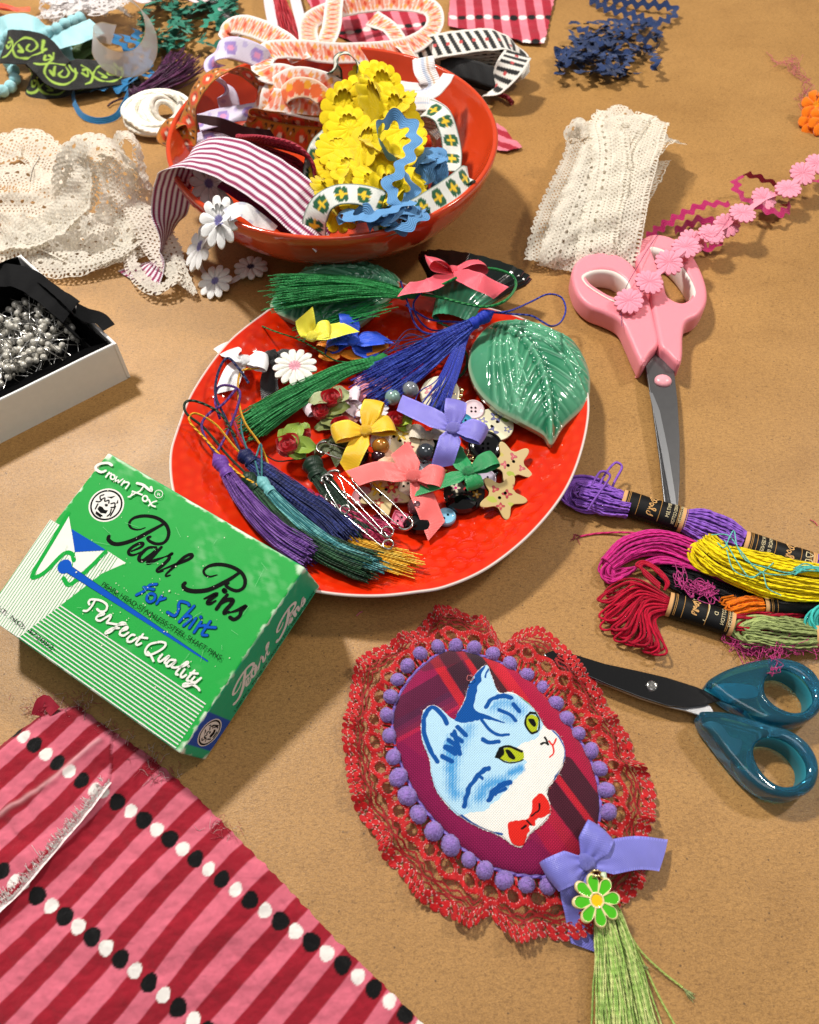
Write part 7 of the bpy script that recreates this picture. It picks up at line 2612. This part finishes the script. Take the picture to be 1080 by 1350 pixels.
g = Geo()
r = np.random.default_rng(59)
heap = [
    [(-60, 218, .8, 25), (0, 196, 1.4, 15), (38, 188, 1.5, 10), (70, 218, 1.2, 10), (92, 250, .7, 20)], [(-40, 246, .9, 20), (10, 232, 1.5, 20), (50, 240, 1.6, 15), (85, 262, 1.2, 15), (120, 276, .8, 20)],
    [(92, 300, .6, 30), (84, 255, 2.0, 55), (92, 210, 3.6, 45), (112, 188, 4.4, 15), (140, 188, 4.4, -20), (166, 206, 3.6, -45), (184, 236, 2.2, -50), (190, 268, 1.0, -30), (178, 305, .5, -10)],
    [(-30, 335, .6, 15), (30, 318, 1.1, 20), (75, 292, 1.8, 30), (108, 252, 2.6, 40), (124, 214, 3.2, 30), (138, 196, 3.4, 0), (156, 214, 3.0, -30), (164, 248, 2.2, -40), (170, 292, 1.2, -20), (150, 322, .8, 0)],
    [(100, 196, 3.6, 50), (112, 230, 2.8, 50), (112, 265, 2.0, 40), (90, 296, 1.5, 25), (50, 318, 1.1, 15), (0, 322, .8, 15)],
    [(10, 300, .8, 30), (55, 326, .8, 25), (105, 340, .7, 10), (155, 330, .8, -10), (190, 312, .8, -30)], [(-20, 352, .4, 10), (40, 350, .5, 5), (100, 352, .5, 0), (150, 340, .4, -10), (200, 326, .3, -15)],
    [(-30, 280, .8, 40), (0, 270, 1.4, 35), (45, 272, 1.7, 25), (75, 290, 1.5, 10), (100, 312, 1.2, 0)], [(120, 318, .9, 50), (138, 290, 1.6, 60), (146, 258, 2.2, 60), (140, 232, 2.6, 40), (120, 226, 2.6, 10), (100, 240, 2.2, 0)],
    [(40, 300, 1.2, 30), (80, 306, 1.4, 30), (120, 300, 1.6, 35), (155, 285, 1.4, 30)], [(152, 205, 2.6, 60), (152, 188, 3.4, 40), (166, 178, 3.8), (180, 192, 3.4, -40), (186, 222, 2.6, -50), (194, 250, 1.9, -40)],
    [(-20, 305, 1.0, 45), (20, 300, 1.5, 40), (60, 312, 1.3, 30), (95, 330, .9, 10)], [(70, 330, 1.0, 60), (100, 318, 1.3, 65), (130, 322, 1.1, 60), (160, 310, .9, 50)]]
wds = [2.6, 2.0, 1.5, 1.9, 1.7, 1.8, 1.6, 1.8, 1.5, 1.6, .9, 1.7, 1.3]
for i, (h_, w_) in enumerate(zip(heap, wds)):
    lace(g, h_, w_, cream * (.90 + .14 * r.random()), seed=i, wob_amp=.12, p=.30)
one('crochet_lace', g, M['lace'], 'large tangled heap of cream crochet lace behind the pin tray', 'lace', 'cream lace trims')
g = Geo()
lace(g, [(168, 262, 1.6, -20), (186, 280, 1.5, -15), (200, 300, 1.3, -10), (214, 325, 1.1), (232, 355, .8), (258, 388, .4)], 2.3, cream * 1.02, seed=10, wf=lambda s: np.interp(s, [0, .25, .6, 1], [.5, 1, .9, .12]))
lace(g, [(172, 290, .9, 25), (168, 325, .8, 30), (180, 360, .7, 25), (205, 380, .6, 5), (228, 368, .8, -10), (225, 345, 1.0, -5)], 1.0, cream * .97, seed=11)
one('crochet_lace', g, M['lace'], 'cream lace end crossing over the tail of the striped ribbon', 'lace', 'cream lace trims')
roll = thing('cord_roll', 'coiled roll of soft cream braid peeking out from behind the bowl left edge', 'cord', P(205, 158, 0))
coil(roll, 'braid', P(208, 150, .9), 2.3, 1.7, .2, 22, cream * .97, 58, th=.17, zr=.7)

# folded bundle of cream lace on the right
g = Geo()
c2 = hx('#f6efe0')
lace(g, [(722, 352, .25, 20), (728, 318, .8, 20), (744, 275, 1.3, 15), (765, 230, 1.7, 10), (780, 190, 1.8), (790, 165, 1.3)], 3.0, c2 * .82, .26, wob_amp=.17, seed=20)
lace(g, [(742, 356, .3, 10), (748, 330, 1.1, 8), (764, 285, 1.9, 0), (784, 235, 2.4, -4), (802, 190, 2.7, -6), (822, 158, 2.5, -8), (836, 148, 1.9)], 3.1, c2 * .97, .26, wob_amp=.17, seed=21)
lace(g, [(800, 358, .3, -5), (806, 330, 1.2, -8), (814, 285, 2.1, -12), (824, 240, 2.5, -12), (836, 200, 2.7, -14), (846, 170, 2.5, -14), (850, 155, 1.9)], 3.2, c2, .26, wob_amp=.17, seed=22)
lace(g, [(782, 352, .9, 0), (790, 300, 1.9, -5), (800, 250, 2.5, -8), (806, 200, 3.0, -6), (800, 165, 3.0, 5), (812, 152, 2.6)], 2.3, c2 * 1.02, .26, wob_amp=.17, seed=23)
lace(g, [(846, 205, 2.3, -20), (858, 190, 2.5, -20), (872, 182, 2.2, -10), (888, 182, 1.7, 0)], 2.2, c2 * .98, .26, wob_amp=.17, seed=24)
lace(g, [(818, 260, 2.0, 10), (840, 215, 2.4, 0), (856, 180, 2.5), (850, 165, 2.4, -20), (830, 158, 2.4)], 1.8, c2, .26, wob_amp=.17, seed=25)
lace(g, [(752, 205, 1.2, 70), (752, 182, 2.2, 60), (764, 168, 2.7, 40), (782, 172, 2.6, 0)], 1.3, c2 * .97, .26, wob_amp=.17, seed=26)
lace(g, [(806, 350, .3, -30), (822, 300, 1.0, -35), (846, 250, 1.3, -35), (862, 215, 1.3, -30)], 2.2, c2 * .9, .26, wob_amp=.17, seed=27)
blob(g, P(785, 268, .95), (1.9, 4.6, .9), np.array([[.97, .25, 0], [-.25, .97, 0], [0, 0, 1]]).T, c2 * .8, nu=30, nv=14, lump=.06)
one('lace_bundle', g, M['lace'], 'folded bundle of wide ivory lace standing behind the pink scissors', 'lace')

# pink felt daisy chain and magenta ric-rac
g = Geo()
pkf = hx('#f09ab0')
fl2 = [(1058, 229, 1.7), (1039, 249, 1.5), (1007, 262, 1.0), (979, 281, 2.0), (958, 297, 1.3), (938, 309, 1.7), (912, 318, 1.2), (904, 326, 2.0), (882, 346, 2.3), (856, 372, 2.1), (829, 397, 1.75), (1078, 216, 1.4)]
for i, (x, y, z) in enumerate(fl2):
    petals(g, P(x, y, z), .79, 13, pkf, pkf * 1.02, dome=.06, ci=.2, tilt=(.1 * math.sin(i * 2), .2 + .12 * math.cos(i * 3)), deep=.3, seed=i)
for (a, b_) in zip(fl2[:-2], fl2[1:-1]):
    ribbon(g, pp([(*a, 0), ((a[0] + b_[0]) / 2, (a[1] + b_[1]) / 2, (a[2] + b_[2]) / 2), (*b_, 0)]), .34, pkf, nv=4)
one('flower_braid', g, M['felt'], 'pale pink felt daisy chain lying across the pink scissor handles', 'braid')
g = Geo()
mc = hx('#b3125e')
ricrac(g, pp([(846, 322, .9, 40), (868, 302, .8, 30), (900, 283, .9, 20), (930, 270, 1.0, 10), (962, 268, .9)]), .42, mc, .13, .8)
ricrac(g, pp([(890, 306, .4, 60), (915, 292, .5, 60), (930, 290, .5, 40), (955, 300, .4, 20)]), .42, mc * .8, .12, .8)
ricrac(g, pp([(1082, 238, .9, 10), (1060, 240, 1.0, 30), (1030, 244, 1.0, 50), (1005, 236, 1.2, 70), (985, 230, 1.4, 60), (971, 238, 1.5, 20), (973, 252, 1.5, 0), (985, 264, 1.3, 0), (1005, 275, 1.0, 10), (1030, 281, .8, 20), (1042, 270, .7, 60), (1020, 272, .5, 40), (1000, 276, .4, 20)]), .45, mc, .13, .8)
ricrac(g, pp([(922, 322, .3, 20), (935, 328, .35, 0), (950, 318, .5, 0)]), .42, mc * .9, .1, .8)
one('ric_rac', g, M['ric'], 'magenta ric-rac braid winding under the pale pink daisy chain', 'braid')
g = Geo()
tube(g, path([P(*q) for q in ((868, 308, 1.4), (852, 332, 1.6), (838, 356, 1.7), (826, 378, 1.6), (819, 402, 1.5), (820, 430, 1.4))], .08), .018, 4, hx('#7a3a6a'))
tube(g, path([P(*q) for q in ((980, 262, 1.9), (960, 290, 2.0), (942, 312, 2.0), (925, 308, 2.0), (935, 318, 2.0), (950, 320, 1.9))], .08), .016, 4, hx('#b8386a'))
one('loose_thread', g, M['thread'], 'thin plum thread trailing over the left pink scissor handle', 'thread')

# navy ric-rac heap
g = Geo()
nv_ = hx('#16305f')
r = np.random.default_rng(61)
for i in range(34):
    x, y = 750 + r.uniform(0, 90), 60 + r.uniform(-12, 26) - (0)
    y = y - (x - 760) * .22 + 6
    a = r.uniform(0, 6.3)
    pts = []
    for k in range(5):
        pts.append((x, y, .25 + r.random() * .9, r.normal() * 28))
        a += r.normal() * .9
        x, y = x + 18 * math.cos(a), y + 10 * math.sin(a)
        x, y = min(max(x, 738), 868), min(max(y, 28), 98)
    ricrac(g, pp(pts), .5, nv_ * r.uniform(.7, 1.2), .17, .85)
ricrac(g, pp([(775, -4, .4, 60), (800, 10, .5, 50), (830, 18, .6, 40), (858, 30, .8, 30), (868, 45, .7, 0)]), .5, nv_, .16, .85)
ricrac(g, pp([(790, -6, .4, 60), (835, 4, .5, 50), (880, 8, .6, 40), (890, 16, .6, 0), (878, 26, .5, -20), (850, 32, .6, -20), (830, 45, .6)]), .5, nv_, .16, .85)
ricrac(g, pp([(770, 88, .4), (745, 80, .5, 40), (732, 72, .6, 60), (740, 66, .7, 40), (752, 78, .6, 0)]), .5, nv_, .16, .85)
one('ric_rac', g, M['ric'], 'heap of navy blue ric-rac braid at the back right of the table', 'braid')

# thin threads and orange flower at the right edge
tangle('thread_tangle', 'wispy pale pink thread tangle on bare table at the far right', [(1010, 68, .1), (1030, 85, .3), (1050, 75, .4), (1048, 92, .2), (1065, 105, .3), (1058, 125, .2), (1062, 150, .15)], .28, 15, hx('#d0687a'), 62, .014)
g = Geo()
for i, (x, y, z) in enumerate(((1075, 140, 1.0), (1085, 158, .7), (1072, 160, .4))):
    petals(g, P(x, y, z), .95, 7, hx('#f0780c'), hx('#f0a010'), dome=.2, ci=.2, tilt=(.2, .6), deep=.35, seed=i)
one('fabric_flower', g, M['felt'], 'bright orange fabric flowers below the wispy pink thread at the far right', 'flower')

# black and white striped ribbon bundle behind the bowl
g = Geo()
zb = lambda U, V: np.where(((np.sin((U + .3 * V) * 10.0) > -.05) & (np.abs(V) < .82))[..., None], hx('#0d0e10'), hx('#e6e2da')) * 1.0


def zb2(U, V):
    C = zb(U, V)
    m = (np.hypot(((U / .9) % 1 - .5) * .9, (V) * .9) < .13)
    C[m] = hx('#c44a4a')
    return C


for i in range(6):
    d = i * .28
    ribbon(g, pp([(548, 66 + 3 * i, 2.6 - d, 25), (590, 58 + 3 * i, 3.0 - d, 22), (640, 52 + 4 * i, 3.1 - d, 18), (668, 56 + 5 * i, 2.8 - d, 0), (682, 72 + 4 * i, 2.1 - d * .8, -25), (672, 95, 1.3 - d * .4, -30)]), 1.9, zb2, nv=41, step=.06, wob_amp=.05, seed=i)
ribbon(g, pp([(684, 70, 2.6, -10), (672, 88, 2.5, -15), (655, 112, 1.5, -10), (645, 122, .8)]), 1.9, zb2, nv=41, step=.06)
for i in range(4):
    ribbon(g, pp([(580, 88 + i * 3, 1.9 - .3 * i, 45), (620, 92 + 3 * i, 1.9 - .3 * i, 45), (655, 104 + i * 2, 1.6 - .3 * i, 40)]), 1.3, hx('#0d0d10'), nv=9, wob_amp=.08, seed=i)
one('striped_ribbon', g, M['gros'], 'black and white striped ribbon bundle behind the back right of the bowl', 'ribbon', thick=.03)
g = Geo()
tube(g, path([P(*q) for q in ((648, 118, .3), (660, 125, .25), (668, 128, .3), (676, 136, .2))], .1), .16, 8, hx('#8e1830'))
one('cord_end', g, M['cord'], 'short dark red cord end sticking out beneath the black striped ribbon', 'cord')


# cloth strips of the same print
def strip_cloth(name, label, px_poly, z, ang, per, dotrow, seed):
    poly = np.array([P(x, y, z)[:2] for x, y in px_poly])
    xs = np.arange(poly[:, 0].min(), poly[:, 0].max(), .07)
    ys = np.arange(poly[:, 1].min(), poly[:, 1].max(), .07)
    X, Y = np.meshgrid(xs, ys, indexing='ij')
    ins = inpoly(X, Y, poly)
    sd = np.where(ins, 1, -1) * dline(X, Y, poly, True) + .05 * wob(np.stack([X, Y], -1), 7, seed)
    e = np.array([math.cos(ang), math.sin(ang)])
    f = np.array([-e[1], e[0]])
    a, b_ = X * e[0] + Y * e[1], X * f[0] + Y * f[1]
    s = (np.abs(a / per - np.floor(a / per) - .5) > .25)[..., None]
    C = np.where(s, hx('#a81f34'), hx('#e27d8e')) * (1 + .1 * wob(np.stack([X, Y], -1), 2, seed))[..., None]
    for row in dotrow:
        for half, cc in ((0, '#0b0b0d'), (.5, '#eee8e4')):
            k = np.round(a / per - half)
            m = np.hypot(a - (k + half) * per, b_ - row) < per * .24
            C[m] = hx(cc)
    Z = z + .14 * wob(np.stack([X, Y], -1), .9, seed, 3)
    g = Geo()
    g.add(np.stack([X, Y, np.maximum(Z, .03)], -1), gridF(len(xs), len(ys), keep=sd > 0), np.stack([X, Y], -1), C.reshape(-1, 3), np.clip(sd * 6, -1, .99))
    return one(name, g, M['cotton_cut'], label, 'cloth')


pb = P(660, 55, .2)
rowb = pb[1] - .1
strip_cloth('striped_cloth', 'pink and red striped cloth piece with dotted ends at the far back of the table', [(590, 34), (596, -20), (735, -20), (724, 30), (718, 58), (690, 56), (640, 40)], .25, 0, 1.35, [P(650, 23, .2)[1], P(650, 56, .2)[1]], 63)
strip_cloth('striped_cloth', 'small pink striped cloth corner sticking out right of the bowl', [(640, 150), (664, 165), (676, 182), (690, 194), (668, 200), (650, 196), (630, 170)], .2, .9, 1.2, [], 64)
strip_cloth('striped_cloth', 'pink striped cloth lying behind the peach flowered ribbon', [(395, -15), (560, -15), (575, 40), (540, 75), (480, 60), (430, 40)], .2, .2, 1.3, [P(470, 45, .2)[1]], 65)

# white straps and a red tassel at the top
g = Geo()
ribbon(g, pp([(352, -20, 1.0), (356, 10, 1.0), (362, 40, .8), (366, 60, .5)]), .8, hx('#d9d2da'), nv=7)
ribbon(g, pp([(385, -20, 1.0), (392, 10, 1.2), (400, 40, 1.0), (404, 62, .6)]), .8, hx('#d9d2da'), nv=7)
ribbon(g, pp([(270, -8, .4), (290, 10, .5), (306, 28, .4), (312, 40, .2)]), .9, hx('#d6ccd0'), nv=7)
one('tape_strips', g, M['satin'], 'pale grey-white tape strips at the top, either side of the red tassel', 'ribbon')
tassel('tassel', 'red tassel hanging in at the top edge between pale tape strips', '#b5182a', [P(362, -20, 1), P(366, -8, 1)], [P(366, -8, 1.0), P(372, 15, .9), (P(380, 42, .7)), P(388, 66, .5)], .4, 1.0, 70, group=None, seed=66, glint='#d8505a')

# purple tassel and cream roll neighbours, blue braid
tassel('tassel', 'dark plum tassel fanned out behind the left rim of the bowl', '#3c1236', [P(170, 128, .4), P(182, 122, .5)], [P(182, 122, .5), P(205, 112, .8), P(228, 98, 1.0), P(245, 82, 1.0)], .4, 1.7, 120, seed=67, glint='#6a2a60', curl=.12, uneven=.15,
       cord=[[P(172, 126, .4), P(150, 134, .2), P(142, 140, .15)], [P(185, 120, .5), P(165, 105, .5), P(150, 95, .5)]])
g = Geo()
bb = hx('#1f78b0')
for pts in ([(150, 44, 1.2), (160, 60, 1.0), (178, 70, .9), (172, 90, .8), (150, 105, .6), (140, 118, .5)], [(160, 45, 1.4), (182, 60, 1.2), (195, 78, 1.0), (190, 98, .7), (205, 105, .5)],
            [(118, 122, .5), (135, 115, .6), (160, 112, .6), (175, 100, .7), (200, 92, .6)], [(165, 72, 1.3), (185, 88, 1.0), (170, 110, .6), (150, 118, .5)], [(178, 38, 1.2), (186, 60, 1.0), (180, 82, .9)], [(190, 120, .4), (200, 108, .5), (210, 96, .5)]):
    ricrac(g, pp([(*q, 25 * ((i % 3) - 1)) for i, q in enumerate(pts)]), .6, bb * rng.uniform(.8, 1.1), .22, 1.3)
ribbon(g, pp([(160, 103, .6, 60), (125, 103, .5, 60), (102, 112, .4, 50), (97, 128, .3, 40), (106, 150, .25, 40), (128, 159, .2, 60), (152, 154, .25, 60), (165, 136, .4, 50), (172, 120, .5, 30)]), .4, bb * .75, nv=5, wob_amp=.05)
one('ric_rac', g, M['ric'], 'bright blue ric-rac braid with a loop near the cream roll', 'braid')

# teal-green ric-rac pile
g = Geo()
tg = hx('#258068')
r = np.random.default_rng(68)
for i in range(34):
    x, y = r.uniform(195, 300), r.uniform(-5, 52)
    if x > 270: y = min(y, 25)
    a = r.uniform(0, 6.3)
    pts = []
    for k in range(5):
        pts.append((x, y, .25 + r.random() * 1.2, r.normal() * 28))
        a += r.normal() * .8
        x, y = x + 20 * math.cos(a), y + 11 * math.sin(a)
        x, y = min(max(x, 188), 308), min(max(y, -15), 62)
    ricrac(g, pp(pts), .5, tg * r.uniform(.7, 1.25), .18, .9)
one('ric_rac', g, M['ric'], 'pile of sea-green ric-rac braid at the top left of the table', 'braid')

# black ribbon with lime scrollwork
def scroll(U, V):
    C = np.zeros(U.shape + (3,))
    C[:] = hx('#0c0d0c')
    k = U / 3.2
    fu = (k - np.floor(k)) * 3.2
    lime, d = hx('#9fc04a'), np.full(U.shape, 9.0)
    y = V * 1.05
    for q in ([(.2, -.7), (.6, -.5), (1.0, .1), (1.5, .55), (2.1, .6), (2.5, .2), (2.3, -.2), (1.9, -.1), (2.0, .2)], [(.3, .6), (.7, .3), (.9, -.2), (1.3, -.6), (1.8, -.7), (2.4, -.6), (2.9, -.1), (3.0, .4)],
              [(2.6, .7), (2.8, .3), (3.1, .1)], [(.2, .1), (.5, -.1), (.6, .3), (.3, .3)], [(1.3, .1), (1.7, -.3), (1.4, -.3)]):
        d = np.minimum(d, dline(fu, y, crom(np.array(q), n=6)) - .03 - .05 * np.abs(np.sin(fu * 3 + len(q))))
    m = np.clip(-d / .03 + .5, 0, 1)[..., None]
    return C * (1 - m) + lime * m


g = Geo()
ribbon(g, pp([(5, 62, 2.2, 30), (25, 62, 2.4, 28), (48, 66, 2.3, 20), (66, 84, 1.9, 5), (82, 98, 1.5, 15), (110, 98, 1.3, 20), (150, 96, .9, 15), (180, 96, .5, 10)]), 2.5, scroll, step=.06, nv=45, wob_amp=.06)
ribbon(g, pp([(80, 96, 1.3, 10), (58, 92, 1.1, 30), (42, 96, .9, 60), (44, 112, .5, 40), (66, 115, .3, 15), (100, 112, .25, 5), (140, 108, .2)]), 2.1, scroll, step=.06, nv=41, wob_amp=.06)
one('scroll_ribbon', g, M['jacq'], 'black ribbon embroidered with lime green scrolls, at the top left', 'ribbon', thick=.04)

# pale blue pompom trim
pt = thing('pompom_ribbon', 'pale aqua ribbon edged with soft pompoms at the top left corner', 'braid', P(40, 50, 0))
aq = hx('#9fd4dc')
g = Geo()
runs = [[(-10, 40, 2.2, 30), (15, 30, 2.8, 25), (40, 30, 2.9, 10), (58, 40, 2.4, 0)], [(62, 58, 1.9, 20), (95, 48, 2.4, 20), (128, 34, 2.3, 25)], [(66, 52, 2.0, 20), (85, 62, 1.5, 10), (96, 78, .9)]]
for rn in runs: ribbon(g, pp(rn), 1.5, aq, nv=11, wob_amp=.06)
ribbon(g, pp([(-6, 58, 1.6, 60), (6, 80, 1.0, 60), (20, 95, .6, 40), (14, 112, .4, 40), (-8, 120, .3)]), .7, aq * .9, nv=7)
part('tape', g, M['satin'], pt)
g = Geo()
blob(g, (0, 0, 0), (.42, .42, .38), c3=aq, nu=20, nv=12, lump=.08, seed=5)
pm2 = mesh('pompom', g, M['felt'])
o0 = rootloc(pt)
for i, (x, y, z) in enumerate(((2, 52, 2.0), (12, 47, 2.2), (22, 44, 2.3), (32, 44, 2.4), (42, 44, 2.3), (52, 47, 2.2), (60, 46, 2.2), (66, 42, 2.3), (76, 38, 2.5), (86, 32, 2.6), (96, 28, 2.6), (106, 24, 2.6), (-2, 60, 1.8), (3, 72, 1.3), (12, 82, 1.0), (18, 93, .7), (20, 104, .6),
                               (14, 114, .5), (4, 120, .5), (-6, 122, .45), (92, 60, 1.3), (99, 68, 1.0), (104, 76, .7), (96, 82, .6))):
    o = bpy.data.objects.new('pompom', pm2)
    col.objects.link(o)
    o.parent = pt
    o.location = (P(x, y, z) - o0) * .01
    o.rotation_euler = (i * 1.3, i * 2.1, i * .7)
tape('olive_ribbon', 'dark olive green ribbon coiled behind the black scroll ribbon', [[(85, 78, .8, 40), (100, 62, 1.4, 40), (118, 50, 1.8, 30), (130, 48, 1.6, 0)], [(95, 80, .8, 40), (112, 64, 1.3, 40), (128, 58, 1.4, 30)], [(105, 74, .7, 40), (125, 68, .9, 30), (140, 66, .8)]], 1.0, hx('#3c5a1e'), M['satin'])
M['sheer'] = mat('sheer', rough=.45, spec=.4, alpha=.78, transl=.3, bump=[('weave', 14, .004)])
g = Geo()
shc = lambda U, V: np.where((np.abs(V) > .88)[..., None], hx('#e8c890'), hx('#e6dcd8'))
ribbon(g, pp([(150, 46, 1.8, 70), (132, 44, 2.2, 70), (122, 52, 2.3, 70), (132, 72, 2.0, 75), (155, 84, 1.8, 80), (182, 82, 1.8, 85), (198, 62, 2.2, 80), (198, 35, 2.8, 70), (186, 12, 3.2, 60), (165, -4, 3.4, 50), (140, -14, 3.4, 40)]), 1.7, shc, step=.08, nv=17)
one('organza_ribbon', g, M['sheer'], 'sheer white organza ribbon loop with fine gold edges at the top left', 'ribbon')
g = Geo()
wl = hx('#f2eeee')
r = np.random.default_rng(70)
for i in range(9):
    x, y = r.uniform(38, 120), r.uniform(-8, 22)
    lace(g, [(x, y, .8 + r.random(), r.normal() * 25), (x + 14, y + 3 * r.normal(), 1.4 + r.random(), r.normal() * 25), (x + 30, y + 4 * r.normal(), 1.4 + r.random(), r.normal() * 25), (x + 44, y + 5 * r.normal(), .8, 0)], 2.0, wl * r.uniform(.92, 1.05), .4, seed=i, wob_amp=.2)
one('crochet_lace', g, M['lace'], 'crumpled bright white lace behind the aqua pompom trim', 'lace')
g = Geo()
ribbon(g, pp([(-10, 8, .5, 20), (12, 12, .7, 10), (40, 12, .6, 20)]), .45, hx('#e8541a'), nv=5)
ribbon(g, pp([(-10, 4, .9, 20), (10, 8, 1.0, 10), (25, 14, .9, 20)]), .3, hx('#e83f20'), nv=5)
ribbon(g, pp([(-10, 34, .5, 20), (12, 24, .6, 10), (26, 20, .5, 20)]), .5, hx('#e8b010'), nv=5)
one('narrow_ribbons', g, M['satin'], 'narrow orange and yellow ribbon ends in the top left corner', 'ribbon')
tape('satin_ribbon', 'pale pink ribbon scrap at the top edge beside the sea-green pile', [[(175, -10, 1.2, 10), (190, -2, 1.2, 20), (205, -6, 1.0)], [(245, -10, 1.2, 10), (262, -3, 1.2, 20), (278, -8, 1.0)]], 1.0, hx('#e8c8cc'), M['satin'])
# long thin hair of dark thread on the lace
g = Geo()
tube(g, path([P(40, 240, 1.6), P(44, 222, 1.9), P(52, 208, 1.8), P(48, 204, 1.8)], .06), .025, 4, hx('#5a4a3a'))
one('bent_wire', g, M['thread'], 'thin dark bent thread on the cream lace heap', 'thread')
